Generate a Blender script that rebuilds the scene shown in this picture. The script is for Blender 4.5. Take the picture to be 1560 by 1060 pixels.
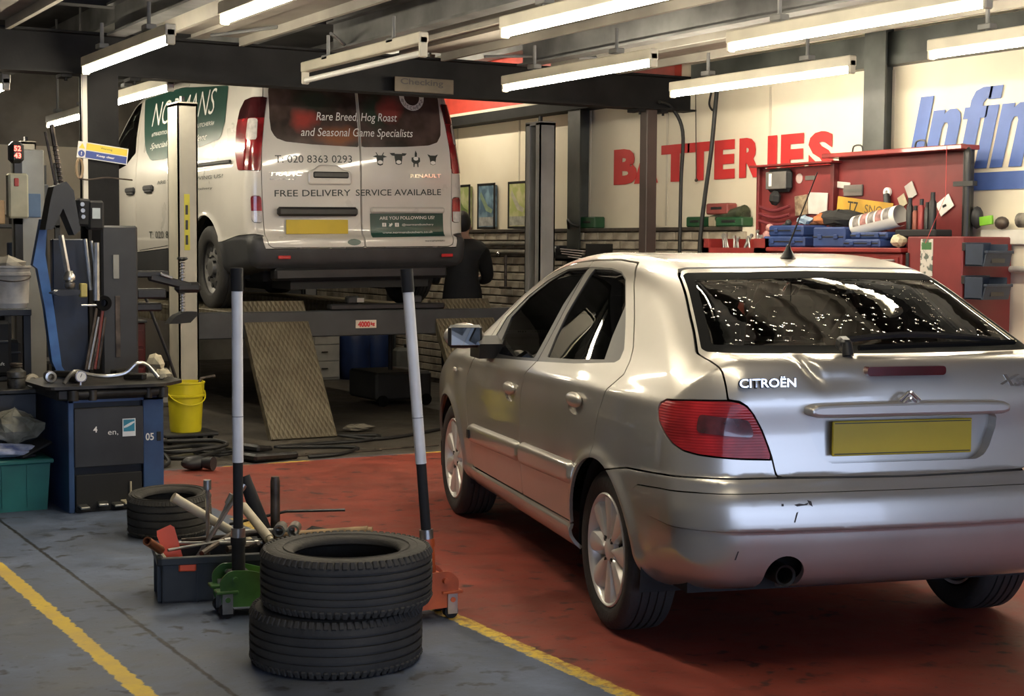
import bpy, bmesh, math, random
import numpy as np
from mathutils import Vector, Matrix, Euler

# ------------------------------------------------------------------ scene, camera, world, exposure
# World frame: X runs towards the BATTERIES wall, Y runs along that wall (away from the street door), Z is up.
for _o in list(bpy.data.objects):
    bpy.data.objects.remove(_o, do_unlink=True)
scene = bpy.context.scene
C = scene.collection
PI = math.pi
R = math.radians
rnd = random.Random(11)

FPX, PITCH, ROLL, CAMH = 2340.465, .0660789, .0065584, 1.424268
cam_data = bpy.data.cameras.new('camera')
cam_data.sensor_width = 36.0
cam_data.lens = FPX * 36.0 / 1560.0
cam_data.clip_start = .05
cam_data.clip_end = 200
cam = bpy.data.objects.new('camera', cam_data)
C.objects.link(cam)
def _cam_matrix():
    cp, sp = math.cos(PITCH), math.sin(PITCH)
    fw = Vector((0, cp, -sp)); rt = Vector((1, 0, 0)); up = Vector((0, sp, cp))
    cr, sr = math.cos(ROLL), math.sin(ROLL)
    r2 = rt * cr + up * sr
    u2 = up * cr - rt * sr
    m = Matrix((r2, u2, -fw)).transposed().to_4x4()
    return Matrix.Translation((0, 0, CAMH)) @ Matrix.Rotation(R(-30), 4, 'Z') @ m
cam.matrix_world = _cam_matrix()
scene.camera = cam

scene.view_settings.view_transform = 'Standard'
scene.view_settings.look = 'None'
scene.view_settings.gamma = 1
scene.view_settings.use_curve_mapping = False
scene.view_settings.exposure = 0.35
scene.cycles.use_denoising = True
scene.cycles.max_bounces = 8
scene.cycles.sample_clamp_indirect = 8.0

TUBE_POWER = 78.0        # emission strength of every lit fluorescent tube
world = bpy.data.worlds.new('world')
scene.world = world
world.use_nodes = True
_wn = world.node_tree.nodes; _wn.clear()
_bg = _wn.new('ShaderNodeBackground'); _wo = _wn.new('ShaderNodeOutputWorld')
_bg.inputs['Color'].default_value = (.55, .68, 1.0, 1)     # overcast daylight, enters by the open street door behind the camera
_bg.inputs['Strength'].default_value = 3.6
world.node_tree.links.new(_bg.outputs[0], _wo.inputs[0])

# ------------------------------------------------------------------ materials
MATS = {}
def M(name, col=(.5, .5, .5), rough=.5, metal=0., var=.12, scale=6., col2=None, bump=0., bscale=None, coat=0.,
      emis=None, estr=0., spec=.5, trans=0., alpha=1., detail=6., lo=.35, hi=.65):
    """procedural principled material: noise between col and col2 (or a darker col), noise roughness and bump"""
    if name in MATS:
        return MATS[name]
    m = bpy.data.materials.new(name); MATS[name] = m
    m.use_nodes = True
    nt = m.node_tree; N = nt.nodes; L = nt.links
    b = N['Principled BSDF']
    tc = N.new('ShaderNodeTexCoord')
    nz = N.new('ShaderNodeTexNoise'); nz.inputs['Scale'].default_value = scale; nz.inputs['Detail'].default_value = detail
    L.new(tc.outputs['Object'], nz.inputs['Vector'])
    rp = N.new('ShaderNodeValToRGB')
    c2 = col2 if col2 is not None else tuple(max(0, c * (1 - var * 2)) for c in col)
    rp.color_ramp.elements[0].position = lo; rp.color_ramp.elements[1].position = hi
    rp.color_ramp.elements[0].color = (*c2, 1); rp.color_ramp.elements[1].color = (*col, 1)
    L.new(nz.outputs['Fac'], rp.inputs['Fac'])
    L.new(rp.outputs['Color'], b.inputs['Base Color'])
    b.inputs['Roughness'].default_value = rough
    b.inputs['Metallic'].default_value = metal
    b.inputs['Specular IOR Level'].default_value = spec
    if coat:
        b.inputs['Coat Weight'].default_value = coat
        b.inputs['Coat Roughness'].default_value = .04
    if trans:
        b.inputs['Transmission Weight'].default_value = trans
    if alpha < 1:
        b.inputs['Alpha'].default_value = alpha
    if emis is not None:
        b.inputs['Emission Color'].default_value = (*emis, 1)
        b.inputs['Emission Strength'].default_value = estr
    if bump:
        n2 = N.new('ShaderNodeTexNoise'); n2.inputs['Scale'].default_value = bscale or scale * 6; n2.inputs['Detail'].default_value = 4
        L.new(tc.outputs['Object'], n2.inputs['Vector'])
        bp = N.new('ShaderNodeBump'); bp.inputs['Strength'].default_value = bump; bp.inputs['Distance'].default_value = .01
        L.new(n2.outputs['Fac'], bp.inputs['Height'])
        L.new(bp.outputs['Normal'], b.inputs['Normal'])
    return m

# ------------------------------------------------------------------ mesh builder
def _chamfer_cube():
    bm = bmesh.new(); bmesh.ops.create_cube(bm, size=1)
    bmesh.ops.bevel(bm, geom=list(bm.edges), offset=.1, segments=1, affect='EDGES')
    bm.verts.ensure_lookup_table()
    vs = [[(1 if c > 0 else -1, abs(c) > .45) for c in v.co] for v in bm.verts]
    fs = [[v.index for v in f.verts] for f in bm.faces]
    bm.free()
    return vs, fs
CH_V, CH_F = _chamfer_cube()

def rotm(rx=0, ry=0, rz=0):
    return Euler((R(rx), R(ry), R(rz)), 'XYZ').to_matrix()

class MB:
    """collects shapes; build() links them as one mesh object"""
    def __init__(s):
        s.v = []; s.f = []; s.sm = []
    def add(s, vs, fs, smooth=False):
        o = len(s.v)
        s.v += [tuple(v) for v in vs]
        s.f += [tuple(i + o for i in f) for f in fs]
        s.sm += [smooth] * len(fs)
        return s
    def box(s, c, size, rot=None, ch=0.):
        hx, hy, hz = size[0] / 2, size[1] / 2, size[2] / 2
        ch = min(ch, .45 * min(size))
        if ch > 0:
            vs = [[sg * (h - (0 if full else ch)) for (sg, full), h in zip(v, (hx, hy, hz))] for v in CH_V]
            fs = CH_F
        else:
            vs = [(x, y, z) for x in (-hx, hx) for y in (-hy, hy) for z in (-hz, hz)]
            fs = [(0, 1, 3, 2), (4, 6, 7, 5), (0, 4, 5, 1), (2, 3, 7, 6), (0, 2, 6, 4), (1, 5, 7, 3)]
        if rot is not None:
            vs = [rot @ Vector(v) for v in vs]
        return s.add([(v[0] + c[0], v[1] + c[1], v[2] + c[2]) for v in vs], fs)
    def bb(s, lo, hi, ch=0.):
        return s.box([(a + b) / 2 for a, b in zip(lo, hi)], [abs(b - a) for a, b in zip(lo, hi)], None, ch)
    def cone(s, p0, p1, r0, r1=None, n=16, cap=True, smooth=True):
        r1 = r0 if r1 is None else r1
        p0 = Vector(p0); p1 = Vector(p1)
        q = (p1 - p0).to_track_quat('Z', 'Y').to_matrix()
        vs = []
        for p, r in ((p0, r0), (p1, r1)):
            for i in range(n):
                a = 2 * PI * i / n
                vs.append(p + q @ Vector((r * math.cos(a), r * math.sin(a), 0)))
        s.add(vs, [(i, (i + 1) % n, n + (i + 1) % n, n + i) for i in range(n)], smooth)
        if cap:
            s.add(vs[:n], [tuple(range(n - 1, -1, -1))]); s.add(vs[n:], [tuple(range(n))])
        return s
    def tube(s, pts, r, n=8, closed=False, cap=True):
        pts = [Vector(p) for p in pts]
        m = len(pts); vs = []; up = None
        for i, p in enumerate(pts):
            a = pts[(i - 1) % m] if (closed or i > 0) else p
            b = pts[(i + 1) % m] if (closed or i < m - 1) else p
            t = (b - a).normalized()
            if up is None:
                up = t.orthogonal().normalized()
            up = (up - t * up.dot(t)).normalized()
            w = t.cross(up)
            rr = r[i] if isinstance(r, (list, tuple)) else r
            for k in range(n):
                an = 2 * PI * k / n
                vs.append(p + up * (rr * math.cos(an)) + w * (rr * math.sin(an)))
        fs = []
        for i in range(m if closed else m - 1):
            j = (i + 1) % m
            for k in range(n):
                l = (k + 1) % n
                fs.append((i * n + k, i * n + l, j * n + l, j * n + k))
        s.add(vs, fs, True)
        if cap and not closed:
            s.add(vs[:n], [tuple(range(n - 1, -1, -1))]); s.add(vs[-n:], [tuple(range(n))])
        return s
    def lathe(s, prof, n=32, c=(0, 0, 0), axis='Z', smooth=True, a0=0., a1=2 * PI):
        full = abs(a1 - a0 - 2 * PI) < 1e-6
        k = n if full else n + 1
        vs = []
        for (r, z) in prof:
            for i in range(k):
                a = a0 + (a1 - a0) * i / n
                x, y = r * math.cos(a), r * math.sin(a)
                v = (x, y, z) if axis == 'Z' else ((x, z, y) if axis == 'Y' else (z, x, y))
                vs.append((v[0] + c[0], v[1] + c[1], v[2] + c[2]))
        fs = []
        for j in range(len(prof) - 1):
            for i in range(n):
                i2 = (i + 1) % k
                fs.append((j * k + i, j * k + i2, (j + 1) * k + i2, (j + 1) * k + i))
        return s.add(vs, fs, smooth)
    def prism(s, poly, d0, d1, plane='XZ'):
        """extrude a 2D polygon; plane XZ -> along Y, XY -> along Z, YZ -> along X"""
        def P(a, b, d):
            return (a, d, b) if plane == 'XZ' else ((a, b, d) if plane == 'XY' else (d, a, b))
        n = len(poly)
        vs = [P(a, b, d0) for a, b in poly] + [P(a, b, d1) for a, b in poly]
        fs = [tuple(range(n - 1, -1, -1)), tuple(range(n, 2 * n))]
        fs += [(i, (i + 1) % n, n + (i + 1) % n, n + i) for i in range(n)]
        return s.add(vs, fs)
    def ball(s, c, r, n=12, sc=(1, 1, 1), rot=None):
        vs = []; fs = []
        m = n // 2
        for j in range(m + 1):
            t = PI * j / m
            for i in range(n):
                a = 2 * PI * i / n
                v = Vector((r * sc[0] * math.sin(t) * math.cos(a), r * sc[1] * math.sin(t) * math.sin(a), r * sc[2] * math.cos(t)))
                if rot is not None:
                    v = rot @ v
                vs.append((v.x + c[0], v.y + c[1], v.z + c[2]))
        for j in range(m):
            for i in range(n):
                fs.append((j * n + i, (j + 1) * n + i, (j + 1) * n + (i + 1) % n, j * n + (i + 1) % n))
        return s.add(vs, fs, True)
    def xf(s, mat):
        s.v = [tuple(mat @ Vector(v)) for v in s.v]
        return s
    def mesh(s, name, mat):
        me = bpy.data.meshes.new(name)
        me.from_pydata(s.v, [], s.f)
        me.polygons.foreach_set('use_smooth', s.sm)
        bm = bmesh.new(); bm.from_mesh(me)
        bmesh.ops.remove_doubles(bm, verts=bm.verts, dist=1e-6)
        bmesh.ops.recalc_face_normals(bm, faces=bm.faces)
        bm.to_mesh(me); bm.free()
        if any(s.sm):
            me.set_sharp_from_angle(angle=R(42))
        me.materials.append(mat)
        return me
    def build(s, name, mat, parent=None, loc=None, rot=None):
        o = bpy.data.objects.new(name, s.mesh(name, mat))
        C.objects.link(o)
        if parent is not None:
            o.parent = parent
        if loc is not None:
            o.location = loc
        if rot is not None:
            o.rotation_euler = [R(a) for a in rot]
        return o

def tag(o, label, cat, group=None):
    o['label'] = label; o['category'] = cat
    if group:
        o['group'] = group
    return o
def thing(name, label, cat, loc=(0, 0, 0), rz=0., group=None):
    o = bpy.data.objects.new(name, None); C.objects.link(o)
    o.empty_display_size = .1
    o.location = loc; o.rotation_euler = (0, 0, R(rz))
    return tag(o, label, cat, group)
def struct(o):
    o['kind'] = 'structure'
    return o
def copy_tree(o, parent=None):
    c = o.copy(); C.objects.link(c)
    if parent is not None:
        c.parent = parent
    for ch in list(o.children):
        copy_tree(ch, c)
    return c

def text_geo(txt, size=.1, bold=0., shear=0., sx=1., align='CENTER', spacing=1.):
    cu = bpy.data.curves.new('t', 'FONT')
    cu.body = txt; cu.size = size; cu.offset = bold; cu.shear = shear; cu.align_x = align; cu.align_y = 'CENTER'
    cu.resolution_u = 3; cu.space_character = spacing
    ob = bpy.data.objects.new('t', cu); C.objects.link(ob)
    bpy.context.view_layer.update()
    me = ob.to_mesh()
    vs = [(v.co.x * sx, v.co.y, 0) for v in me.vertices]
    fs = [tuple(p.vertices) for p in me.polygons]
    ob.to_mesh_clear()
    bpy.data.objects.remove(ob, do_unlink=True); bpy.data.curves.remove(cu)
    return vs, fs
def lettering(txt, mat, parent, mtx, size=.1, bold=0., shear=0., sx=1., align='CENTER', name='lettering', fit=None, spacing=1., depth=0.):
    """flat letters in the local XY plane of mtx; fit=(w,h) stretches the block to that size"""
    vs, fs = text_geo(txt, size, bold, shear, sx, align, spacing)
    if fit:
        xs = [v[0] for v in vs]; ys = [v[1] for v in vs]
        cx, cy = (min(xs) + max(xs)) / 2, (min(ys) + max(ys)) / 2
        kx, ky = fit[0] / (max(xs) - min(xs)), fit[1] / (max(ys) - min(ys))
        vs = [((v[0] - cx) * kx, (v[1] - cy) * ky, 0) for v in vs]
    me = bpy.data.meshes.new(name)
    me.from_pydata([tuple(mtx @ Vector(v)) for v in vs], [], fs)
    me.materials.append(mat)
    o = bpy.data.objects.new(name, me); C.objects.link(o)
    if parent is not None:
        o.parent = parent
    if depth:
        md = o.modifiers.new('thick', 'SOLIDIFY'); md.thickness = depth; md.offset = 1
    return o
def frame(origin, xdir, ydir):
    x = Vector(xdir).normalized(); y = Vector(ydir); y = (y - x * y.dot(x)).normalized(); z = x.cross(y)
    m = Matrix((x, y, z)).transposed().to_4x4()
    m.translation = Vector(origin)
    return m
def smooth_path(pts, k=6, closed=False):
    """Catmull-Rom"""
    pts = [Vector(p) for p in pts]; n = len(pts); out = []
    for i in range(n if closed else n - 1):
        p0 = pts[(i - 1) % n] if (closed or i > 0) else pts[i]
        p1 = pts[i]; p2 = pts[(i + 1) % n]
        p3 = pts[(i + 2) % n] if (closed or i + 2 < n) else p2
        for j in range(k):
            t = j / k
            out.append(.5 * ((2 * p1) + (p2 - p0) * t + (2 * p0 - 5 * p1 + 4 * p2 - p3) * t * t + (3 * p1 - p0 - 3 * p2 + p3) * t ** 3))
    if not closed:
        out.append(pts[-1])
    return out

# ------------------------------------------------------------------ the setting
XW, BEAM_Y, BEAM_Z = 7.40, 10.0, 2.50

def floor_material():
    m = bpy.data.materials.new('painted workshop floor'); m.use_nodes = True
    nt = m.node_tree; N = nt.nodes; L = nt.links; b = N['Principled BSDF']
    tc = N.new('ShaderNodeTexCoord'); sp = N.new('ShaderNodeSeparateXYZ'); L.new(tc.outputs['Object'], sp.inputs[0])
    def math_(op, a, c, clamp=False):
        n = N.new('ShaderNodeMath'); n.operation = op; n.use_clamp = clamp
        for i, v in enumerate((a, c)):
            if v is None: continue
            if isinstance(v, (int, float)): n.inputs[i].default_value = v
            else: L.new(v, n.inputs[i])
        return n.outputs[0]
    def noise(scale, detail=6, rough=.6):
        n = N.new('ShaderNodeTexNoise'); n.inputs['Scale'].default_value = scale; n.inputs['Detail'].default_value = detail
        n.inputs['Roughness'].default_value = rough
        L.new(tc.outputs['Object'], n.inputs['Vector']); return n.outputs['Fac']
    def ramp(v, p0, p1):
        n = N.new('ShaderNodeMapRange'); n.inputs['From Min'].default_value = p0; n.inputs['From Max'].default_value = p1
        L.new(v, n.inputs['Value']); return n.outputs[0]
    def mix(f, a, c):
        n = N.new('ShaderNodeMix'); n.data_type = 'RGBA'
        if isinstance(f, (int, float)): n.inputs[0].default_value = f
        else: L.new(f, n.inputs[0])
        for i, v in ((6, a), (7, c)):
            if isinstance(v, tuple): n.inputs[i].default_value = (*v, 1)
            else: L.new(v, n.inputs[i])
        return n.outputs[2]
    big = noise(.9, 5); mid = noise(4.5, 8, .65); fine = noise(28, 6, .7); spots = noise(11, 3, .5)
    wob = math_('MULTIPLY', math_('SUBTRACT', noise(16, 5, .7), .5), .05)
    x = math_('ADD', sp.outputs[0], wob); y = math_('ADD', sp.outputs[1], wob)
    def gt(v, t, w=.006):
        return ramp(v, t - w, t + w)
    def band(v, a, c, w=.006):
        return math_('MULTIPLY', gt(v, a, w), math_('SUBTRACT', 1.0, gt(v, c, w)))
    blue = mix(ramp(mid, .35, .7), (.062, .084, .135), (.165, .205, .300))
    blue = mix(math_('MULTIPLY', ramp(big, .40, .60), .65), blue, (.085, .086, .086))
    blue = mix(math_('MULTIPLY', ramp(fine, .62, .8), .5), blue, (.28, .30, .34))
    red = mix(ramp(mid, .3, .7), (.185, .038, .025), (.335, .066, .041))
    red = mix(math_('MULTIPLY', ramp(big, .45, .7), .7), red, (.13, .040, .028))
    conc = mix(ramp(mid, .3, .7), (.050, .043, .035), (.105, .092, .074))
    conc = mix(math_('MULTIPLY', ramp(big, .48, .62), .6), conc, (.030, .027, .024))
    isred = math_('MULTIPLY', gt(x, 2.73), math_('SUBTRACT', 1.0, gt(y, 9.42, .02)))
    col = mix(isred, blue, red)
    far = gt(math_('ADD', y, math_('MULTIPLY', math_('MULTIPLY', math_('SUBTRACT', 1.0, gt(x, 2.73)), -.6), 1.0)), 9.44, .03)
    col = mix(far, col, conc)
    # dirt and oil marks
    stain = math_('MULTIPLY', ramp(spots, .57, .66), ramp(noise(1.7, 4), .44, .58))
    col = mix(math_('MULTIPLY', stain, .85), col, (.022, .020, .020))
    chips = math_('MULTIPLY', ramp(noise(34, 3, .6), .66, .70), .6)
    col = mix(chips, col, (.030, .028, .028))
    # yellow lines, worn
    wear = math_('SUBTRACT', 1.0, math_('MULTIPLY', ramp(noise(22, 6, .75), .56, .66), .75))
    wear2 = ramp(noise(24, 6, .75), .40, .55)
    line = math_('MULTIPLY', band(x, 1.36, 1.425, .003), math_('SUBTRACT', 1.0, gt(y, 8.3)))
    line = math_('MULTIPLY', line, math_('ADD', math_('MULTIPLY', wear, .35), .65))
    line2 = math_('MULTIPLY', math_('MULTIPLY', band(x, 2.695, 2.765, .003), math_('SUBTRACT', 1.0, gt(y, 7.6))), math_('ADD', math_('MULTIPLY', wear2, .75), .25))
    line3 = math_('MULTIPLY', math_('MULTIPLY', band(y, 9.40, 9.435, .003), gt(x, 3.2)), ramp(noise(3, 4), .46, .52))
    col = mix(math_('MAXIMUM', math_('MAXIMUM', line, line2), line3), col, mix(ramp(mid, .3, .75), (.55, .36, .045), (.80, .58, .075)))
    # saw-cut joint beside the line
    cut = math_('MULTIPLY', band(math_('ADD', sp.outputs[0], math_('MULTIPLY', wob, .5)), 1.628, 1.645, .004), ramp(noise(6, 4), .30, .36))
    col = mix(cut, col, (.020, .020, .022))
    L.new(col, b.inputs['Base Color'])
    L.new(ramp(math_('ADD', math_('MULTIPLY', mid, .6), math_('MULTIPLY', big, .4)), .2, 1.1), b.inputs['Roughness'])
    rr = N.new('ShaderNodeMapRange'); rr.inputs['From Min'].default_value = .3; rr.inputs['From Max'].default_value = .7
    rr.inputs['To Min'].default_value = .42; rr.inputs['To Max'].default_value = .72; L.new(mid, rr.inputs['Value']); L.new(rr.outputs[0], b.inputs['Roughness'])
    b.inputs['Specular IOR Level'].default_value = .35
    bp = N.new('ShaderNodeBump'); bp.inputs['Strength'].default_value = .25; bp.inputs['Distance'].default_value = .006
    L.new(math_('SUBTRACT', fine, math_('MULTIPLY', cut, 2.)), bp.inputs['Height']); L.new(bp.outputs[0], b.inputs['Normal'])
    return m
struct(MB().bb((-5, -6, -.2), (8.2, 18.5, 0)).build('floor', floor_material()))

m_dark_steel = M('dark painted steel', (.012, .0115, .0115), .7, spec=.25, var=.25, scale=5, bump=.1)
m_black_steel = M('black steel', (.018, .018, .020), .4, var=.2, scale=8)
m_brown_steel = M('brown painted steel', (.075, .052, .045), .5, var=.2, scale=3)
m_green_steel = M('grey green column paint', (.060, .066, .060), .45, var=.3, scale=4, bump=.1)
m_cream = M('cream cladding', (.80, .73, .58), .55, col2=(.70, .62, .47), scale=1.1, bump=.05, bscale=3, lo=.3, hi=.55)
m_cream2 = M('aged white paint', (.70, .64, .52), .6, col2=(.55, .49, .38), scale=2.2)
m_brick = M('dirty painted brick', (.42, .37, .29), .85, col2=(.20, .17, .13), scale=5, bump=.5, bscale=40, lo=.3, hi=.62)
m_mortar = M('sooty mortar', (.13, .11, .09), .9, var=.3, scale=14)
m_ceil = M('dark ceiling slab', (.055, .055, .060), .85, var=.3, scale=1.5)
m_rib = M('grimy beige ceiling rib', (.42, .39, .33), .7, col2=(.25, .23, .20), scale=1.6, bump=.1)
m_joist = M('grey ceiling joist', (.22, .22, .215), .6, var=.25, scale=3)
m_redpaint = M('red painted board', (.55, .055, .035), .5, var=.15)
m_wood = M('dark timber', (.07, .055, .04), .7, var=.3, scale=9)
m_offwhite = M('off white enamel', (.72, .68, .58), .4, var=.08, scale=4)
m_letter_red = M('red sign paint', (.60, .032, .032), .5, var=.06)
m_letter_blue = M('blue sign paint', (.085, .15, .42), .5, var=.08)

# right wall: brick plinth with a ledge, cream cladding above
wr = MB(); wr.bb((XW, -6, 1.58), (XW + .15, 18.5, 3.5)); wr.bb((7.312, -6, 0), (XW + .15, 18.5, 1.581))
wall_r = struct(wr.build('wall_right', m_cream))
MB().bb((7.308, 9.2, 0), (7.314, 18.4, 1.555)).build('mortar_bed', m_mortar, wall_r)
MB().bb((7.27, 9.2, 1.555), (7.41, 18.4, 1.585), .004).build('ledge', m_wood, wall_r)
for y0 in (6.4, 7.72, 9.0, 10.3, 11.46, 12.7, 13.95, 15.2):
    MB().bb((XW - .006, y0 - .012, 1.60), (XW + .002, y0 + .012, 2.62)).build('cladding_batten', m_cream2, wall_r)
# single bricks where they show, the rest of the plinth joined
def brick_mesh(k):
    r = random.Random(k); b = MB(); b.box((0, 0, 0), (.03, .213, .064), rotm(r.uniform(-1, 1), 0, r.uniform(-.8, .8)), .006)
    return b.mesh('brick', m_brick)
BR = [brick_mesh(k) for k in range(5)]
rest = MB(); nb = 0
for row in range(20):
    z = 1.515 - row * .0755
    yy = 9.25 + (.112 if row % 2 else 0)
    while yy < 17.6:
        seen = (yy < 14.4 and row < 13 and yy > 11.5) or (row < 4 and yy < 11.6)
        if seen and nb < 290:
            o = bpy.data.objects.new('brick', BR[rnd.randrange(5)]); C.objects.link(o); o.parent = wall_r
            o.location = (7.305 + rnd.uniform(-.004, .004), yy, z); nb += 1
        else:
            rest.box((7.305, yy, z), (.03, .213, .064), None, .005)
        yy += .2245
ro = rest.build('brickwork', m_brick, wall_r); ro['kind'] = 'stuff'

struct(MB().bb((-5, 18.3, 0), (8, 18.5, 3.8)).build('wall_back', M('dim back wall', (.34, .31, .26), .7, var=.3, scale=1.5)))
struct(MB().bb((-5, -6, 0), (-4.8, 18.5, 3.8)).build('wall_left', M('pale left wall', (.50, .47, .42), .7, var=.2, scale=1.5)))
wf = MB(); wf.bb((-5, -6, 0), (-3.6, -5.8, 3.8)); wf.bb((5.6, -6, 0), (8, -5.8, 3.8)); wf.bb((-3.6, -6, 2.75), (5.6, -5.8, 3.8))
struct(wf.build('wall_front', M('pale front wall', (.50, .47, .42), .7, var=.2, scale=1.5)))

# ceilings: ribbed slab over the front bay, higher dark roof over the lift bay
ce = struct(MB().bb((-5, -6, 3.02), (8.2, BEAM_Y, 3.2)).build('ceiling', m_ceil))
for k in range(-4, 4):
    x1 = 2.11 + 1.515 * (k) + .0
    b = MB(); b.bb((x1 - .62, -6, 2.80), (x1, BEAM_Y - .1, 3.03)); b.bb((x1 - .03, -6, 2.745), (x1 + .0, BEAM_Y - .1, 2.80)); b.bb((x1 - .62, -6, 2.745), (x1 - .59, BEAM_Y - .1, 2.80))
    b.bb((x1 - .36, -6, 2.775), (x1 - .26, BEAM_Y - .1, 2.80))
    b.build('ceiling_rib', m_rib, ce)
    xj = x1 + .66
    if xj < 7.3:
        b = MB(); b.bb((xj - .06, -6, 2.75), (xj + .06, BEAM_Y - .1, 2.765)); b.bb((xj - .008, -6, 2.765), (xj + .008, BEAM_Y - .1, 3.03)); b.bb((xj - .06, -6, 2.94), (xj + .06, BEAM_Y - .1, 2.955))
        b.build('ceiling_joist', m_joist, ce)
cb = struct(MB().bb((-5, BEAM_Y, 3.42), (8.2, 18.5, 3.6)).build('ceiling_rear', m_ceil))
for xj in (2.2, 3.5, 4.8, 6.1, 7.1):
    b = MB(); b.bb((xj - .07, BEAM_Y, 3.18), (xj + .07, 18.3, 3.2)); b.bb((xj - .01, BEAM_Y, 3.2), (xj + .01, 18.3, 3.42))
    b.build('roof_joist', m_joist, cb)
MB().bb((-5, BEAM_Y - .02, 2.95), (8, BEAM_Y + .1, 3.45)).build('upstand', m_ceil, cb)

def i_beam(mb, a, b, depth, width, t=.014, horizontal_web=False):
    """I-section along X or Y between corner points a,b given at the section centre"""
    ax = 0 if abs(b[0] - a[0]) > abs(b[1] - a[1]) else 1
    o = 1 - ax
    def bx(co, cz, wo, wz):
        lo = [0, 0, 0]; hi = [0, 0, 0]
        lo[ax], hi[ax] = min(a[ax], b[ax]), max(a[ax], b[ax])
        lo[o], hi[o] = a[o] + co - wo / 2, a[o] + co + wo / 2
        lo[2], hi[2] = a[2] + cz - wz / 2, a[2] + cz + wz / 2
        mb.bb(lo, hi)
    bx(0, depth / 2 - t / 2, width, t); bx(0, -depth / 2 + t / 2, width, t); bx(0, 0, .01, depth - 2 * t)
def h_column(x, y, z1, sx, sy, t=.016, web='Y'):
    """web='Y': flanges face +-Y (wide in X)"""
    b = MB()
    if web == 'Y':
        b.bb((x - sx / 2, y - sy / 2, 0), (x + sx / 2, y - sy / 2 + t, z1)); b.bb((x - sx / 2, y + sy / 2 - t, 0), (x + sx / 2, y + sy / 2, z1)); b.bb((x - .006, y - sy / 2 + t, 0), (x + .006, y + sy / 2 - t, z1))
    else:
        b.bb((x - sx / 2, y - sy / 2, 0), (x - sx / 2 + t, y + sy / 2, z1)); b.bb((x + sx / 2 - t, y - sy / 2, 0), (x + sx / 2, y + sy / 2, z1)); b.bb((x - sx / 2 + t, y - .006, 0), (x + sx / 2 - t, y + .006, z1))
    return b
bm_ = MB(); i_beam(bm_, (-4.8, BEAM_Y, BEAM_Z + .135), (XW, BEAM_Y, BEAM_Z + .135), .27, .17)
bo = struct(bm_.build('trim_1', m_dark_steel))
for x in (6.88, 7.10, 2.46, 2.90):
    b = MB(); b.box((x, BEAM_Y, BEAM_Z - .012), (.07, .15, .024), None, .003); b.cone((x, BEAM_Y - .05, BEAM_Z - .045), (x, BEAM_Y - .05, BEAM_Z), .011, n=6)
    b.build('beam_bolt_plate', m_dark_steel, bo)
# cross beam hanger angles seen as pale diagonal lines under the ribs
for (x0, y0, x1, y1) in ((3.3, 9.6, 3.6, 9.2), (4.3, 9.7, 4.0, 9.3), (5.3, 9.6, 5.7, 9.6), (5.9, 9.3, 6.3, 9.25)):
    MB().cone((x0, y0, 2.76), (x1, y1, 2.79), .012, n=6).build('tie_rod', m_joist, bo)

c1 = struct(h_column(2.68, BEAM_Y, BEAM_Z, .20, .20).build('trim_2', m_dark_steel))
MB().bb((2.545, BEAM_Y - .115, 1.55), (2.578, BEAM_Y - .085, BEAM_Z), .004).build('conduit', m_offwhite, c1)
MB().bb((2.52, BEAM_Y - .16, 0), (2.84, BEAM_Y + .16, .02), .004).build('base_plate', m_dark_steel, c1)
c2 = struct(MB().bb((6.95, BEAM_Y - .05, 0), (7.05, BEAM_Y + .05, BEAM_Z), .006).build('trim_3', m_brown_steel))
MB().bb((6.88, BEAM_Y - .1, 0), (7.12, BEAM_Y + .1, .02), .004).build('base_plate', m_brown_steel, c2)
for k, y in enumerate((11.48, 7.74, 15.2)):
    struct(h_column(7.335, y, 2.9 if y < 10 else 3.3, .19, .20, web='X').build('trim_%d' % (4 + k), m_green_steel))
# eaves rail along the wall and the red fascia over it
e = MB(); e.bb((7.22, BEAM_Y + .1, 2.62), (7.42, 18.2, 2.71)); struct(e.build('trim_7', m_dark_steel))
e = MB(); e.bb((7.24, BEAM_Y + .12, 2.712), (7.42, 18.2, 2.74)); struct(e.build('trim_8', m_cream2))
e = MB(); e.bb((7.33, BEAM_Y + .12, 2.742), (7.42, 18.2, 3.3)); struct(e.build('trim_9', m_redpaint))
e = MB(); e.bb((7.30, -6, 2.64), (7.42, BEAM_Y - .1, 2.70)); e.bb((7.33, -6, 2.70), (7.36, BEAM_Y - .1, 2.86)); struct(e.build('trim_10', m_green_steel))

# painted wall signs
def wall_frame(y, z, x=XW - .009):
    return frame((x, y, z), (0, -1, 0), (0, 0, 1))
ws = thing('wall_sign', 'red capital letters BATTERIES painted on the cream cladding', 'sign', (XW - .009, 9.69, 1.95))
SLOTS = [('B', 11.067, 10.721), ('A', 10.759, 10.417), ('T', 10.37, 9.985), ('T', 10.01, 9.685), ('E', 9.659, 9.405), ('R', 9.349, 9.083), ('I', 9.014, 8.909), ('E', 8.863, 8.609), ('S', 8.559, 8.296)]
for ch, ya, yb in SLOTS:
    yc, lw = (ya + yb) / 2, ya - yb
    lettering(ch, m_letter_red, ws, Matrix.Translation((0, -(9.69 - yc), .155)) @ frame((0, 0, 0), (0, -1, 0), (0, 0, 1)), .4, bold=.022, name='letter', fit=(lw, .30), depth=.003)
wi = thing('wall_sign', 'slanted blue letters Infin painted on cream board above the blue band', 'sign', (XW - .009, 7.0, 1.92))
MB().bb((-.003, -1.6, -.125), (.004, .64, -.015)).build('blue_band', m_letter_blue, wi)
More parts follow.
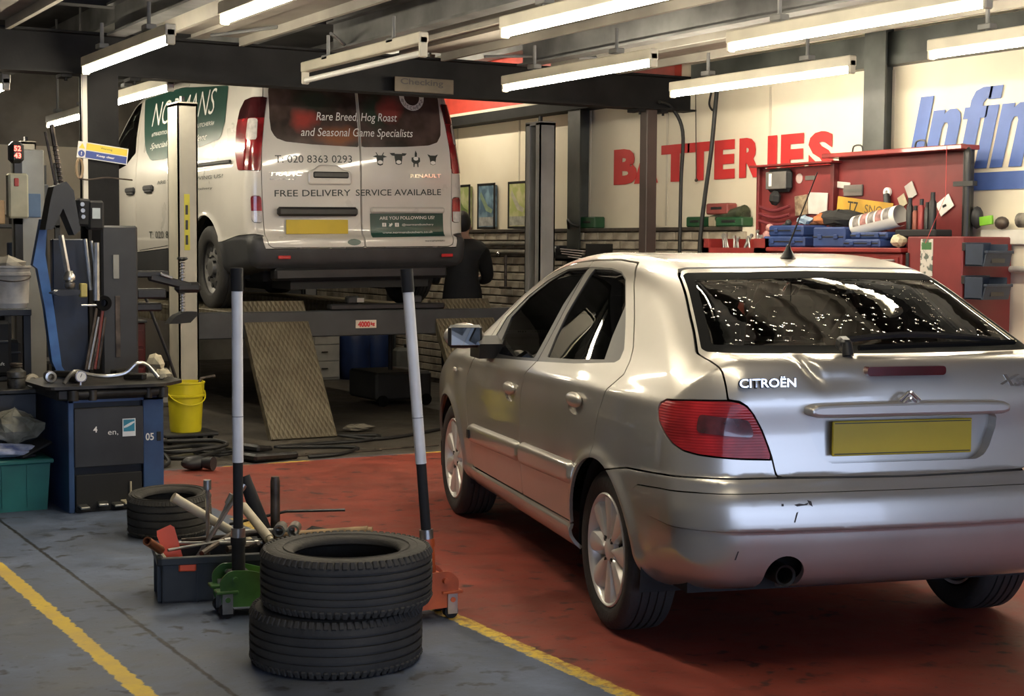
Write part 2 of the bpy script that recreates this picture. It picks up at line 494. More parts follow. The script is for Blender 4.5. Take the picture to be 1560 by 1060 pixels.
GLYPH = {'I': [[(0, 0), (.115, 0), (.115, .485), (0, .485)]],
 'n': [[(0, 0), (.10, 0), (.10, .275), (.115, .305), (.14, .305), (.152, .285), (.152, 0), (.252, 0), (.252, .31), (.235, .36), (.195, .388), (.14, .388), (.10, .362), (.10, .388), (0, .388)]],
 'f': [[(.04, 0), (.145, 0), (.145, .315), (.195, .315), (.195, .388), (.145, .388), (.145, .41), (.165, .432), (.20, .432), (.20, .505), (.12, .505), (.065, .485), (.04, .43), (.04, .388), (0, .388), (0, .315), (.04, .315)]],
 'i': [[(0, 0), (.10, 0), (.10, .388), (0, .388)], [(0, .425), (.10, .425), (.10, .505), (0, .505)]]}
for ch, y0 in (('I', 7.575), ('n', 7.435), ('f', 7.165), ('i', 6.985), ('n', 6.86)):
    b = MB()
    for pl in GLYPH[ch]:
        b.prism([(y0 - 7.0 - u - .24 * v, v + .012) for u, v in pl], -.003, .0, 'YZ')
    b.build('letter', m_letter_blue, wi)

# ------------------------------------------------------------------ fluorescent fittings
m_tube = M('lit fluorescent tube', (1, 1, 1), .4, var=0, emis=(1.0, .895, .70), estr=TUBE_POWER)
m_tube_off = M('unlit fluorescent tube', (.75, .74, .70), .3, var=.05)
m_batten = M('cream enamelled batten', (.62, .58, .47), .45, var=.12, scale=3)
def light_fitting(x, y0, y1, z, label, lit=True, group=None, hang=2.75):
    dz = .0 if lit else .032
    t = thing('fluorescent_light', label, 'light fitting', (x, (y0 + y1) / 2, z), 0, group)
    hl = (y1 - y0) / 2
    MB().bb((-.030, -hl + .0, .020 + dz), (.030, hl - .0, .085 + dz), .006).build('batten', m_batten, t)
    for s in (-1, 1):
        b = MB(); b.box((0, s * (hl - .012), .018 + dz / 2), (.05, .024, .085 + dz), None, .006); b.build('lamp_holder', m_batten, t)
        b = MB(); b.cone((0, s * hl * .55, .09), (0, s * hl * .55, hang - z), .012, n=8); b.box((0, s * hl * .55, .11), (.06, .09, .03), None, .004); b.build('hanger', m_joist, t)
    MB().cone((0, -hl + .03, 0), (0, hl - .03, 0), .0185, n=12).build('tube', m_tube if lit else m_tube_off, t)
    return t
LF = 1.82
light_fitting(2.53, 8.00, 9.74, 2.50, 'lit fluorescent batten in front of the dark beam above the dark column')
light_fitting(2.53, 5.4, 7.18, 2.50, 'lit fluorescent batten nearest the ceiling rib in the row above the tyre changer')
light_fitting(3.90, 7.76, 9.50, 2.50, 'switched off fluorescent batten below the dark beam with grey tube', lit=False)
light_fitting(3.90, 5.08, 6.86, 2.50, 'lit fluorescent batten in the same row as the unlit one')
light_fitting(5.25, 7.45, 9.22, 2.50, 'lit fluorescent batten hanging in front of the dark beam near the brown post')
light_fitting(5.20, 4.85, 6.68, 2.50, 'lit long fluorescent batten above the silver car roof')
light_fitting(6.44, 7.07, 8.92, 2.50, 'lit fluorescent batten close to the wall above the BATTERIES sign')
light_fitting(6.34, 4.5, 6.34, 2.50, 'lit fluorescent batten close to the wall above the blue letters')
light_fitting(2.53, 2.55, 4.35, 2.50, 'added unseen fluorescent batten brightening the foreground at the street end of the tyre changer row')  # added out of view to brighten the foreground floor and tyres
light_fitting(3.30, 10.45, 11.85, 2.50, 'lit fluorescent batten behind the dark beam beside the van cab', hang=3.42)
light_fitting(3.40, 12.9, 14.4, 2.50, 'lit fluorescent batten over the far workbench behind the column', hang=3.42)
light_fitting(3.10, 15.2, 16.7, 2.50, 'lit fluorescent batten at the far end above the red display', hang=3.42)
light_fitting(2.25, 10.70, 12.4, 2.47, 'lit fluorescent batten behind the beam left of the dark column', hang=3.42)
light_fitting(6.50, 12.4, 14.2, 3.06, 'added fluorescent batten hidden behind the beam to brighten the framed posters beside the van', hang=3.42)  # added lamp, hidden behind the beam, brightens the poster wall

# ------------------------------------------------------------------ implicit body surfaces (hatchback, van)
def poly_sdf(P, poly):
    """signed distance of points P (N,2) to a closed polygon, negative inside"""
    P = np.asarray(P, float); poly = np.asarray(poly, float)
    d2 = np.full(len(P), 1e9); ins = np.zeros(len(P), bool)
    n = len(poly)
    for i in range(n):
        a = poly[i]; b = poly[(i + 1) % n]; e = b - a
        w = P - a
        t = np.clip((w @ e) / max(e @ e, 1e-12), 0, 1)
        q = w - t[:, None] * e
        d2 = np.minimum(d2, (q * q).sum(1))
        c = (a[1] > P[:, 1]) != (b[1] > P[:, 1])
        if abs(b[1] - a[1]) > 1e-12:
            xi = a[0] + (P[:, 1] - a[1]) * (b[0] - a[0]) / (b[1] - a[1])
            ins ^= c & (P[:, 0] < xi)
    d = np.sqrt(d2)
    return np.where(ins, -d, d)
def spline2(pts, k=8, closed=True):
    pts = np.asarray(pts, float); n = len(pts); out = []
    for i in range(n if closed else n - 1):
        p0 = pts[(i - 1) % n] if (closed or i > 0) else pts[i]
        p1 = pts[i]; p2 = pts[(i + 1) % n]
        p3 = pts[(i + 2) % n] if (closed or i + 2 < n) else p2
        for j in range(k):
            t = j / k
            out.append(.5 * (2 * p1 + (p2 - p0) * t + (2 * p0 - 5 * p1 + 4 * p2 - p3) * t * t + (3 * p1 - p0 - 3 * p2 + p3) * t ** 3))
    if not closed:
        out.append(pts[-1])
    return np.array(out)
def round_corners(pts, r, k=5):
    """polygon with every corner rounded; r may be a list"""
    pts = [np.asarray(p, float) for p in pts]; n = len(pts); out = []
    for i in range(n):
        p = pts[i]; a = pts[i - 1]; b = pts[(i + 1) % n]
        ri = r[i] if isinstance(r, (list, tuple)) else r
        da = np.linalg.norm(a - p); db = np.linalg.norm(b - p)
        s = min(ri, .45 * da, .45 * db)
        u = p + (a - p) / da * s; w = p + (b - p) / db * s
        for j in range(k + 1):
            t = j / k
            out.append((1 - t) ** 2 * u + 2 * t * (1 - t) * p + t * t * w)
    return np.array(out)
class Table2:
    """polygon distance tabulated on a grid, bilinear look-up"""
    def __init__(s, poly, lo, hi, h=.01):
        s.lo = np.array(lo, float); s.h = h
        s.n = np.ceil((np.array(hi) - s.lo) / h).astype(int) + 1
        X, Y = np.meshgrid(s.lo[0] + h * np.arange(s.n[0]), s.lo[1] + h * np.arange(s.n[1]), indexing='ij')
        s.t = poly_sdf(np.stack([X.ravel(), Y.ravel()], 1), poly).reshape(s.n)
    def __call__(s, x, y):
        u = np.clip((x - s.lo[0]) / s.h, 0, s.n[0] - 1.001); v = np.clip((y - s.lo[1]) / s.h, 0, s.n[1] - 1.001)
        i = u.astype(int); j = v.astype(int); a = u - i; b = v - j
        t = s.t
        return (t[i, j] * (1 - a) + t[i + 1, j] * a) * (1 - b) + (t[i, j + 1] * (1 - a) + t[i + 1, j + 1] * a) * b
def sstep(a, b, x):
    t = np.clip((x - a) / (b - a), 0, 1)
    return t * t * (3 - 2 * t)
def rmax(a, b, r):
    return np.minimum(np.maximum(a, b), -r) + np.sqrt(np.maximum(a + r, 0) ** 2 + np.maximum(b + r, 0) ** 2)
def grad(F, P, e=.002):
    g = np.empty_like(P)
    for k in range(3):
        d = np.zeros(3); d[k] = e
        g[:, k] = (F(*(P + d).T) - F(*(P - d).T)) / (2 * e)
    return g
def surface_nets(F, lo, hi, h):
    """vertices, triangles and unit normals of F=0"""
    ax = [np.arange(l, u + h * .5, h) for l, u in zip(lo, hi)]
    X, Y, Z = np.meshgrid(*ax, indexing='ij')
    V = F(X.ravel(), Y.ravel(), Z.ravel()).reshape(X.shape)
    S = V < 0
    n = np.array(V.shape) - 1
    c = np.zeros(n, int)
    for d in np.ndindex(2, 2, 2):
        c += S[d[0]:d[0] + n[0], d[1]:d[1] + n[1], d[2]:d[2] + n[2]]
    act = (c > 0) & (c < 8)
    idx = -np.ones(n, int); cells = np.argwhere(act); idx[act] = np.arange(len(cells))
    acc = np.zeros((len(cells), 3)); cnt = np.zeros(len(cells))
    corners = [np.array(d) for d in np.ndindex(2, 2, 2)]
    for a in corners:
        for k in range(3):
            if a[k] == 0:
                b = a.copy(); b[k] = 1
                va = V[tuple((cells + a).T)]; vb = V[tuple((cells + b).T)]
                m = (va < 0) != (vb < 0)
                t = np.where(m, va / np.where(m, va - vb, 1), 0)
                p = cells + a + t[:, None] * (b - a)
                acc += p * m[:, None]; cnt += m
    P = np.array(lo) + h * acc / cnt[:, None]
    for it in range(6):
        f = F(*P.T); g = grad(F, P)
        P = P - np.clip(f / np.maximum((g * g).sum(1), .05), -h * .5, h * .5)[:, None] * g
    T = []
    for k in range(3):
        o = [i for i in range(3) if i != k]
        sl0 = [slice(1, -1)] * 3; sl1 = [slice(1, -1)] * 3
        sl0[k] = slice(0, -1); sl1[k] = slice(1, None)
        A = S[tuple(sl0)]; B = S[tuple(sl1)]
        e = np.argwhere(A != B)
        flip = A[tuple(e.T)]
        e = e + np.array([0 if i == k else 1 for i in range(3)])
        d1 = np.zeros(3, int); d1[o[0]] = 1; d2 = np.zeros(3, int); d2[o[1]] = 1
        q = [idx[tuple((e - x).T)] for x in (d1 + d2, d2, 0 * d1, d1)]
        fl = flip ^ (k == 1)
        q0, q1, q2, q3 = q
        a = np.where(fl[:, None], np.stack([q0, q1, q2], 1), np.stack([q0, q2, q1], 1))
        b = np.where(fl[:, None], np.stack([q0, q2, q3], 1), np.stack([q0, q3, q2], 1))
        T += [a, b]
    T = np.concatenate(T)
    T = T[(T >= 0).all(1)]
    g = grad(F, P)
    return P, T, g / np.maximum(np.linalg.norm(g, axis=1), 1e-9)[:, None]
def clip_mesh(S, phi):
    """keep the part of a triangle surface S=(P,T,N) where phi<0"""
    P, T, N = S
    f = np.asarray(phi, float).copy()
    f[np.abs(f) < 1e-6] = -1e-6
    ins = f < 0
    k = ins[T].sum(1)
    full = T[k == 3]
    part = T[(k == 1) | (k == 2)]
    newv = {}; vp = []; vn = []; tri = []
    base = len(P)
    def cut(a, b):
        key = (a, b) if a < b else (b, a)
        if key in newv:
            return newv[key]
        t = f[a] / (f[a] - f[b])
        vp.append(P[a] + t * (P[b] - P[a])); vn.append(N[a] + t * (N[b] - N[a]))
        newv[key] = base + len(vp) - 1
        return newv[key]
    for t in part.tolist():
        s = [ins[i] for i in t]
        if sum(s) == 1:
            i = s.index(True); a, b, c = t[i], t[(i + 1) % 3], t[(i + 2) % 3]
            tri.append((a, cut(a, b), cut(a, c)))
        else:
            i = s.index(False); a, b, c = t[i], t[(i + 1) % 3], t[(i + 2) % 3]
            x, y = cut(a, b), cut(a, c)
            tri.append((x, b, c)); tri.append((x, c, y))
    P2 = np.concatenate([P, np.array(vp).reshape(-1, 3)]); N2 = np.concatenate([N, np.array(vn).reshape(-1, 3)])
    T2 = np.concatenate([full, np.array(tri, int).reshape(-1, 3)])
    used = np.unique(T2)
    mp = -np.ones(len(P2), int); mp[used] = np.arange(len(used))
    N3 = N2[used]
    return P2[used], mp[T2], N3 / np.maximum(np.linalg.norm(N3, axis=1), 1e-9)[:, None]
def skin(name, S, mat, parent, rim=.012, off=0., own=True):
    """a panel: the surface (shifted along its normals by off) plus a rim folded inwards"""
    P, T, N = S
    P = P + N * off
    key = {}
    for t in T.tolist():
        for a, b in ((t[0], t[1]), (t[1], t[2]), (t[2], t[0])):
            if (b, a) in key:
                del key[(b, a)]
            else:
                key[(a, b)] = 1
    V = P.tolist(); Fc = T.tolist(); nn = N.tolist()
    nface = len(Fc)
    if rim:
        m = {}
        for (a, b) in key:
            for q in (a, b):
                if q not in m:
                    m[q] = len(V)
                    V.append(P[q].tolist()); nn.append(None)
                    V.append((P[q] - N[q] * rim).tolist()); nn.append(None)
            Fc.append((m[b], m[a], m[a] + 1, m[b] + 1))
    me = bpy.data.meshes.new(name)
    me.from_pydata(V, [], Fc)
    me.polygons.foreach_set('use_smooth', [i < nface for i in range(len(Fc))])
    me.materials.append(mat)
    me.update()
    nor = [tuple(x) if x is not None else (0, 0, 0) for x in nn]     # zero = keep the automatic normal
    if own:
        me.normals_split_custom_set_from_vertices(nor)
    o = bpy.data.objects.new(name, me); C.objects.link(o)
    if parent is not None:
        o.parent = parent
    return o

# hatchback: x forward from the rear axle, y to its left, z up (metres)
CAR_PROF = spline2([(-.60, .27), (-.76, .33), (-.805, .45), (-.80, .58), (-.765, .66), (-.75, .80), (-.75, .93), (-.715, 1.035), (-.64, 1.065), (-.56, 1.085),
                    (-.36, 1.185), (-.13, 1.29), (.08, 1.350), (.40, 1.388), (.80, 1.402), (1.15, 1.390), (1.45, 1.345), (1.75, 1.235), (2.10, 1.065), (2.34, .965),
                    (2.65, .915), (3.0, .815), (3.22, .71), (3.34, .56), (3.36, .40), (3.28, .24), (2.9, .20), (2.0, .20), (1.0, .20), (.2, .20), (-.3, .23)], 6)
CAR_TAB = Table2(CAR_PROF, (-1.1, 0), (3.7, 1.8), .01)
CAR_SZ = np.array([.10, .20, .26, .34, .45, .56, .66, .78, .86, .92, .97, 1.02, 1.10, 1.20, 1.30, 1.38, 1.6])
CAR_SY = np.array([.78, .80, .815, .828, .842, .850, .852, .847, .836, .815, .788, .762, .722, .672, .620, .575, .45])
_zz = np.linspace(.1, 1.6, 301); _yy = np.interp(_zz, CAR_SZ, CAR_SY)
_kk = np.exp(-.5 * (np.arange(-12, 13) / 5.) ** 2); _yy = np.convolve(np.pad(_yy, 12, mode='edge'), _kk / _kk.sum(), 'valid')
CAR_PX = np.array([-1.1, -.8, -.6, -.4, -.1, .3, .9, 1.6, 2.1, 2.6, 3.0, 3.3, 3.6])
CAR_PL = np.array([-.17, -.095, -.058, -.034, -.010, .0, .0, .0, -.001, -.012, -.055, -.14, -.28])
_px = np.linspace(-1.1, 3.6, 471); _pl = np.interp(_px, CAR_PX, CAR_PL); _kk = np.exp(-.5 * (np.arange(-30, 31) / 12.) ** 2)
_pl = np.convolve(np.pad(_pl, 30, mode='reflect', reflect_type='odd'), _kk / _kk.sum(), 'valid')
def car_F(x, y, z):
    ay = np.abs(y)
    w = np.interp(z, _zz, _yy) + np.interp(x, _px, _pl)
    w = w - .058 * sstep(.95, 1.3, z) * sstep(.5, -.5, x)           # the cabin narrows to the rear
    k = .075 * sstep(.9, -.3, x) + .045 * sstep(.9, 1.1, z) * sstep(.9, -.3, x) - .16 * sstep(1.2, 2.6, x)
    prof = CAR_TAB(x - k * ay * ay, z)
    # bumper stands proud below the joint, with a rubbing-strip step
    bj = .664 - .03 * sstep(-.6, -.15, x)
    rear = sstep(.05, -.35, x)
    prof = prof - .012 * rear * (sstep(bj + .012, bj - .012, z))
    prof = prof + .006 * rear * sstep(.505, .49, z)
    sidew = ay - w - .008 * rear * sstep(bj + .012, bj - .012, z)
    sidew = sidew - .012 * sstep(.335, .31, z) * sstep(.1, .3, x) * sstep(2.3, 2.0, x)      # sill
    # wheel arch lips
    for cx in (0., 2.54):
        rr = np.sqrt((x - cx) ** 2 + (z - .298) ** 2)
        sidew = sidew - .016 * np.exp(-((rr - .345) / .035) ** 2) * sstep(.2, .3, z)
    # shoulder crease
    zc = .86 + .035 * sstep(2.2, .0, x)
    sidew = sidew - .006 * np.exp(-((z - zc) / .03) ** 2) * sstep(-.9, -.3, x)
    r = .10 + .07 * sstep(-.1, -.7, x) * sstep(1.1, .9, z)
    f = rmax(prof, sidew, r)
    # dent at the left of the tailgate lip
    f = f + .026 * np.exp(-(((y - .335 - (z - 1.02) * .5) / .026) ** 2)) * np.exp(-(((z - 1.02) / .04) ** 2)) * sstep(-.5, -.7, x)
    f = f + .007 * np.exp(-(((y - .25) / .10) ** 2)) * np.exp(-(((z - .985) / .03) ** 2)) * sstep(-.5, -.7, x)
    return f

# ------------------------------------------------------------------ silver hatchback
def paint(name, col, flake=.5, rough=.30, metal=.55, coat=.8):
    m = bpy.data.materials.new(name); m.use_nodes = True
    nt = m.node_tree; N = nt.nodes; L = nt.links; b = N['Principled BSDF']
    tc = N.new('ShaderNodeTexCoord')
    nz = N.new('ShaderNodeTexNoise'); nz.inputs['Scale'].default_value = 2.5; nz.inputs['Detail'].default_value = 5; L.new(tc.outputs['Object'], nz.inputs['Vector'])
    r = N.new('ShaderNodeValToRGB'); r.color_ramp.elements[0].color = (*[c * .90 for c in col], 1); r.color_ramp.elements[1].color = (*col, 1)
    r.color_ramp.elements[0].position = .3; r.color_ramp.elements[1].position = .6
    L.new(nz.outputs['Fac'], r.inputs['Fac']); L.new(r.outputs['Color'], b.inputs['Base Color'])
    mr = N.new('ShaderNodeMapRange'); mr.inputs['To Min'].default_value = rough - .05; mr.inputs['To Max'].default_value = rough + .07; L.new(nz.outputs['Fac'], mr.inputs['Value']); L.new(mr.outputs[0], b.inputs['Roughness'])
    b.inputs['Metallic'].default_value = metal
    b.inputs['Coat Weight'].default_value = coat; b.inputs['Coat Roughness'].default_value = .06
    return m
def glass_mat(name, tint=(.20, .23, .21), ior=1.5, drops=False, fac=1.0):
    m = bpy.data.materials.new(name); m.use_nodes = True
    nt = m.node_tree; N = nt.nodes; L = nt.links
    for n in list(N):
        if n.type != 'OUTPUT_MATERIAL': N.remove(n)
    out = [n for n in N if n.type == 'OUTPUT_MATERIAL'][0]
    tr = N.new('ShaderNodeBsdfTransparent'); tr.inputs[0].default_value = (*tint, 1)
    gl = N.new('ShaderNodeBsdfGlossy'); gl.inputs['Roughness'].default_value = .015; gl.inputs['Color'].default_value = (.95, .95, .95, 1)
    fr = N.new('ShaderNodeFresnel'); fr.inputs[0].default_value = ior
    mx = N.new('ShaderNodeMixShader')
    L.new(fr.outputs[0], mx.inputs[0]); L.new(tr.outputs[0], mx.inputs[1]); L.new(gl.outputs[0], mx.inputs[2])
    tc = N.new('ShaderNodeTexCoord')
    if drops:
        vo = N.new('ShaderNodeTexVoronoi'); vo.inputs['Scale'].default_value = 34; L.new(tc.outputs['Object'], vo.inputs['Vector'])
        nz = N.new('ShaderNodeTexNoise'); nz.inputs['Scale'].default_value = 3.0; L.new(tc.outputs['Object'], nz.inputs['Vector'])
        a = N.new('ShaderNodeMapRange'); a.inputs['From Min'].default_value = .26; a.inputs['From Max'].default_value = .0; a.clamp = True; L.new(vo.outputs['Distance'], a.inputs['Value'])
        g = N.new('ShaderNodeMapRange'); g.inputs['From Min'].default_value = .44; g.inputs['From Max'].default_value = .54; L.new(nz.outputs['Fac'], g.inputs['Value'])
        mu = N.new('ShaderNodeMath'); mu.operation = 'MULTIPLY'; L.new(a.outputs[0], mu.inputs[0]); L.new(g.outputs[0], mu.inputs[1])
        bp = N.new('ShaderNodeBump'); bp.inputs['Strength'].default_value = 1.0; bp.inputs['Distance'].default_value = .010; L.new(mu.outputs[0], bp.inputs['Height'])
        L.new(bp.outputs[0], gl.inputs['Normal']); L.new(bp.outputs[0], fr.inputs['Normal'])
    else:
        nz = N.new('ShaderNodeTexNoise'); nz.inputs['Scale'].default_value = 1.5; L.new(tc.outputs['Object'], nz.inputs['Vector'])
        bp = N.new('ShaderNodeBump'); bp.inputs['Strength'].default_value = .04; bp.inputs['Distance'].default_value = .02; L.new(nz.outputs['Fac'], bp.inputs['Height']); L.new(bp.outputs[0], gl.inputs['Normal'])
    L.new(mx.outputs[0], out.inputs[0])
    return m
m_silver = paint('champagne silver metallic paint', (.56, .53, .475), rough=.33, metal=.72)
m_trimblk = M('black satin trim', (.018, .018, .018), .35, var=.1)
m_rubber = M('black rubber seal', (.008, .008, .008), .9, var=.1, spec=.08)
m_tyre = M('worn tyre rubber', (.022, .021, .020), .72, col2=(.034, .031, .027), scale=7, bump=.25, bscale=60)
m_alloy = M('silver alloy wheel paint', (.78, .75, .70), .35, .45, var=.05, coat=.4)
m_lining = M('dark plastic lining', (.012, .012, .012), .8, var=.1)
m_seat = M('charcoal seat fabric', (.020, .022, .021), .85, var=.2, scale=30)
m_glass = glass_mat('tinted side glass', (.16, .18, .165))
m_glass_rear = glass_mat('wet rear glass', (.26, .28, .265), drops=True)
m_chrome = M('polished chrome', (.75, .75, .74), .12, 1., var=.02)
m_plate_y = M('yellow number plate', (.62, .45, .02), .35, var=.05)
m_greytrim = M('grey satin trim', (.11, .105, .095), .4, var=.1)

CAR_O = {'DLO': [(1.806, .888), (1.800, .973), (1.758, 1.085), (1.572, 1.194), (1.392, 1.268), (1.182, 1.326), (.872, 1.339), (.607, 1.338), (.458, 1.326), (.358, 1.3), (.203, 1.182), (.02, 1.044), (.007, 1.008), (.041, .994), (.462, .959), (.957, .931), (1.416, .909)],
 'FG': [(1.611, .92), (1.668, .993), (1.689, 1.088), (1.539, 1.189), (1.358, 1.263), (1.167, 1.321), (.907, 1.331), (.935, 1.268), (.985, 1.177), (1.005, 1.055), (1.015, .985), (1.021, .942), (1.329, .926)],
 'RG': [(.818, 1.333), (.593, 1.333), (.453, 1.321), (.367, 1.297), (.236, 1.2), (.206, 1.084), (.164, .998), (.489, .975), (.85, .957), (.876, 1.045), (.878, 1.136), (.851, 1.229)],
 'FD': [(1.935, .905), (1.87, .98), (1.81, 1.09), (1.62, 1.218), (1.41, 1.305), (1.19, 1.352), (.934, 1.366), (.905, 1.338), (.930, 1.15), (.957, .931), (1.047, .865), (1.072, .798), (1.068, .709), (1.066, .57), (1.075, .461), (1.1, .333), (2.033, .327), (2.048, .465), (2.074, .575), (2.1, .694), (2.085, .788)],
 'RD': [(.934, 1.366), (.62, 1.372), (.40, 1.362), (.29, 1.309), (.191, 1.234), (.062, 1.137), (-.053, 1.054), (-.09, 1.01), (-.101, .962), (-.02, .90), (.022, .811), (.044, .725), (.05, .60), (.241, .339), (1.1, .333), (1.075, .461), (1.066, .57), (1.068, .709), (1.072, .798), (1.047, .865), (.957, .931), (.930, 1.15), (.905, 1.338)],
 'MF': [(2.019, .536), (1.943, .552), (1.102, .569), (1.070, .562), (1.080, .494), (1.121, .478), (1.992, .454), (2.024, .478)],
 'MR': [(1.05, .564), (1.009, .577), (.317, .589), (.285, .58), (.28, .516), (.335, .495), (1.029, .476), (1.060, .484)],
 'HF': [(1.336, .795), (1.212, .808), (1.169, .797), (1.165, .769), (1.189, .737), (1.267, .728), (1.327, .745), (1.345, .777)],
 'HR': [(.384, .835), (.251, .852), (.211, .843), (.203, .81), (.233, .782), (.298, .771), (.362, .786), (.385, .817)],
 'LAMP': [(1.049, .872), (1.036, .895), (.993, .91), (.831, .918), (.658, .922), (.612, .916), (.581, .902), (.559, .878), (.528, .825), (.502, .77), (.483, .727), (.576, .73), (.684, .736), (.785, .742), (.864, .752), (.921, .77), (.983, .803), (1.035, .838)],
 'TG': [(0, 1.352), (.47, 1.346), (.50, 1.340), (.524, 1.318), (.562, 1.238), (.614, 1.131), (.650, 1.064), (.640, 1.044), (.632, 1.015), (.630, .965), (.629, .925), (.594, .920), (.569, .904), (.548, .878), (.518, .825), (.495, .77), (.481, .727), (.47, .675), (.455, .668), (0, .662)],
 'RW': [(0, 1.338), (.49, 1.330), (.512, 1.322), (.578, 1.184), (.632, 1.078), (.625, 1.070), (.41, 1.068), (0, 1.066)],
 'REC': [(0, .872), (.33, .872), (.352, .855), (.350, .818), (.323, .751), (.304, .725), (.272, .709), (0, .709)]}
def mir(poly):
    """full outline from a right half that starts and ends on the centre line"""
    p = [tuple(a) for a in poly]
    return p + [(-a, b) for a, b in reversed(p) if abs(a) > 1e-9]
def build_car():
    t = thing('hatchback_car', 'silver hatchback car with dented tailgate parked on the red bay', 'car', (3.9225, 4.524, 0), 75.06)
    S0 = surface_nets(car_F, (-.95, -.95, .1), (3.5, .95, 1.48), .0135)
    P, T, N = S0
    # open underside
    S0 = clip_mesh(S0, .235 - P[:, 2])
    def xz(S): return np.stack([S[0][:, 0], S[0][:, 2]], 1)
    def yz(S): return np.stack([S[0][:, 1], S[0][:, 2]], 1)
    def sz(S): return np.stack([np.abs(S[0][:, 1]) + S[0][:, 0] + .74, S[0][:, 2]], 1)
    def side(S, key, grow=0.):
        d = poly_sdf(xz(S), CAR_O[key]) - grow
        return np.maximum(d, .40 - np.abs(S[0][:, 1]))
    def arch(S):
        x, z = S[0][:, 0], S[0][:, 2]
        d = np.minimum(np.hypot(x, z - .305), np.hypot(x - 2.54, z - .305))
        return .338 - d
    def back(S, poly, xmax=.4):
        return np.maximum(poly_sdf(yz(S), poly), S[0][:, 0] - xmax)
    def lampd(S): return np.maximum(poly_sdf(sz(S), CAR_O['LAMP']), S[0][:, 0] - .1)
    zj_s = [.0, .46, .79, .979, 1.141, 1.288, 1.377, 1.6]; zj_z = [.662, .667, .667, .663, .654, .646, .633, .60]
    def bump(S):
        s = sz(S)
        return np.maximum(s[:, 1] - np.interp(s[:, 0], zj_s, zj_z), S[0][:, 0] + .02)
    g = .0030
    S0 = clip_mesh(S0, arch(S0))
    # bumper
    Sb = clip_mesh(S0, bump(S0) + g)
    ex = .068 - np.hypot(Sb[0][:, 1] - .445, np.maximum(Sb[0][:, 2] - .345, 0))
    Sb = clip_mesh(Sb, np.where(Sb[0][:, 0] < -.4, ex, -1.))
    STRIP = [(1.204, .551), (1.224, .579), (1.178, .602), (.99, .614), (.797, .619), (.505, .62), (-.3, .62), (-.3, .499), (.695, .499), (.923, .498), (1.082, .508)]
    ds = poly_sdf(sz(Sb), STRIP)
    bumper = skin('rear_bumper', clip_mesh(Sb, -(ds - .0022)), m_silver, t, .02)
    skin('bumper_strip', clip_mesh(Sb, ds + .0022), m_silver, bumper, .012, .005)
    S = clip_mesh(S0, -(bump(S0) - g))
    # lamps
    Sl = clip_mesh(S, lampd(S) + .002)
    S = clip_mesh(S, -(lampd(S) - .004))
    Ls = clip_mesh(Sl, -Sl[0][:, 1]); Rs = clip_mesh(Sl, Sl[0][:, 1])
    for q in (Ls, Rs):
        lamp = skin('tail_light', q, tail_light_mat(), t, .02, -.002)
        inner = clip_mesh(q, np.maximum(poly_sdf(sz(q), round_corners([(.79, .875), (.575, .86), (.552, .80), (.80, .815)], .02)), -1))
        skin('reflector', inner, M('smoky red reflector', (.13, .02, .022), .15, var=.3, scale=18, coat=1.), lamp, .0, .0022)
    # tailgate with window and plate recess
    tg = mir(CAR_O['TG']); rw = mir(CAR_O['RW']); rec = mir(CAR_O['REC'])
    St = clip_mesh(S, back(S, tg) + g)
    S = clip_mesh(S, -(back(S, tg) - g))
    Sg = clip_mesh(St, poly_sdf(yz(St), rw))
    Sr = clip_mesh(St, np.maximum(poly_sdf(yz(St), rec), St[0][:, 0] + .5))
    St = clip_mesh(St, -poly_sdf(yz(St), rw)); St = clip_mesh(St, -np.maximum(poly_sdf(yz(St), rec), St[0][:, 0] + .5))
    gate = skin('tailgate', St, m_silver, t, .045)
    d = poly_sdf(yz(Sg), rw)
    skin('window_seal', clip_mesh(Sg, -(d + .024)), m_rubber, gate, .01, -.001)
    skin('rear_window', clip_mesh(Sg, d + .024), m_glass_rear, gate, .004, -.002)
    o = skin('plate_recess', (Sr[0], Sr[1], Sr[2]), m_silver, gate, .0, -.044)
    # doors, windows
    S_m = surface_nets(car_F, (.20, .74, .42), (2.12, .93, .63), .0065)
    for q in (1, -1):
        half = clip_mesh(S, -S[0][:, 1] * q)
        for key, gkey, mk, hk, nm in (('FD', 'FG', 'MF', 'HF', 'front_door'), ('RD', 'RG', 'MR', 'HR', 'rear_door')):
            D = clip_mesh(half, side(half, key) + g)
            dl = poly_sdf(xz(D), CAR_O['DLO'])
            pan = clip_mesh(D, -dl)
            hd = clip_mesh(pan, poly_sdf(xz(pan), round_corners(CAR_O[hk], .03)))
            pan = clip_mesh(pan, -poly_sdf(xz(pan), round_corners(CAR_O[hk], .03)))
            door = skin(nm, pan, m_silver, t, .014)
            W = clip_mesh(D, dl)
            dg = poly_sdf(xz(W), CAR_O[gkey])
            skin('window_trim', clip_mesh(W, -dg), m_greytrim if key == 'RD' else m_trimblk, door, .01, -.003)
            skin('window_glass', clip_mesh(W, dg), m_glass, door, .0, -.008)
            skin('handle_cup', hd, m_silver, door, .0, -.012)
            zc = np.mean([b for a, b in CAR_O[hk]]); xc = np.mean([a for a, b in CAR_O[hk]])
            Pm, Tm, Nm = S_m
            fl_ = np.array([1, q, 1.])
            md = (Pm * fl_, Tm if q == 1 else Tm[:, ::-1], Nm * fl_)
            md = clip_mesh(md, poly_sdf(xz(md), round_corners(CAR_O[mk], .02)))
            dm = np.maximum(-poly_sdf(xz(md), round_corners(CAR_O[mk], .02)), 0)
            up_ = 1 - np.exp(-(dm / .008) ** 1.2)
            md = (md[0] + md[2] * (.003 + .019 * up_)[:, None], md[1], md[2])
            skin('side_moulding', md, m_silver, door, .012, 0, False)
            yh = float(np.max(np.abs(hd[0][:, 1]))) if len(hd[0]) else .84
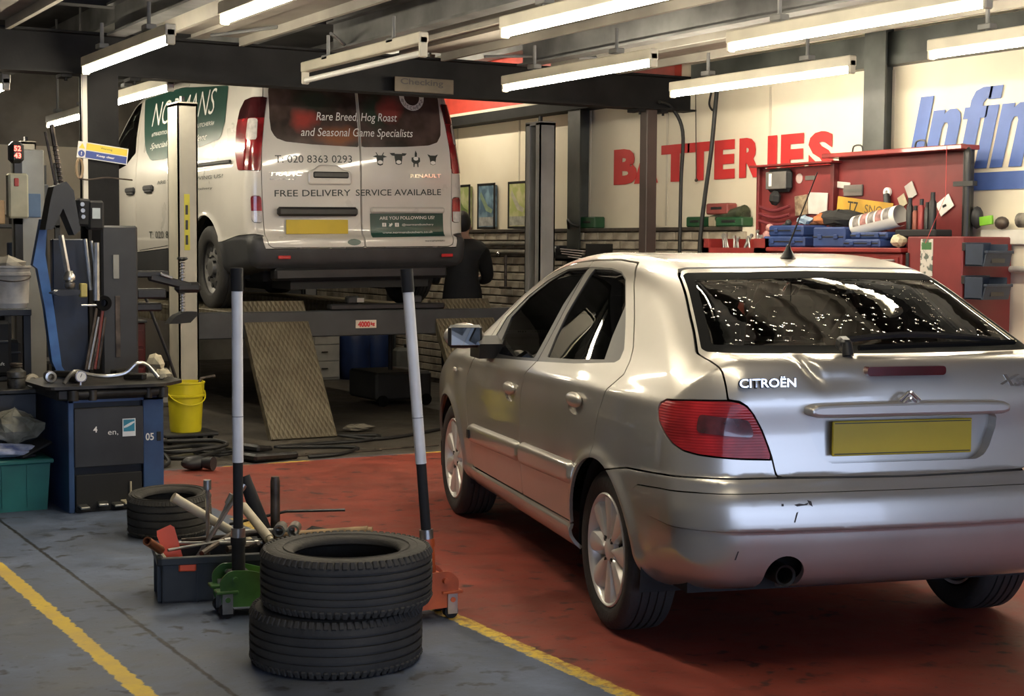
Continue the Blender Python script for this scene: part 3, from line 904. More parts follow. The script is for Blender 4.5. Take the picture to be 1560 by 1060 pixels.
            b = MB(); b.ball((xc, q * (yh + .002), zc + .020), 1, 20, (.088, .020, .030)); b.build('door_handle', m_silver, door)
        if q == 1:
            half_l = half
    rest = S
    rest = clip_mesh(rest, -(side(rest, 'FD') - g)); rest = clip_mesh(rest, -(side(rest, 'RD') - g))
    ws_ = mir([(0, 1.318), (.50, 1.300), (.54, 1.285), (.665, 1.005), (.64, .992), (0, .985)])
    wsd = np.maximum(poly_sdf(yz(rest), ws_), 1.38 - rest[0][:, 0])
    skin('windscreen', clip_mesh(rest, wsd), m_glass, t, .004, -.004)
    rest = clip_mesh(rest, -wsd)
    # roof panel apart from the sides
    body = skin('body_shell', rest, m_silver, t, .014)
    # bumper strip grooves, fuel-less left flank: panel lines as thin dark seams
    # badges
    Fr = lambda y, z, x: frame((x, y, z), (0, -1, 0), (.10, 0, 1))
    def rx(y, z):       # rear surface x at (y,z)
        xs = np.linspace(-.95, -.3, 400); f = car_F(xs, np.full(400, y), np.full(400, z)); i = int(np.argmax(f < 0)); return float(xs[i])
    nm_ = lettering('CITRO\u00cbN', m_trimblk, gate, Fr(.496, .982, rx(.496, .982) - .004), .045, bold=.0022, fit=(.208, .041), name='badge_back', depth=.003)
    lettering('CITRO\u00cbN', m_chrome, gate, Fr(.496, .983, rx(.496, .982) - .009), .045, bold=.0008, fit=(.202, .036), name='badge_lettering', depth=.003)
    lettering('Xsara', m_chrome, gate, Fr(-.46, .975, rx(-.46, .975) - .006), .05, bold=.0012, shear=.4, fit=(.215, .040), name='model_lettering', depth=.003)
    ch = MB()
    for k in (0, 1):
        zc = .912 + k * .021
        for s in (1, -1):
            ch.box((-.79 + .0, s * .020 + .01, zc), (.012, .050, .012), rotm(s * -40, 0, 0), .003)
    ch.build('chevron_emblem', m_chrome, gate)
    # handle bar above the plate, plate
    bar = spline2([(.36, .872), (.372, .888), (.36, .904), (.30, .913), (0, .916), (-.30, .913), (-.36, .904), (-.372, .888), (-.36, .872), (-.30, .866), (0, .866), (.30, .866)], 4)
    b = MB(); b.prism([(a, z) for a, z in bar], -.80, -.73, 'YZ'); ob = b.build('boot_handle', m_silver, gate)
    bv = ob.modifiers.new('b', 'BEVEL'); bv.width = .014; bv.segments = 3
    b = MB(); b.bb((-.735, -.262, .730), (-.727, .262, .848), .003); pl = b.build('number_plate', m_plate_y, gate)
    b = MB(); b.bb((-.7365, -.255, .736), (-.7355, .255, .739)); b.bb((-.7365, -.255, .839), (-.7355, .255, .842)); b.build('plate_border', m_trimblk, gate)
    b = MB(); b.prism(round_corners([(-.147, .999), (.147, .999), (.147, 1.030), (-.147, 1.030)], .015).tolist(), -.752, -.69, 'YZ'); b.build('high_brake_light', M('dark red brake lens', (.10, .008, .012), .15, var=.2, coat=.6), gate)
    # wiper
    b = MB(); b.cone((-.665, .175, 1.062), (-.655, .175, 1.105), .020, .017); b.box((-.63, .175, 1.10), (.05, .045, .045), rotm(0, -20, 0), .01)
    pts = [(-.625, .17, 1.112), (-.61, .05, 1.122), (-.60, -.10, 1.128), (-.585, -.30, 1.118), (-.575, -.46, 1.102)]
    b.tube(smooth_path(pts, 4), .011, 6); w_ = b.build('wiper_arm', m_trimblk, gate)
    b = MB(); pts2 = [(-.635, .12, 1.086), (-.628, -.1, 1.092), (-.605, -.35, 1.094), (-.575, -.52, 1.096)]
    b.tube(smooth_path(pts2, 4), .010, 6); b.build('wiper_blade', m_rubber, gate)
    # aerial
    b = MB(); b.lathe([(.0, .055), (.008, .05), (.012, .035), (.028, .008), (.034, 0), (0, 0)], 14, (.34, -.07, 1.385)); an = b.build('aerial_base', m_trimblk, t)
    MB().tube([(.34, -.07, 1.43), (.10, -.075, 1.72)], [.004, .0022], 6).build('aerial_mast', m_trimblk, an)
    # exhaust
    b = MB(); b.lathe([(.036, -.78), (.036, -.40), (.028, -.40), (.028, -.775), (.036, -.78)], 20, (0, .445, .345), 'X'); b.build('exhaust_pipe', M('sooty exhaust', (.03, .028, .026), .5, .6), t)
    # lower rub line on bumper: a raised lip follows the surface
    # mirrors
    for q in (1, -1):
        b = MB(); b.ball((1.70, q * .955, 1.000), 1, 18, (.055, .098, .062)); mo = b.build('door_mirror', m_silver, t)
        b = MB(); b.box((1.655, q * .960, 1.000), (.03, .165, .108), None, .022); b.build('mirror_bezel', m_trimblk, mo)
        b = MB(); b.box((1.639, q * .960, 1.000), (.004, .140, .084), None, .002); b.build('mirror_glass', M('mirror glass', (.5, .52, .52), .03, 1., var=.02), mo)
        b = MB(); b.prism([(1.62, .895), (1.80, .895), (1.79, .965), (1.70, 1.0), (1.60, .965)], q * .79, q * .90, 'XZ'); b.build('mirror_foot', m_trimblk, mo)
    MB().box((1.24, .838, .695), (.022, .02, .03), None, .006).build('door_lock', m_trimblk, t)
    MB().box((2.33, .852, .79), (.05, .012, .022), None, .005).build('side_repeater', M('repeater lens', (.75, .70, .6), .2), t)
    # wheel wells, floor, sills
    for cx in (0, 2.54):
        for q in (1, -1):
            b = MB(); b.lathe([(.36, q * .80), (.36, q * .42), (.0, q * .42)], 24, (cx, 0, .305), 'Y', a0=R(-15), a1=R(195)); b.build('wheel_arch_liner', m_lining, t)
    b = MB(); b.bb((-.55, -.70, .25), (2.05, .70, .32)); b.bb((-.62, -.62, .32), (-.35, .62, .60)); b.bb((2.0, -.45, .30), (3.1, .45, .60)); b.bb((-.70, -.55, .30), (.1, .42, .34))
    b.build('underbody', m_lining, t)
    b = MB(); b.bb((2.0, -.68, .55), (2.06, .68, .92)); b.bb((1.75, -.66, .80), (2.2, .66, .92), .03); b.cone((1.72, .36, .95), (1.70, .36, .97), .18, .18, 20); b.build('dashboard', m_lining, t)
    b = MB(); b.bb((-.62, -.60, .985), (-.28, .60, 1.005), .004); b.build('parcel_shelf', m_lining, t)
    lettering('motorcentre', m_trimblk, b.build('shelf_notice', M('shelf notice', (.30, .31, .29), .5), t) if False else MB().box((-.53, .16, 1.045), (.004, .34, .055), rotm(0, 12, 0)).build('window_sticker', M('pale window sticker', (.34, .36, .33), .5, var=.1), t), frame((-.536, .13, 1.045), (0, -1, 0), (.2, 0, 1)), .03, bold=.001, fit=(.20, .014))
    def seat(x, y, w, name, hr=1.12):
        b = MB(); b.box((x + .24, y, .42), (.50, w, .16), None, .05); b.box((x - .03, y, .72), (.14, w, .58), rotm(0, -14, 0), .05); so = b.build(name, m_seat, t)
        n = 1 if w < .6 else 2
        for k in range(n):
            yy = y + (0 if n == 1 else (k - .5) * .70)
            b = MB(); b.box((x - .12, yy, hr), (.09, .29, .19), rotm(0, -12, 0), .045); b.cone((x - .10, yy - .05, hr - .16), (x - .11, yy - .05, hr), .007); b.cone((x - .10, yy + .05, hr - .16), (x - .11, yy + .05, hr), .007)
            b.build('headrest', m_seat, so)
    seat(1.10, .36, .50, 'front_seat'); seat(1.10, -.36, .50, 'front_seat'); seat(.25, 0, 1.24, 'rear_bench', 1.10)
    # wheels
    wh = car_wheel()
    for k, (cx, q) in enumerate(((0, 1), (2.54, 1), (0, -1), (2.54, -1))):
        w = wh if k == 0 else copy_tree(wh)
        w.parent = t; w.location = (cx, q * .795, .298); w.rotation_euler = (0, R((0, 20, 35, 11)[k]), 0 if q == 1 else PI)
    return t
def tail_light_mat():
    if 'tail' in MATS: return MATS['tail']
    m = M('tail', (.52, .022, .026), .24, var=.22, scale=9, coat=.25, detail=2)
    m.name = 'ribbed red tail lens'
    nt = m.node_tree; N = nt.nodes; L = nt.links; b = N['Principled BSDF']
    tc = N.new('ShaderNodeTexCoord'); wv = N.new('ShaderNodeTexWave'); wv.bands_direction = 'Z'; wv.inputs['Scale'].default_value = 34
    L.new(tc.outputs['Object'], wv.inputs['Vector'])
    bp = N.new('ShaderNodeBump'); bp.inputs['Strength'].default_value = .25; bp.inputs['Distance'].default_value = .004; L.new(wv.outputs['Fac'], bp.inputs['Height']); L.new(bp.outputs[0], b.inputs['Normal'])
    return m
TYRE_PROF = lambda r, w: [(r * .70, -w * .30), (r * .72, -w * .44), (r * .80, -w * .50), (r * .90, -w * .515), (r * .965, -w * .47), (r * .992, -w * .40)]
def tyre_profile(R0, w, rim, grooves=4, gd=.007):
    """closed section (r, offset) of a tyre with tread grooves"""
    p = [(rim - .004, -w * .40), (rim + .004, -w * .455), (rim + .022, -w * .485), ((R0 + rim) / 2 + .01, -w * .515), (R0 - .026, -w * .495), (R0 - .012, -w * .455), (R0 - .004, -w * .405)]
    tw = w * .80; n = grooves
    for i in range(n):
        c = -tw / 2 + tw * (i + 1) / (n + 1)
        rr = R0 - .0 - .003 * (abs(c) / (tw / 2)) ** 2
        p += [(rr, c - .005), (rr - gd, c - .004), (rr - gd, c + .004), (rr, c + .005)]
    p += [(a, -b) for a, b in reversed(p[:7])]
    p += [(rim - .004, w * .35), (rim + .012, w * .30), (R0 - .035, w * .34), (R0 - .022, 0), (R0 - .035, -w * .34), (rim + .012, -w * .30), (rim - .004, -w * .40)]
    return p
def car_wheel():
    w = bpy.data.objects.new('wheel', None); C.objects.link(w)
    MB().lathe([(r, o - .075) for r, o in tyre_profile(.298, .19, .212)], 64, (0, 0, 0), 'Y').build('tyre', m_tyre, w)
    b = MB(); b.lathe([(.2125, .004), (.213, .012), (.208, .016), (.201, .012), (.196, .000), (.188, -.03), (.184, -.06), (.188, -.15), (.20, -.155)], 48, (0, 0, 0), 'Y')
    rim = b.build('rim', m_alloy, w)
    MB().lathe([(.0, -.050), (.186, -.055)], 32, (0, 0, 0), 'Y').build('rim_shade_disc', m_lining, w)  # dark backing disc, shade between the spokes put into its colour
    n = 8
    for k in range(n):
        a = 2 * PI * k / n
        vs = []; fs = []; nr, nc = 9, 7
        for i in range(nr):
            u = i / (nr - 1); r = .040 + u * .158
            hw = .012 + .042 * math.sin(min(1, u * 1.05) * PI / 2) ** 1.2 * (1 if u < .9 else 1 - .12 * ((u - .9) / .1) ** 2)
            for j in range(nc):
                s = -1 + 2 * j / (nc - 1)
                y = .002 - .004 * u + .014 * (1 - s * s) - (.022 if abs(s) > .99 else 0) - .010 * (1 - u)
                x = s * hw
                vs.append((r * math.cos(a) - x * math.sin(a), y, r * math.sin(a) + x * math.cos(a)))
        for i in range(nr - 1):
            for j in range(nc - 1):
                fs.append((i * nc + j, (i + 1) * nc + j, (i + 1) * nc + j + 1, i * nc + j + 1))
        b = MB(); b.add(vs, fs, True); b.build('spoke', m_alloy, w)
    b = MB(); b.lathe([(0, .010), (.03, .008), (.052, -.002), (.056, -.02)], 24, (0, 0, 0), 'Y'); b.build('hub_cap', m_alloy, w)
    for k in range(4):
        a = 2 * PI * (k + .5) / 4
        b = MB(); b.cone((.052 * math.cos(a), -.01, .052 * math.sin(a)), (.052 * math.cos(a), .006, .052 * math.sin(a)), .011, n=8); b.build('wheel_bolt', m_lining, w)
    return w
car = build_car()

# van: x forward from the rear axle, y to its left, z up from the runway
VAN_PROF = spline2([(-.80, .33), (-.95, .36), (-.985, .46), (-.98, .57), (-.935, .62), (-.925, .80), (-.925, 1.10), (-.91, 1.35), (-.87, 1.65), (-.81, 1.86), (-.70, 1.945),
                    (-.3, 1.965), (.6, 1.972), (1.6, 1.965), (2.15, 1.93), (2.45, 1.85), (2.9, 1.56), (3.35, 1.22), (3.6, 1.10), (3.88, .98), (3.99, .80), (4.02, .55), (3.98, .30), (3.7, .24), (2.0, .22), (.3, .22)], 6)
VAN_TAB = Table2(VAN_PROF, (-1.4, 0), (4.4, 2.4), .0125)
VAN_SZ = np.array([.1, .3, .5, .62, .8, 1.0, 1.12, 1.25, 1.5, 1.7, 1.85, 2.3])
VAN_SY = np.array([.92, .945, .965, .972, .975, .972, .965, .948, .905, .865, .83, .70])
_vz = np.linspace(.1, 2.3, 441); _vy = np.interp(_vz, VAN_SZ, VAN_SY)
_kk = np.exp(-.5 * (np.arange(-16, 17) / 7.) ** 2); _vy = np.convolve(np.pad(_vy, 16, mode='edge'), _kk / _kk.sum(), 'valid')
def van_F(x, y, z):
    ay = np.abs(y)
    w = np.interp(z, _vz, _vy) - .03 * sstep(-.2, -1.0, x) - .30 * sstep(2.9, 4.3, x)
    k = .035 * sstep(.5, -.5, x) - .14 * sstep(2., 3.2, x)
    prof = VAN_TAB(x - k * ay * ay, z)
    sidew = ay - w
    rr = np.sqrt(x ** 2 + (z - .343) ** 2)
    sidew = sidew - .022 * np.exp(-((rr - .40) / .04) ** 2) * sstep(.25, .4, z)
    sidew = sidew + .010 * np.exp(-((z - 1.17) / .012) ** 2) * sstep(-.60, -.57, x) * sstep(1.02, .98, x)      # sliding door rail
    sidew = sidew - .008 * sstep(.60, .56, z)                                                     # plastic sill
    return rmax(prof, sidew, .085)

# ------------------------------------------------------------------ white delivery van
m_van = paint('white van paint', (.61, .58, .52), rough=.28, metal=0., coat=.9)
m_van_plastic = M('dark grey bumper plastic', (.040, .041, .043), .5, var=.15, scale=5, bump=.05)
m_van_green = M('bottle green vinyl', (.020, .070, .052), .3, var=.1, coat=.4)
m_ink = M('dark green print', (.020, .028, .022), .45, var=.05)
m_white_print = M('white print', (.80, .78, .72), .4, var=.04)
m_clear = M('clear lamp lens', (.62, .58, .55), .12, var=.15, scale=25, coat=1.)
def vinyl_photo():
    """dark photographic print on the rear glass: brown with blurred reds and greens"""
    m = bpy.data.materials.new('photo print on glass'); m.use_nodes = True
    nt = m.node_tree; N = nt.nodes; L = nt.links; b = N['Principled BSDF']
    tc = N.new('ShaderNodeTexCoord')
    def nz(s, off):
        mp = N.new('ShaderNodeMapping'); mp.inputs['Location'].default_value = (off, off * 2, off * 3); L.new(tc.outputs['Object'], mp.inputs[0])
        n = N.new('ShaderNodeTexNoise'); n.inputs['Scale'].default_value = s; n.inputs['Detail'].default_value = 3; L.new(mp.outputs[0], n.inputs['Vector']); return n.outputs['Fac']
    def blob(yc, zc, ry, rz):
        sp = N.new('ShaderNodeMapping'); sp.vector_type = 'POINT'; sp.inputs['Location'].default_value = (0, -yc / ry, -zc / rz); sp.inputs['Scale'].default_value = (0, 1 / ry, 1 / rz); L.new(tc.outputs['Object'], sp.inputs[0])
        ln = N.new('ShaderNodeVectorMath'); ln.operation = 'LENGTH'; L.new(sp.outputs[0], ln.inputs[0])
        a = N.new('ShaderNodeMath'); a.operation = 'ADD'; L.new(ln.outputs['Value'], a.inputs[0]); L.new(nz(7, yc), a.inputs[1])
        r = N.new('ShaderNodeMapRange'); r.inputs['From Min'].default_value = 1.55; r.inputs['From Max'].default_value = .9; L.new(a.outputs[0], r.inputs['Value']); return r.outputs[0]
    def mix(f, a, c):
        n = N.new('ShaderNodeMix'); n.data_type = 'RGBA'; L.new(f, n.inputs[0])
        for i, v in ((6, a), (7, c)):
            if isinstance(v, tuple): n.inputs[i].default_value = (*v, 1)
            else: L.new(v, n.inputs[i])
        return n.outputs[2]
    rr = N.new('ShaderNodeMapRange'); rr.inputs['From Min'].default_value = .35; rr.inputs['From Max'].default_value = .65; L.new(nz(4, 1.), rr.inputs['Value'])
    c = mix(rr.outputs[0], (.030, .020, .016), (.095, .060, .050))
    c = mix(blob(.46, 1.50, .13, .10), c, (.30, .045, .035)); c = mix(blob(.17, 1.38, .22, .09), c, (.24, .085, .035)); c = mix(blob(-.16, 1.58, .14, .16), c, (.030, .045, .030))
    c = mix(blob(-.28, 1.60, .13, .12), c, (.24, .050, .040)); c = mix(blob(.35, 1.65, .22, .1), c, (.030, .035, .025))
    L.new(c, b.inputs['Base Color']); b.inputs['Roughness'].default_value = .22
    return m
def decal(txt, mat, parent, F, mode, a, zc, fit, name='lettering', shear=0., bold=.0, geo=None, off=.003, slant=0.):
    """flat print laid on a body surface; mode 'side' (a = x) or 'rear' (a = y); runs from front/left in reading order"""
    vs, fs = geo if geo else text_geo(txt, .1, bold, shear)
    V = np.array(vs)[:, :2]
    lo, hi = V.min(0), V.max(0)
    V = (V - (lo + hi) / 2) / np.maximum(hi - lo, 1e-9) * np.array(fit)
    if mode == 'side':      # seen from the left side: reading direction runs to -x
        x = a - V[:, 0]; z = zc + V[:, 1] + slant * V[:, 0]
        lo_, hi_ = np.full(len(x), .5), np.full(len(x), 1.2)
        for _ in range(24):
            m = (lo_ + hi_) / 2; ins = F(x, m, z) < 0; lo_ = np.where(ins, m, lo_); hi_ = np.where(ins, hi_, m)
        P = np.stack([x, hi_ + off, z], 1)
    else:                   # seen from behind: reading direction runs to -y
        y = a - V[:, 0]; z = zc + V[:, 1] + slant * V[:, 0]
        lo_, hi_ = np.full(len(y), -1.3), np.full(len(y), -.3)
        for _ in range(24):
            m = (lo_ + hi_) / 2; ins = F(m, y, z) < 0; hi_ = np.where(ins, m, hi_); lo_ = np.where(ins, lo_, m)
        P = np.stack([lo_ - off, y, z], 1)
    groups = [list(range(len(fs)))]
    if txt and ' ' in txt:                                     # one object for each word
        x0 = V[:, 0]; iv = sorted((min(x0[i] for i in f), max(x0[i] for i in f), k) for k, f in enumerate(fs))
        groups = [[]]; end = None; gap = fit[1] * .32
        for a_, b_, k in iv:
            if end is not None and a_ > end + gap: groups.append([])
            groups[-1].append(k); end = b_ if end is None else max(end, b_)
    for gk in groups:
        F2 = [fs[k] for k in gk]; used = sorted({i for f in F2 for i in f}); mp = {i: j for j, i in enumerate(used)}
        me = bpy.data.meshes.new(name); me.from_pydata(P[used].tolist(), [], [tuple(mp[i] for i in f) for f in F2]); me.materials.append(mat)
        o = bpy.data.objects.new(name, me); C.objects.link(o); o.parent = parent
    return o
def disc_geo(n=20):
    return [(math.cos(2 * PI * i / n), math.sin(2 * PI * i / n), 0) for i in range(n)], [tuple(range(n))]
def poly_geo(*polys):
    vs = []; fs = []
    for p in polys:
        o = len(vs); vs += [(a, b, 0) for a, b in p]; fs.append(tuple(range(o, o + len(p))))
    return vs, fs
def grid_geo(n, m):
    vs = [(i / n, j / m, 0) for j in range(m + 1) for i in range(n + 1)]
    return vs, [(j * (n + 1) + i, j * (n + 1) + i + 1, (j + 1) * (n + 1) + i + 1, (j + 1) * (n + 1) + i) for j in range(m) for i in range(n)]
def build_van():
    t = thing('delivery_van', 'white butcher delivery van raised on the vehicle lift with green side panel', 'van', (5.10, 12.15, .905), 90)
    t.rotation_euler = (R(-.8), 0, R(90))
    S = surface_nets(van_F, (-1.12, -1.06, .15), (4.15, 1.06, 2.05), .022)
    S = clip_mesh(S, .24 - S[0][:, 2])
    xz = lambda S: np.stack([S[0][:, 0], S[0][:, 2]], 1)
    yz = lambda S: np.stack([S[0][:, 1], S[0][:, 2]], 1)
    sz = lambda S: np.stack([np.abs(S[0][:, 1]) + S[0][:, 0] + .93, S[0][:, 2]], 1)
    ar = lambda S: .405 - np.minimum(np.hypot(S[0][:, 0], S[0][:, 2] - .365), np.hypot(S[0][:, 0] - 3.098, S[0][:, 2] - .365))
    S = clip_mesh(S, ar(S))
    g = .003
    def bump(S):
        s = sz(S); x, z = S[0][:, 0], S[0][:, 2]
        a = z - np.interp(s[:, 0], [0, .795, .825, .90, 1.2, 1.5, 1.8], [.497, .497, .60, .612, .600, .555, .53])
        b = z - np.interp(x, [-.5, .4, 1., 2.2, 3.5], [.54, .52, .495, .445, .42])
        return np.where(x < .1, a, b)
    Sb = clip_mesh(S, bump(S) + g); S = clip_mesh(S, -(bump(S) - g))
    rb = clip_mesh(Sb, Sb[0][:, 0] - .1); skin('rear_bumper', rb, m_van_plastic, t, .02)
    skin('sill_cladding', clip_mesh(Sb, .1 - Sb[0][:, 0]), m_van_plastic, t, .015)
    # lamps
    LMP = [(.862, 1.10), (1.155, 1.108), (1.235, 1.25), (1.245, 1.45), (1.20, 1.58), (1.12, 1.65), (.98, 1.665), (.835, 1.665), (.85, 1.35)]
    LM2 = round_corners([(.855, .700), (.948, .706), (.955, .905), (.862, .905)], .02)
    lim = lambda S: S[0][:, 0] + .35
    d1 = lambda S: np.maximum(poly_sdf(sz(S), LMP), lim(S)); d2 = lambda S: np.maximum(poly_sdf(sz(S), LM2), lim(S))
    for d, nm in ((d1, 'tail_light'), (d2, 'fog_light')):
        Sl = clip_mesh(S, d(S)); S = clip_mesh(S, -(d(S) - .004))
        for q in (1, -1):
            H = clip_mesh(Sl, -Sl[0][:, 1] * q)
            L_ = skin(nm, H, M('van red lens', (.36, .02, .025), .16, var=.35, scale=8, coat=1.), t, .02, .006)
            if nm == 'tail_light':
                skin('dark_lens', clip_mesh(H, 1.505 - H[0][:, 2]), M('smoked lens', (.05, .008, .01), .15, var=.3, coat=1.), L_, 0, .0085)
                cl = clip_mesh(H, poly_sdf(sz(H), round_corners([(.90, 1.335), (1.03, 1.335), (1.02, 1.50), (.90, 1.50)], .02)))
                skin('clear_lens', cl, m_clear, L_, 0, .009)
            else:
                skin('clear_lens', clip_mesh(H, H[0][:, 2] - .79), m_clear, L_, 0, .009)
    # rear doors
    DO = [(.004, .505), (.76, .505), (.80, .525), (.812, .60), (.822, .9), (.825, 1.1), (.815, 1.3), (.80, 1.5), (.77, 1.75), (.72, 1.90), (.004, 1.90)]
    GL = [(.012, 1.296), (.40, 1.308), (.62, 1.325), (.70, 1.352), (.735, 1.41), (.742, 1.5), (.735, 1.72), (.69, 1.84), (.012, 1.86)]
    m_photo = vinyl_photo()
    for q in (1, -1):
        dd = lambda S: np.maximum(poly_sdf(np.stack([S[0][:, 1] * q, S[0][:, 2]], 1), DO), lim(S) + .1)
        D = clip_mesh(S, dd(S) + g); S = clip_mesh(S, -(dd(S) - g))
        dg = poly_sdf(np.stack([D[0][:, 1] * q, D[0][:, 2]], 1), GL)
        door = skin('rear_door', clip_mesh(D, -dg), m_van, t, .02)
        skin('printed_glass', clip_mesh(D, dg), m_photo, door, .0, .0)
        if q == 1:
            left = door
        else:
            right = door
    # side doors: cab door seam and sliding door as own panels on the left flank
    VIN = [(2.067, 1.871), (1.901, 1.583), (1.808, 1.44), (1.73, 1.368), (1.576, 1.293), (1.493, 1.278), (1.167, 1.276), (.497, 1.311), (.039, 1.349), (-.222, 1.369), (-.281, 1.395), (-.324, 1.512), (-.267, 1.76), (-.25, 1.80), (1.0, 1.89)]
    CABG = [(2.16, 1.86), (2.12, 1.50), (2.08, 1.376), (2.363, 1.270), (2.95, 1.20), (3.15, 1.24), (2.6, 1.66), (2.40, 1.83)]
    for q in (1, -1):
        half = lambda S: -S[0][:, 1] * q
        sl = [(1.93, .47), (1.96, 1.10), (2.02, 1.40), (2.14, 1.90), (.80, 1.90), (.80, .53)]
        cd_ = [(1.945, .47), (1.975, 1.10), (2.035, 1.40), (2.155, 1.88), (2.42, 1.86), (2.70, 1.66), (3.05, 1.35), (2.98, .95), (2.75, .62), (2.62, .47)]
        for nm, pl in (('sliding_door', sl), ('cab_door', cd_)):
            f = lambda S: np.maximum(np.maximum(poly_sdf(xz(S), pl), .3 - np.abs(S[0][:, 1])), half(S))
            D = clip_mesh(S, f(S) + g); S = clip_mesh(S, -(f(S) - g))
            if nm == 'cab_door':
                dg = poly_sdf(xz(D), CABG); dr = skin(nm, clip_mesh(D, -dg), m_van, t, .015)
                skin('cab_window', clip_mesh(D, dg), m_glass, dr, .0, -.004); hx, hz = 2.10, 1.03
            else:
                dr = skin(nm, D, m_van, t, .015); hx, hz = 1.53, 1.035
            b = MB(); b.box((hx, q * .985, hz), (.26, .03, .05), None, .012); b.box((hx, q * .985, hz - .02), (.20, .02, .05), None, .01); b.build('door_handle', m_van_plastic, dr)
            if nm == 'sliding_door' and q == 1: slide = dr
    wsd = np.maximum(poly_sdf(yz(S), mir([(0, 1.86), (.62, 1.84), (.86, 1.25), (0, 1.2)])), 2.3 - S[0][:, 0])
    skin('windscreen', clip_mesh(S, wsd), m_glass, t, 0, -.004); S = clip_mesh(S, -wsd)
    skin('body_shell', S, m_van, t, .015)
    # green vinyl on the left flank: own thin skin over the panels
    S2 = surface_nets(van_F, (-.5, .5, 1.2), (2.3, 1.06, 2.0), .03)
    vg = skin('side_vinyl', clip_mesh(S2, poly_sdf(xz(S2), VIN)), m_van_green, t, 0, .004)
    decal('NORMANS', m_white_print, vg, van_F, 'side', .83, 1.70, (1.68, .215), off=.008, bold=-.0008)
    decal('#TRADITIONAL & FREE RANGE BUTCHERS#', m_white_print, vg, van_F, 'side', .77, 1.515, (1.70, .035), off=.008)
    decal('Specialist Independent', m_white_print, vg, van_F, 'side', .83, 1.405, (1.56, .07), off=.008, shear=.4)
    decal('ARE YOU FOLLOWING US?', m_ink, t, van_F, 'side', .43, 1.075, (1.72, .030), off=.006)
    decal('@normansbutchery', m_ink, t, van_F, 'side', .35, .985, (1.1, .026), off=.006)
    decal('T: 020 8363 0293', m_ink, t, van_F, 'side', .95, .615, (1.20, .062), off=.006)
    MB().bb((-.555, .935, 1.170), (.99, .962, 1.196), .004).build('door_rail', m_trimblk, t)
    # rear lettering
    sl_ = .016
    decal('Rare Breed, Hog Roast', m_white_print, left, van_F, 'rear', .01, 1.525, (.70, .085), shear=.25, slant=sl_, off=.005)
    decal('and Seasonal Game Specialists', m_white_print, left, van_F, 'rear', .01, 1.402, (.97, .085), shear=.25, slant=sl_, off=.005)
    decal('T: 020 8363 0293', m_ink, left, van_F, 'rear', .395, 1.195, (.64, .058), slant=sl_)
    decal('TRAFIC', m_chrome, left, van_F, 'rear', .628, 1.075, (.27, .028), shear=.2, bold=.002, name='model_badge', off=.006, slant=sl_)
    decal('business', m_chrome, left, van_F, 'rear', .65, 1.038, (.22, .016), name='trim_badge', off=.006, slant=sl_)
    decal('RENAULT', m_chrome, right, van_F, 'rear', -.58, 1.078, (.285, .030), bold=.003, name='maker_badge', off=.006, slant=sl_)
    decal('FREE DELIVERY', m_ink, left, van_F, 'rear', .408, .930, (.632, .050), bold=.0006, slant=sl_)
    decal('SERVICE AVAILABLE', m_ink, right, van_F, 'rear', -.337, .942, (.77, .050), bold=.0006, slant=sl_)
    # animal heads: head, ears and muzzle as printed outlines
    def head(y, z, kind):
        ear = [(-1.25, .55), (-.55, .85), (-.5, .35)]; ear2 = [(1.25, .55), (.55, .85), (.5, .35)]
        face = [(-.55, .8), (.55, .8), (.6, .2), (.5, -.5), (.45, -.95), (0, -1.1), (-.45, -.95), (-.5, -.5), (-.6, .2)]
        pol = [face]
        if kind == 0: pol += [ear, ear2, [(-.5, .8), (-.75, 1.35), (-.6, 1.35), (-.3, .8)], [(.5, .8), (.75, 1.35), (.6, 1.35), (.3, .8)]]
        if kind == 1: pol += [[(-1.3, .9), (-.55, .95), (-.5, .4), (-1.0, .5)], [(1.3, .9), (.55, .95), (.5, .4), (1.0, .5)]]
        if kind == 2: pol = [[(-.55, .3), (.55, .3), (.6, -.3), (.35, -.6), (.35, -1.2), (.2, -1.2), (.15, -.7), (-.15, -.7), (-.2, -1.2), (-.35, -1.2), (-.35, -.6), (-.6, -.3)], [(-.15, .3), (.15, .3), (.2, .9), (0, 1.4), (-.12, .9)]]
        if kind == 3: pol += [[(-1.0, 1.05), (-.5, .85), (-.6, .3)], [(1.0, 1.05), (.5, .85), (.6, .3)]]
        decal('', m_ink, right, van_F, 'rear', y, z, ((.128, .155, .08, .10)[kind], (.105, .095, .135, .088)[kind]), name='animal_print', geo=poly_geo(*pol))
        decal('', m_white_print, right, van_F, 'rear', y, z - (.025 if kind != 2 else .0), (.045, .030), name='muzzle_print', geo=disc_geo(), off=.005)
    for k, (y, z) in enumerate(((-.17, 1.206), (-.335, 1.210), (-.492, 1.215), (-.65, 1.210))): head(y, z, k)
    decal('', m_van_green, right, van_F, 'rear', -.405, .680, (.665, .190), geo=grid_geo(14, 10), name='green_panel', off=.0035, slant=.012)
    decal('ARE YOU FOLLOWING US?', m_white_print, right, van_F, 'rear', -.405, .738, (.50, .026), bold=.001, off=.0065, slant=.012)
    decal('@normansbutchery', m_white_print, right, van_F, 'rear', -.50, .682, (.29, .022), off=.0065, slant=.012)
    decal('www.normansbutchers.co.uk', m_white_print, right, van_F, 'rear', -.405, .622, (.46, .018), off=.0065, slant=.012)
    for k, ch in enumerate(('f', 'y', 'o')):
        decal('', m_white_print, right, van_F, 'rear', -.195 - k * .057, .682, (.036, .030), geo=poly_geo([(-1, -1), (1, -1), (1, 1), (-1, 1)]) if k != 1 else poly_geo([(-1, -.8), (0, -1), (.9, 0), (1, .7), (.4, 1), (.1, .4), (-.8, .8), (-.5, 0)]), name='social_icon', off=.0065)
        if k != 1: decal(ch, m_van_green, right, van_F, 'rear', -.195 - k * .057, .682, (.012, .020), name='icon_letter', off=.0085)
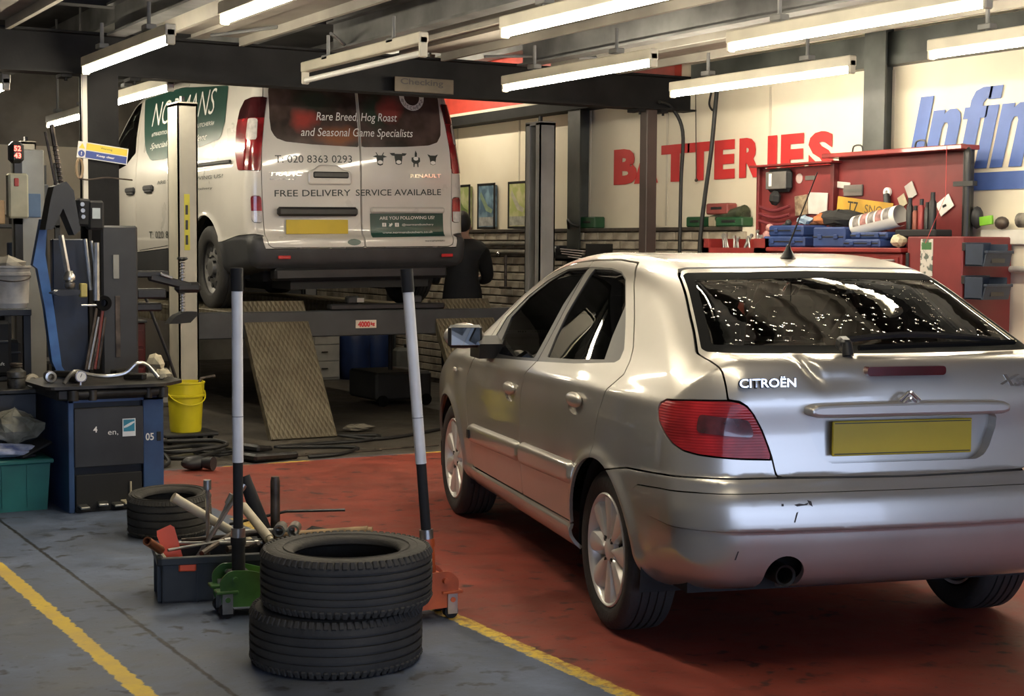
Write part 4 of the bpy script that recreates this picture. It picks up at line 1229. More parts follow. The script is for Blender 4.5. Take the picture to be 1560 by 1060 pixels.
    decal('normansmeats', m_ink, right, van_F, 'rear', -.63, .552, (.18, .014), slant=.012)
    decal('', m_van_green, left, van_F, 'rear', .092, .545, (.115, .05), geo=disc_geo(), name='oval_sticker')
    # round badge upper right
    n = 28; ring = ([(math.cos(2 * PI * i / n) * r, math.sin(2 * PI * i / n) * r, 0) for r in (1, .62) for i in range(n)], [(i, (i + 1) % n, n + (i + 1) % n, n + i) for i in range(n)])
    decal('', m_white_print, right, van_F, 'rear', -.49, 1.715, (.225, .225), geo=ring, name='round_badge', off=.004)
    for k, ch in enumerate('BUTCHERS'):
        a = R(200 + k * 20)
        decal(ch, M('dark badge print', (.05, .03, .028), .4), right, van_F, 'rear', -.49 - .092 * math.cos(a), 1.715 + .092 * math.sin(a), (.020, .026), name='badge_letter', off=.0065)
    # handle recess, plate bar, plate
    b = MB(); b.prism(round_corners([(.085, .995), (.455, .995), (.455, 1.10), (.40, 1.115), (.36, 1.15), (.20, 1.15), (.16, 1.115), (.085, 1.10)], .03).tolist(), -.944, -.915, 'YZ'); o = b.build('handle_surround', m_van, left)
    bv = o.modifiers.new('b', 'BEVEL'); bv.width = .012; bv.segments = 2
    MB().box((-.947, .265, 1.072), (.02, .30, .050), None, .01).build('door_handle', m_trimblk, left)
    MB().box((-.955, .385, .785), (.05, .675, .072), None, .018).build('plate_light_bar', m_trimblk, left)
    MB().box((-.942, .385, .667), (.008, .52, .111), None, .002).build('number_plate', m_plate_y, left)
    MB().box((-.942, -.405, .80), (.03, .66, .05), None, .014).build('panel_lip', m_van, right)
    for y in (.68, -.735):
        MB().box((-.985, y, .432), (.012, .105, .026), None, .004).build('reflector', M('bumper reflector', (.55, .03, .03), .25, coat=.5), t)
    MB().box((-.90, 0, .30), (.12, 1.5, .10), None, .02).build('tow_bar', m_black_steel, t)
    b = MB(); b.bb((-.7, -.75, .24), (3.6, .75, .34)); b.bb((-.9, -.6, .18), (-.5, .6, .26)); b.cone((-.1, -.75, .30), (-.1, .75, .30), .07); b.bb((.4, -.5, .14), (1.8, .3, .25)); b.build('underbody', m_lining, t)
    for cx in (0, 3.098):
        for q in (1, -1):
            b = MB(); b.lathe([(.425, q * .90), (.425, q * .45), (0, q * .45)], 20, (cx, 0, .365), 'Y', a0=R(-15), a1=R(195)); b.build('wheel_arch_liner', m_lining, t)
    # seal lines of the fuel flap and bumper corner
    w = bpy.data.objects.new('wheel', None); C.objects.link(w)
    MB().lathe([(r, o - .08) for r, o in tyre_profile(.343, .21, .215)], 48, (0, 0, 0), 'Y').build('tyre', m_tyre, w)
    m_hub = M('grey steel wheel', (.20, .195, .185), .45, .5, var=.2, scale=9)
    b = MB(); b.lathe([(.222, .0), (.226, -.008), (.20, -.03), (.185, -.045), (.15, -.02), (.10, -.012), (.085, -.03), (.07, .012), (.05, .02), (0, .02)], 40, (0, 0, 0), 'Y'); h = b.build('rim', m_hub, w)
    for k in range(9):
        a = 2 * PI * k / 9
        b = MB(); b.cone((.148 * math.cos(a), -.022, .148 * math.sin(a)), (.148 * math.cos(a), -.012, .148 * math.sin(a)), .021, n=10); b.build('wheel_hole', m_lining, w)
    for k in range(5):
        a = 2 * PI * k / 5
        b = MB(); b.cone((.085 * math.cos(a), -.02, .085 * math.sin(a)), (.085 * math.cos(a), .008, .085 * math.sin(a)), .010, n=6); b.build('wheel_nut', m_lining, w)
    for k, (cx, q) in enumerate(((0, 1), (3.098, 1), (0, -1), (3.098, -1))):
        x = w if k == 0 else copy_tree(w)
        x.parent = t; x.location = (cx, q * .93, .343); x.rotation_euler = (0, R(k * 17), 0 if q == 1 else PI)
    return t
van = build_van()

# ------------------------------------------------------------------ four-post vehicle lift
m_lift = M('charcoal lift paint', (.048, .052, .056), .45, var=.2, scale=4)
m_post_l = M('cream lift post paint', (.46, .43, .35), .45, var=.12, scale=3)
m_post_g = M('grey lift post paint', (.30, .295, .28), .45, var=.15, scale=3)
def chequer():
    m = M('chequer', (.17, .145, .095), .45, .4, col2=(.085, .07, .045), scale=4, lo=.3, hi=.7); m.name = 'worn chequer plate'
    nt = m.node_tree; N = nt.nodes; L = nt.links; b = N['Principled BSDF']
    tc = N.new('ShaderNodeTexCoord'); hs = []
    for a in (45, -45):
        mp = N.new('ShaderNodeMapping'); mp.inputs['Rotation'].default_value = (0, 0, R(a)); mp.inputs['Scale'].default_value = (38, 14, 14); L.new(tc.outputs['Object'], mp.inputs[0])
        ck = N.new('ShaderNodeTexVoronoi'); ck.inputs['Scale'].default_value = 1.; ck.inputs['Randomness'].default_value = 0; L.new(mp.outputs[0], ck.inputs['Vector']); hs.append(ck.outputs['Distance'])
    mn = N.new('ShaderNodeMath'); mn.operation = 'MINIMUM'; L.new(hs[0], mn.inputs[0]); L.new(hs[1], mn.inputs[1])
    bp = N.new('ShaderNodeBump'); bp.invert = True; bp.inputs['Strength'].default_value = 1.; bp.inputs['Distance'].default_value = .012; L.new(mn.outputs[0], bp.inputs['Height']); L.new(bp.outputs[0], b.inputs['Normal'])
    return m
def build_lift():
    t = thing('vehicle_lift', 'four post vehicle lift with two chequer plate ramps under the white van', 'vehicle lift', (5.12, 11.1, 0))
    mch = chequer()
    for k, (x, y, m) in enumerate(((3.59, 11.1, m_post_l), (6.67, 11.1, m_post_g), (3.59, 16.2, m_post_l), (6.67, 16.2, m_post_g))):
        lx, ly = x - 5.12, y - 11.1; s = 1 if x < 5.12 else -1
        b = MB(); w, d = .15, .24
        # channel section open towards the lift centre
        b.bb((lx - w / 2, ly - d / 2, 0), (lx + w / 2, ly - d / 2 + .012, 2.45)); b.bb((lx - w / 2, ly + d / 2 - .012, 0), (lx + w / 2, ly + d / 2, 2.45))
        b.bb((lx - s * (w / 2 - .012), ly - d / 2, 0), (lx - s * w / 2, ly + d / 2, 2.45))
        for e in (-1, 1): b.bb((lx + s * (w / 2 - .012), ly + e * d / 2, 0), (lx + s * w / 2, ly + e * (d / 2 - .07), 2.45))
        b.bb((lx - w / 2, ly - d / 2, 2.43), (lx + w / 2, ly + d / 2, 2.46))
        po = b.build('post', m, t)
        MB().bb((lx - .16, ly - .2, 0), (lx + .16, ly + .2, .015), .004).build('base_plate', m_lift, po)
        b = MB(); b.cone((lx, ly, 0.02), (lx, ly, 2.5), .014, n=8); b.cone((lx, ly, 2.46), (lx, ly, 2.51), .02, n=6); b.build('lifting_rod', m_black_steel, po)
        MB().bb((lx + s * .01, ly - .10, .70), (lx + s * .085, ly + .10, 1.05), .008).build('carriage', m_lift, po)
    for y in (11.1, 16.2):
        b = MB(); b.bb((-1.46, y - 11.1 - .06, .715), (1.46, y - 11.1 + .06, .915), .008); b.build('cross_beam', m_lift, t)
    for x0, x1 in ((-1.08, -.56), (.54, 1.08)):
        b = MB(); b.bb((x0, .06, .86), (x1, 5.1, .905), .004); b.bb((x0, .06, .76), (x0 + .03, 5.1, .87)); b.bb((x1 - .03, .06, .76), (x1, 5.1, .87)); b.build('runway', mch, t)
        # ramp: chequer plate with folded edges
        a = math.atan2(.985, .66); ln = math.hypot(.985, .66); xm = (x0 + x1) / 2
        b = MB(); b.box((0, ln / 2, 0), (x1 - x0, ln, .012), None, .003)
        for e in (-1, 1): b.box((e * ((x1 - x0) / 2 - .006), ln / 2, -.03), (.012, ln, .06), None, .003)
        r = b.build('ramp', mch, t); r.location = (xm, -.61, .006); r.rotation_euler = (a, 0, 0)
        b = MB(); b.box((0, ln - .1, -.06), (x1 - x0 - .06, .05, .08), None, .004); b.build('ramp_hinge', m_lift, r)
    pl = MB().bb((-.165, -.066, .775), (.012, -.0605, .838), .001).build('capacity_plate', M('capacity plate white', (.75, .66, .55), .4), t)
    lettering('4000', m_letter_red, pl, frame((-.095, -.0675, .806), (1, 0, 0), (0, 0, 1)), .05, bold=.003, fit=(.105, .046))
    lettering('kg', m_letter_red, pl, frame((-.02, -.0675, .806), (1, 0, 0), (0, 0, 1)), .03, bold=.002, fit=(.036, .034))
    lb = MB().bb((-1.53 - .03, -.1225, 1.38), (-1.53 + .012, -.1205, 1.79), .0005).build('post_label', M('yellow post label', (.62, .56, .04), .4), t)
    for k in range(3):
        MB().bb((-1.552, -.1238, 1.42 + k * .11), (-1.532, -.1226, 1.49 + k * .11)).build('warning_mark', m_trimblk, lb)
    return t
lift = build_lift()
# stored gear under the van, on the beams

# marks on the hatchback
_bp = [o for o in car.children if o.name.startswith('rear_bumper')][0]
_sc = M('dark scuff', (.05, .045, .045), .8, var=.2)
def scuff(y, z, w, h, pts):
    decal('', _sc, _bp, car_F, 'rear', y, z, (w, h), geo=poly_geo(pts), name='scuff', off=.0062)
scuff(.405, .585, .05, .012, [(-1, 0), (-.3, .6), (.4, .2), (1, 1), (.8, -.4), (.1, -.6), (-.6, -1)])
scuff(.375, .588, .018, .022, [(-1, 1), (.6, .6), (1, -1), (-.2, -.4)])
scuff(.425, .545, .016, .035, [(-1, -1), (-.4, -1), (1, 1), (.2, .8)])
scuff(.47, .585, .008, .008, [(-1, -1), (1, -1), (1, 1), (-1, 1)])
scuff(.62, .42, .012, .03, [(-1, -1), (-.2, -1), (1, 1), (.3, 1)])
MB().box((1.955, .872, .500), (.045, .006, .045), None, .002).build('moulding_badge', m_trimblk, car)

# ------------------------------------------------------------------ foreground things
_c30, _s30 = math.cos(R(30)), math.sin(R(30))
def D(x, y):
    """floor position surveyed on axes turned 30 degrees to the bay"""
    return (x * _c30 + y * _s30, -x * _s30 + y * _c30)
m_tyre2 = M('dusty tyre rubber', (.034, .031, .027), .78, col2=(.058, .052, .043), scale=5, bump=.3, bscale=50)
def loose_tyre(label, xy, z, R0, w, rim, tilt=(0, 0), grooves=4, m=m_tyre2, spin=0):
    t = thing('tyre', label, 'tyre', (xy[0], xy[1], z))
    b = MB(); b.lathe([(r, o + w / 2) for r, o in tyre_profile(R0, w * .95, rim, grooves, .009)], 72); carc = b.build('carcass', m, t)
    # shoulder blocks
    n = 72; b = MB()
    for s in (0, 1):
        zz = w * (.095 if s == 0 else .905)
        for k in range(n):
            a = 2 * PI * k / n
            b.box(((R0 - .0125) * math.cos(a), (R0 - .0125) * math.sin(a), zz), (.018, .018, .028), rotm(0, -22 if s else 22, 0) if False else Matrix.Rotation(a, 3, 'Z') @ rotm(0, (-28 if s else 28), 0), .003)
    so = b.build('tread_blocks', m, t); so['kind'] = 'stuff'
    for rr in (rim + .03, rim + .058):
        MB().lathe([(rr - .002, w * .975), (rr, w * .988), (rr + .002, w * .975)], 60).build('sidewall_rib', m, t)
    t.rotation_euler = (R(tilt[0]), R(tilt[1]), R(spin))
    return t
cx, cy = D(-.601, 5.235)
loose_tyre('worn black tyre lying flat on blue floor under another tyre', (cx, cy), 0, .298, .198, .200, grooves=4)
cx, cy = D(-.565, 5.235)
loose_tyre('worn black tyre lying on top of another tyre beside orange jack', (cx, cy), .199, .296, .198, .186, grooves=5, spin=20)
cx, cy = D(-1.685, 7.52)
loose_tyre('small dusty tyre lying alone on floor beside the black tool crate', (cx, cy), .006, .205, .20, .135, (3, -2), 3, M('very dusty tyre rubber', (.060, .055, .046), .85, var=.25, scale=5, bump=.3, bscale=50))

# trolley jacks
m_jgreen = M('green jack enamel', (.08, .22, .045), .35, var=.25, scale=9, coat=.3)
m_jlime = M('lime painted steel', (.30, .48, .03), .4)
m_jorange = M('orange jack enamel', (.62, .115, .03), .4, var=.2, scale=9)
m_white_sleeve = M('white handle sleeve', (.78, .77, .76), .35, var=.05, scale=12)
m_foam = M('black foam grip', (.012, .012, .013), .8, var=.1)
m_steel = M('bright steel', (.50, .49, .46), .3, .9, var=.15, scale=18)
m_rust = M('grimy steel', (.12, .095, .075), .5, .6, var=.35, scale=14)
def jack(label, xy, rz, mat, handle_top, marks):
    """low-profile trolley jack: rear castors at the origin, chassis running to +x"""
    t = thing('trolley_jack', label, 'trolley jack', (xy[0], xy[1], 0), rz)
    for s in (-1, 1):
        prof = [(-.05, .045), (-.06, .15), (-.02, .185), (.06, .18), (.30, .11), (.60, .095), (.60, .045), (.3, .035)]
        b = MB(); b.prism(round_corners(prof, .02, 3).tolist(), s * .078 - .004, s * .078 + .004, 'XZ'); b.build('side_plate', mat, t)
    b = MB(); b.bb((.02, -.075, .10), (.28, .075, .125)); b.cone((.30, -.075, .07), (.30, .075, .07), .012); b.cone((-.03, -.095, .075), (-.03, .095, .075), .010); b.cone((.0, -.10, .15), (.0, .10, .15), .011); b.build('cross_member', mat, t)
    b = MB(); b.box((.12, 0, .085), (.22, .09, .09), None, .01); b.cone((.2, 0, .09), (.42, 0, .085), .03); b.build('hydraulic_unit', m_jlime if mat is m_jgreen else mat, t)
    b = MB(); b.prism([(.22, .07), (.58, .095), (.64, .11), (.62, .14), (.55, .13), (.22, .11)], -.035, .035, 'XZ'); b.cone((.61, 0, .11), (.61, 0, .15), .05); b.build('lift_arm', mat, t)
    for s in (-1, 1):
        b = MB(); b.cone((.56, s * .085, .045), (.56, s * .125, .045), .045, n=20); b.build('front_wheel', m_black_steel, t)
        b = MB(); b.box((-.03, s * .062, .103), (.085, .062, .012), None, .003); b.build('castor_plate', mat, t)
        b = MB(); b.bb((-.05, s * .062 - .028, .02), (-.01, s * .062 - .022, .098)); b.bb((-.05, s * .062 + .022, .02), (-.01, s * .062 + .028, .098)); b.cone((-.03, s * .062, .098), (-.03, s * .062, .125), .010, n=8); f = b.build('castor_fork', m_steel, t)
        MB().cone((-.03, s * .062 - .017, .027), (-.03, s * .062 + .017, .027), .027, n=18).build('castor_wheel', m_foam, f)
    h0 = Vector((.03, 0, .15)); h1 = Vector(handle_top); d = h1 - h0
    P = lambda u: h0 + d * u
    b = MB(); b.cone(P(-.03), P(.10), .026, .026, 16); b.cone(P(.10), P(.125), .030, .030, 16); b.box(P(-.01), (.09, .09, .06), None, .01); b.build('handle_socket', m_foam if mat is m_jgreen else mat, t)
    MB().cone(P(.125), P(.155), .027).build('collar', m_steel, t)
    MB().cone(P(.12), P(.37), .0195).build('handle_lower', m_foam, t)
    hs = MB().cone(P(.37), P(.925), .0215).build('handle_sleeve', m_white_sleeve, t)
    MB().cone(P(.925), P(1.0), .024).build('grip', m_foam, t)
    MB().cone(P(.518), P(.521), .0222).build('sleeve_joint', M('joint grey', (.3, .3, .3), .5), hs)
    MB().cone(P(.455), P(.459), .0035, n=8).build('button', m_rust, hs) if False else None
    return t
jack('green trolley jack with white sleeved handle beside the black tool crate', D(-1.080, 5.86), -30 + 22, m_jgreen, (.03, .0, 1.335), 0)
jack('orange trolley jack with white sleeved handle by the yellow line', D(-.285, 5.87), -30 + 205, m_jorange, (.105, -.06, 1.335), 1)

# black tool crate and its tools
m_crate = M('dark grey crate plastic', (.034, .038, .040), .5, var=.12, scale=8)
def crate():
    ox, oy = D(-1.395, 5.99)
    t = thing('tool_crate', 'dark grey plastic crate full of wheel wrenches and bars', 'crate', (ox, oy, 0), 17 - 30)
    L_, W_, H_ = .47, .33, .185
    b = MB(); b.bb((.02, .02, 0), (L_ - .02, W_ - .02, .008))
    b.bb((.02, W_ - .026, .0), (L_ - .02, W_ - .02, H_)); b.bb((.02, .02, 0), (.026, W_ - .02, H_)); b.bb((L_ - .026, .02, 0), (L_ - .02, W_ - .02, H_))
    # front wall with the hand hole
    b.bb((.02, .02, 0), (L_ - .02, .026, .125)); b.bb((.02, .02, .125), (.085, .026, H_)); b.bb((.155, .02, .125), (L_ - .02, .026, H_)); b.bb((.085, .02, .165), (.155, .026, H_))
    b.build('shell', m_crate, t)
    b = MB()
    for (a, c) in (((0, 0), (L_, .022)), ((0, W_ - .022), (L_, W_)), ((0, 0), (.022, W_)), ((L_ - .022, 0), (L_, W_))): b.bb((a[0], a[1], H_ - .03), (c[0], c[1], H_), .003)
    b.build('rim', m_crate, t)
    for lo, hi in (((.156, .012, 0), (.164, .022, .155)), ((.306, .012, 0), (.314, .022, .155)), ((.005, .06, 0), (.022, .075, .16)), ((.005, .25, 0), (.022, .265, .16))):
        MB().bb(lo, hi).build('rib', m_crate, t)
    return t
cr = crate()
CRM = Matrix.Translation(cr.location) @ Matrix.Rotation(cr.rotation_euler.z, 4, 'Z')
def tool(name, label, cat, mb, mat, extra=(), group=None):
    """a tool laid out in crate coordinates"""
    mb.xf(CRM); o = mb.build(name, mat); tag(o, label, cat, group)
    for nm, m2, mt in extra:
        m2.xf(CRM); m2.build(nm, mt, o)
    return o
m_bone = M('dirty cream paint', (.55, .48, .34), .5, var=.15, scale=12)
m_orange = M('fluorescent orange plastic', (1.0, .13, .045), .45, var=.06)
b = MB(); b.prism([(-.03, 0), (.03, 0), (.042, .21), (.030, .225), (-.028, .22), (-.034, .20)], -.012, .012, 'XZ'); b.xf(Matrix.Translation((.105, .12, .07)) @ Matrix.Rotation(R(-18), 4, 'Y') @ Matrix.Rotation(R(-14), 4, 'X'))
tool('plastic_wedge', 'fluorescent orange plastic wedge standing up in the tool crate', 'wedge', b, m_orange)
b = MB(); b.box((.120, .030, .143), (.066, .05, .032), rotm(0, 3, 0), .004); tool('plastic_block', 'orange plastic block poking out of the crate hand hole', 'block', b, m_orange)
b = MB(); b.tube([(-.010, .10, .232), (.09, .05, .09)], .010, 8); tool('wrench_bar', 'pale steel bar leaning over the left rim of the crate', 'bar', b, m_bone)
b = MB(); b.lathe([(.018, 0), (.018, .14), (.012, .14), (.012, 0), (.018, 0)], 14); b.xf(Matrix.Translation((.02, .05, .190)) @ Matrix.Rotation(R(62), 4, 'X') @ Matrix.Rotation(R(-25), 4, 'Y')); b.xf(Matrix.Translation((.0, .03, .015))); tool('copper_pipe', 'short copper pipe end at the left rim of the crate', 'pipe', b, M('copper', (.35, .14, .07), .4, .8))
# four-way wheel wrench
b = MB(); c0 = Vector((.245, .16, .265)); d1 = Vector((.52, .22, .72)).normalized(); d2 = Vector((-.15, .25, .75)).normalized()
b.tube([c0 - d1 * .20, c0 + d1 * .20], .0085, 8); b.cone(c0 + d1 * .17, c0 + d1 * .215, .014, .016, 10); b.cone(c0 - d1 * .17, c0 - d1 * .21, .014, .016, 10)
tool('wheel_wrench', 'long chrome wheel wrench standing diagonally in the crate', 'wrench', b, m_steel)
b = MB(); b.tube([(.225, .25, .10), (.222, .24, .42)], .0085, 8); b.cone((.222, .24, .415), (.222, .24, .455), .0165, .0165, 10); tool('socket_wrench', 'upright chrome socket wrench with square top in the crate', 'wrench', b, m_steel)
b = MB(); b.tube([(.20, .28, .12), (.315, .25, .37)], .0085, 8); b.cone((.305, .252, .35), (.325, .248, .39), .014, .014, 10); tool('wheel_wrench', 'thinner chrome wrench leaning right behind the upright socket wrench', 'wrench', b, m_steel)
b = MB(); b.tube([(.10, .27, .375), (.45, .34, .14)], .0195, 12); b.cone((.10, .27, .375), (.085, .267, .385), .021, .021, 12); tool('breaker_pipe', 'cream painted pipe lying slantwise across the back of the crate', 'pipe', b, m_bone)
b = MB(); b.tube([(.375, .30, .33), (.455, .10, .225)], [.019, .021], 12); b.cone((.455, .10, .225), (.462, .085, .217), .015, .015, 12); tool('breaker_pipe', 'cream painted pipe with dark open end at right of the crate', 'pipe', b, m_bone)
for k, (p, q, r_, lab) in enumerate((((.06, .18, .21), (.42, .13, .205), .0075, 'bright bar lying flat over the middle of the crate'), ((.05, .09, .20), (.30, .17, .215), .0065, 'slim bar crossing the front of the crate'),
        ((.12, .28, .20), (.46, .20, .23), .0095, 'grimy bar rising to the right rim of the crate'), ((.18, .06, .185), (.36, .29, .235), .012, 'dark thick bar running to the back of the crate'), ((.28, .05, .20), (.45, .15, .20), .013, 'short dark tube end at front right of the crate'),
        ((.04, .23, .185), (.33, .26, .20), .008, 'rusty rod along the back of the crate'), ((.30, .22, .15), (.40, .06, .215), .006, 'thin rod propped on the front rim of the crate'))):
    b = MB(); b.tube([p, q], r_, 8); b.cone(Vector(q) - (Vector(q) - Vector(p)).normalized() * .02, Vector(q) + (Vector(q) - Vector(p)).normalized() * .012, r_ * 1.5, r_ * 1.5, 10)
    tool('wrench_bar', lab, 'bar', b, (m_steel, m_steel, m_rust, m_rust, m_rust, m_rust, m_steel)[k])
# tools lying behind the crate on a dark bag
def fl(name, label, cat, mb, mat, xy, rz=0):
    ox, oy = D(*xy)
    mb.xf(Matrix.Translation((ox, oy, 0)) @ Matrix.Rotation(R(rz - 30), 4, 'Z')); o = mb.build(name, mat); return tag(o, label, cat)
b = MB(); b.box((0, 0, .075), (.42, .34, .15), None, .04); b.box((.18, .02, .12), (.2, .26, .10), rotm(0, 12, 8), .03); fl('tool_bag', 'black cloth tool bag slumped behind the crate', 'bag', b, M('black canvas', (.016, .016, .015), .85, var=.3, scale=12, bump=.4, bscale=20), (-.98, 6.62), 5)
b = MB(); b.cone((-.12, .0, .165), (.28, -.05, .19), .017, .026, 12); b.cone((.28, -.05, .19), (.30, -.052, .191), .022, .022, 12); fl('wooden_handle', 'worn wooden hammer handle lying on the black bag', 'tool handle', b, M('worn wood', (.36, .23, .11), .6, var=.25, scale=14), (-.90, 6.60), 4)
b = MB()
for k in range(2): b.lathe([(.026, 0), (.026, .10), (.018, .10), (.018, 0), (.026, 0)], 14, (.06 * k, -.08, .215), 'Y')
b.tube([(-.16, -.02, .20), (.06, -.02, .21)], .010, 8); fl('socket_tool', 'twin steel socket tool resting on the black bag', 'socket', b, m_steel, (-.985, 6.52), 2)
b = MB(); b.lathe([(.0, .42), (.017, .42), (.021, .40), (.021, .14), (0, .14)], 12, (0, 0, 0)); fl('rubber_pry_handle', 'upright rust brown bar standing in the black bag', 'bar', b, m_rust, (-1.025, 6.62))
b = MB(); b.cone((0, 0, .15), (-.10, .02, .42), .036, .026, 12); fl('pry_bar', 'thick black handle leaning behind the green jack', 'bar', b, m_foam, (-1.06, 6.60))
b = MB(); b.tube([(0, 0, .24), (.26, -.01, .245)], .007, 6); b.tube([(-.25, .0, .185), (0, 0, .24)], .007, 6); fl('crow_bar', 'thin black crow bar sticking out over the red floor', 'bar', b, m_black_steel, (-1.0, 6.78), 6)
b = MB()
for k in range(5): b.box((-.04 + k * .02, 0, .172), (.013, .03, .035), None, .003)
b.box((0, 0, .157), (.12, .045, .018), None, .003); fl('socket_rail', 'small rail of bright sockets lying on the black bag', 'socket set', b, m_steel, (-.885, 6.40), 8)

# ------------------------------------------------------------------ tyre changer and the left-hand clutter
m_blue = M('blue machine enamel', (.035, .085, .20), .4, col2=(.020, .045, .11), scale=4, coat=.2)
m_blue_b = M('bright blue arm enamel', (.06, .18, .46), .4, col2=(.03, .09, .25), scale=5)
m_panel = M('sooty black panel', (.028, .029, .031), .5, var=.2, scale=5)
m_grease = M('greasy table steel', (.050, .045, .038), .45, .5, var=.4, scale=9)
m_paper = M('cream paper', (.62, .55, .38), .8, var=.2, scale=9)
def tyre_changer():
    t = thing('tyre_changer', 'blue tyre changer machine with black turntable and tall mounting column', 'tyre changer', (2.0, 8.13, 0))
    b = MB(); b.bb((.0, .012, .0), (.012, .86, .60)); b.bb((.50, .012, 0), (.512, .86, .60)); b.bb((0, .85, 0), (.512, .862, .60)); b.bb((.0, .0, .585), (.512, .862, .60)); b.bb((.40, 0, .0), (.512, .014, .60), .003); b.bb((0, 0, .0), (.03, .014, .60), .003)
    body = b.build('cabinet', m_blue, t)
    b = MB(); b.bb((.03, -.006, .24), (.40, .012, .555), .004); b.bb((.02, .05, .02), (.49, .84, .58)); pn = b.build('front_panel', m_panel, t)
    b = MB(); b.bb((.035, -.004, .0), (.39, .012, .20), .004); b.build('pedal_recess', m_lining, body)
    for k, x in enumerate((.07, .17, .25, .30)):
        MB().box((x, -.03, .035 + .01 * (k % 2)), (.05, .06, .012), rotm(8, 0, (5, -8, 3, 10)[k]), .003).build('foot_pedal', m_steel if k < 3 else m_bone, body)
    MB().cone((.325, -.012, .04), (.325, -.012, .15), .006, n=6).build('pedal_rod', m_bone, body)
    st = MB().bb((.285, -.0105, .395), (.355, -.007, .49)).build('sticker', M('white sticker', (.72, .74, .74), .4), pn)
    MB().bb((.29, -.0118, .422), (.35, -.0106, .485)).build('sticker_picture', M('teal print', (.03, .22, .32), .4), pn)
    b = MB(); b.prism([(.292, .45), (.31, .46), (.33, .47), (.348, .475), (.348, .468), (.33, .455), (.31, .445), (.292, .44)], -.0128, -.0119, 'XZ'); b.build('sticker_wave', M('white wave', (.7, .74, .74), .4), pn)
    lettering('05', m_white_print, body, frame((.435, -.0012, .385), (1, 0, 0), (0, 0, 1)), .06, bold=.001, fit=(.045, .040), name='number')
    MB().box((.485, -.002, .385), (.022, .006, .05), None, .002).build('catch', m_lining, body)
    lettering('4', m_white_print, pn, frame((.14, -.0068, .44), (1, 0, 0), (.2, 0, 1)), .04, bold=.001, fit=(.022, .032), name='chalk_mark')
    lettering('en,', m_white_print, pn, frame((.235, -.0068, .415), (1, 0, 0), (.2, 0, 1)), .04, fit=(.055, .025), name='chalk_mark')
    # clamping gear under the table and the table
    b = MB(); b.bb((-.06, -.02, .60), (.52, .80, .66), .01)
    for k, (x, y, r) in enumerate(((.02, -.03, .03), (.12, -.04, .022), (.42, -.03, .022), (.50, -.03, .03))): b.cone((x, y, .60), (x, y, .655), r, n=10)
    b.cone((.02, -.02, .635), (.5, -.02, .635), .028, n=12); b.build('clamp_gear', m_grease, t)
    b = MB(); b.prism(round_corners([(-.12, -.06), (.50, -.08), (.66, .10), (.64, .62), (.10, .74), (-.14, .40)], .06).tolist(), .662, .678, 'XY'); tb = b.build('turntable', m_grease, t)
    for k in range(4):
        a = R(45 + 90 * k); b = MB(); b.box((.25 + .22 * math.cos(a), .32 + .22 * math.sin(a), .70), (.12, .05, .035), rotm(0, 0, math.degrees(a)), .006); b.prism([(.0, .0), (.05, .0), (.03, .05), (.01, .06)], -.02, .02, 'XZ') if False else None; b.build('clamp_jaw', m_grease, tb)
    b = MB(); b.tube(smooth_path([(-.02, .0, .69), (.04, .02, .75), (.12, .05, .73), (.22, .06, .715), (.32, .05, .73), (.38, .04, .78), (.44, .06, .77), (.50, .05, .70)], 4), .011, 8); b.build('bead_lever', m_steel, tb)
    # column at the back, black, with slot
    b = MB(); b.bb((.40, .80, .60), (.615, 1.02, 1.53), .012); b.bb((.36, .78, .0), (.62, 1.04, .62), .01); col = b.build('column', m_panel, t)
    MB().bb((.465, .792, 1.22), (.50, .801, 1.36), .002).build('sight_glass', M('dull glass', (.30, .29, .25), .3), col)
    MB().bb((.475, .794, .76), (.505, .802, 1.12), .002).build('guide_rail', m_rust, col)
    b = MB(); b.lathe([(.022, -.02), (.045, -.02), (.045, .02), (.022, .02), (.022, -.02)], 18, (.40, .775, 1.08), 'Y'); b.build('roller', m_rubber, col)
    # assist arm with threaded spindle and rubber foot
    b = MB(); b.box((.70, .86, 1.245), (.22, .07, .04), None, .008); b.box((.82, .85, 1.20), (.26, .055, .05), rotm(0, 14, 0), .01); b.box((.93, .85, 1.165), (.16, .06, .065), None, .02); b.box((.70, .86, 1.13), (.18, .09, .06), None, .01); b.box((.69, .87, 1.05), (.16, .08, .05), None, .01); arm = b.build('assist_arm', m_black_steel, t)
    MB().box((.79, .815, 1.235), (.08, .014, .018), rotm(0, 18, 0), .004).build('spring_clip', m_steel, arm)
    b = MB(); b.cone((.898, .85, .99), (.898, .85, 1.32), .012, n=8)
    for k in range(14): b.lathe([(.012, -.004), (.019, 0), (.012, .004)], 10, (.898, .85, 1.02 + k * .018 + (.06 if k > 7 else 0)))
    b.build('spindle', m_steel, arm)
    b = MB(); b.lathe([(0, .012), (.03, .012), (.035, 0), (.012, -.012), (0, -.012)], 8, (.898, .85, 1.335)); b.build('spindle_knob', m_black_steel, arm)
    b = MB(); b.prism([(.80, .95), (.86, .95), (.93, .955), (.96, .985), (.98, 1.0), (.97, 1.02), (.90, 1.02), (.85, 1.0), (.83, .985)], .80, .90, 'XZ'); b.build('press_foot', m_foam, arm)
    # tilting mounting arm on the left: blue strut, head, hexagon shaft and mount head
    b = MB(); b.prism([(.005, 1.30), (.055, 1.56), (.085, 1.50), (.075, 1.36), (.12, 1.05), (.16, .72), (.235, .60), (.17, .60), (.105, .75), (.07, 1.05), (.03, 1.28)], .78, .84, 'XZ'); b.build('blue_strut', m_blue_b, t)
    b = MB(); b.bb((.12, .80, .62), (.32, .86, 1.45), .006); b.build('back_plate', M('dark blue steel', (.012, .022, .05), .5, var=.3), t)
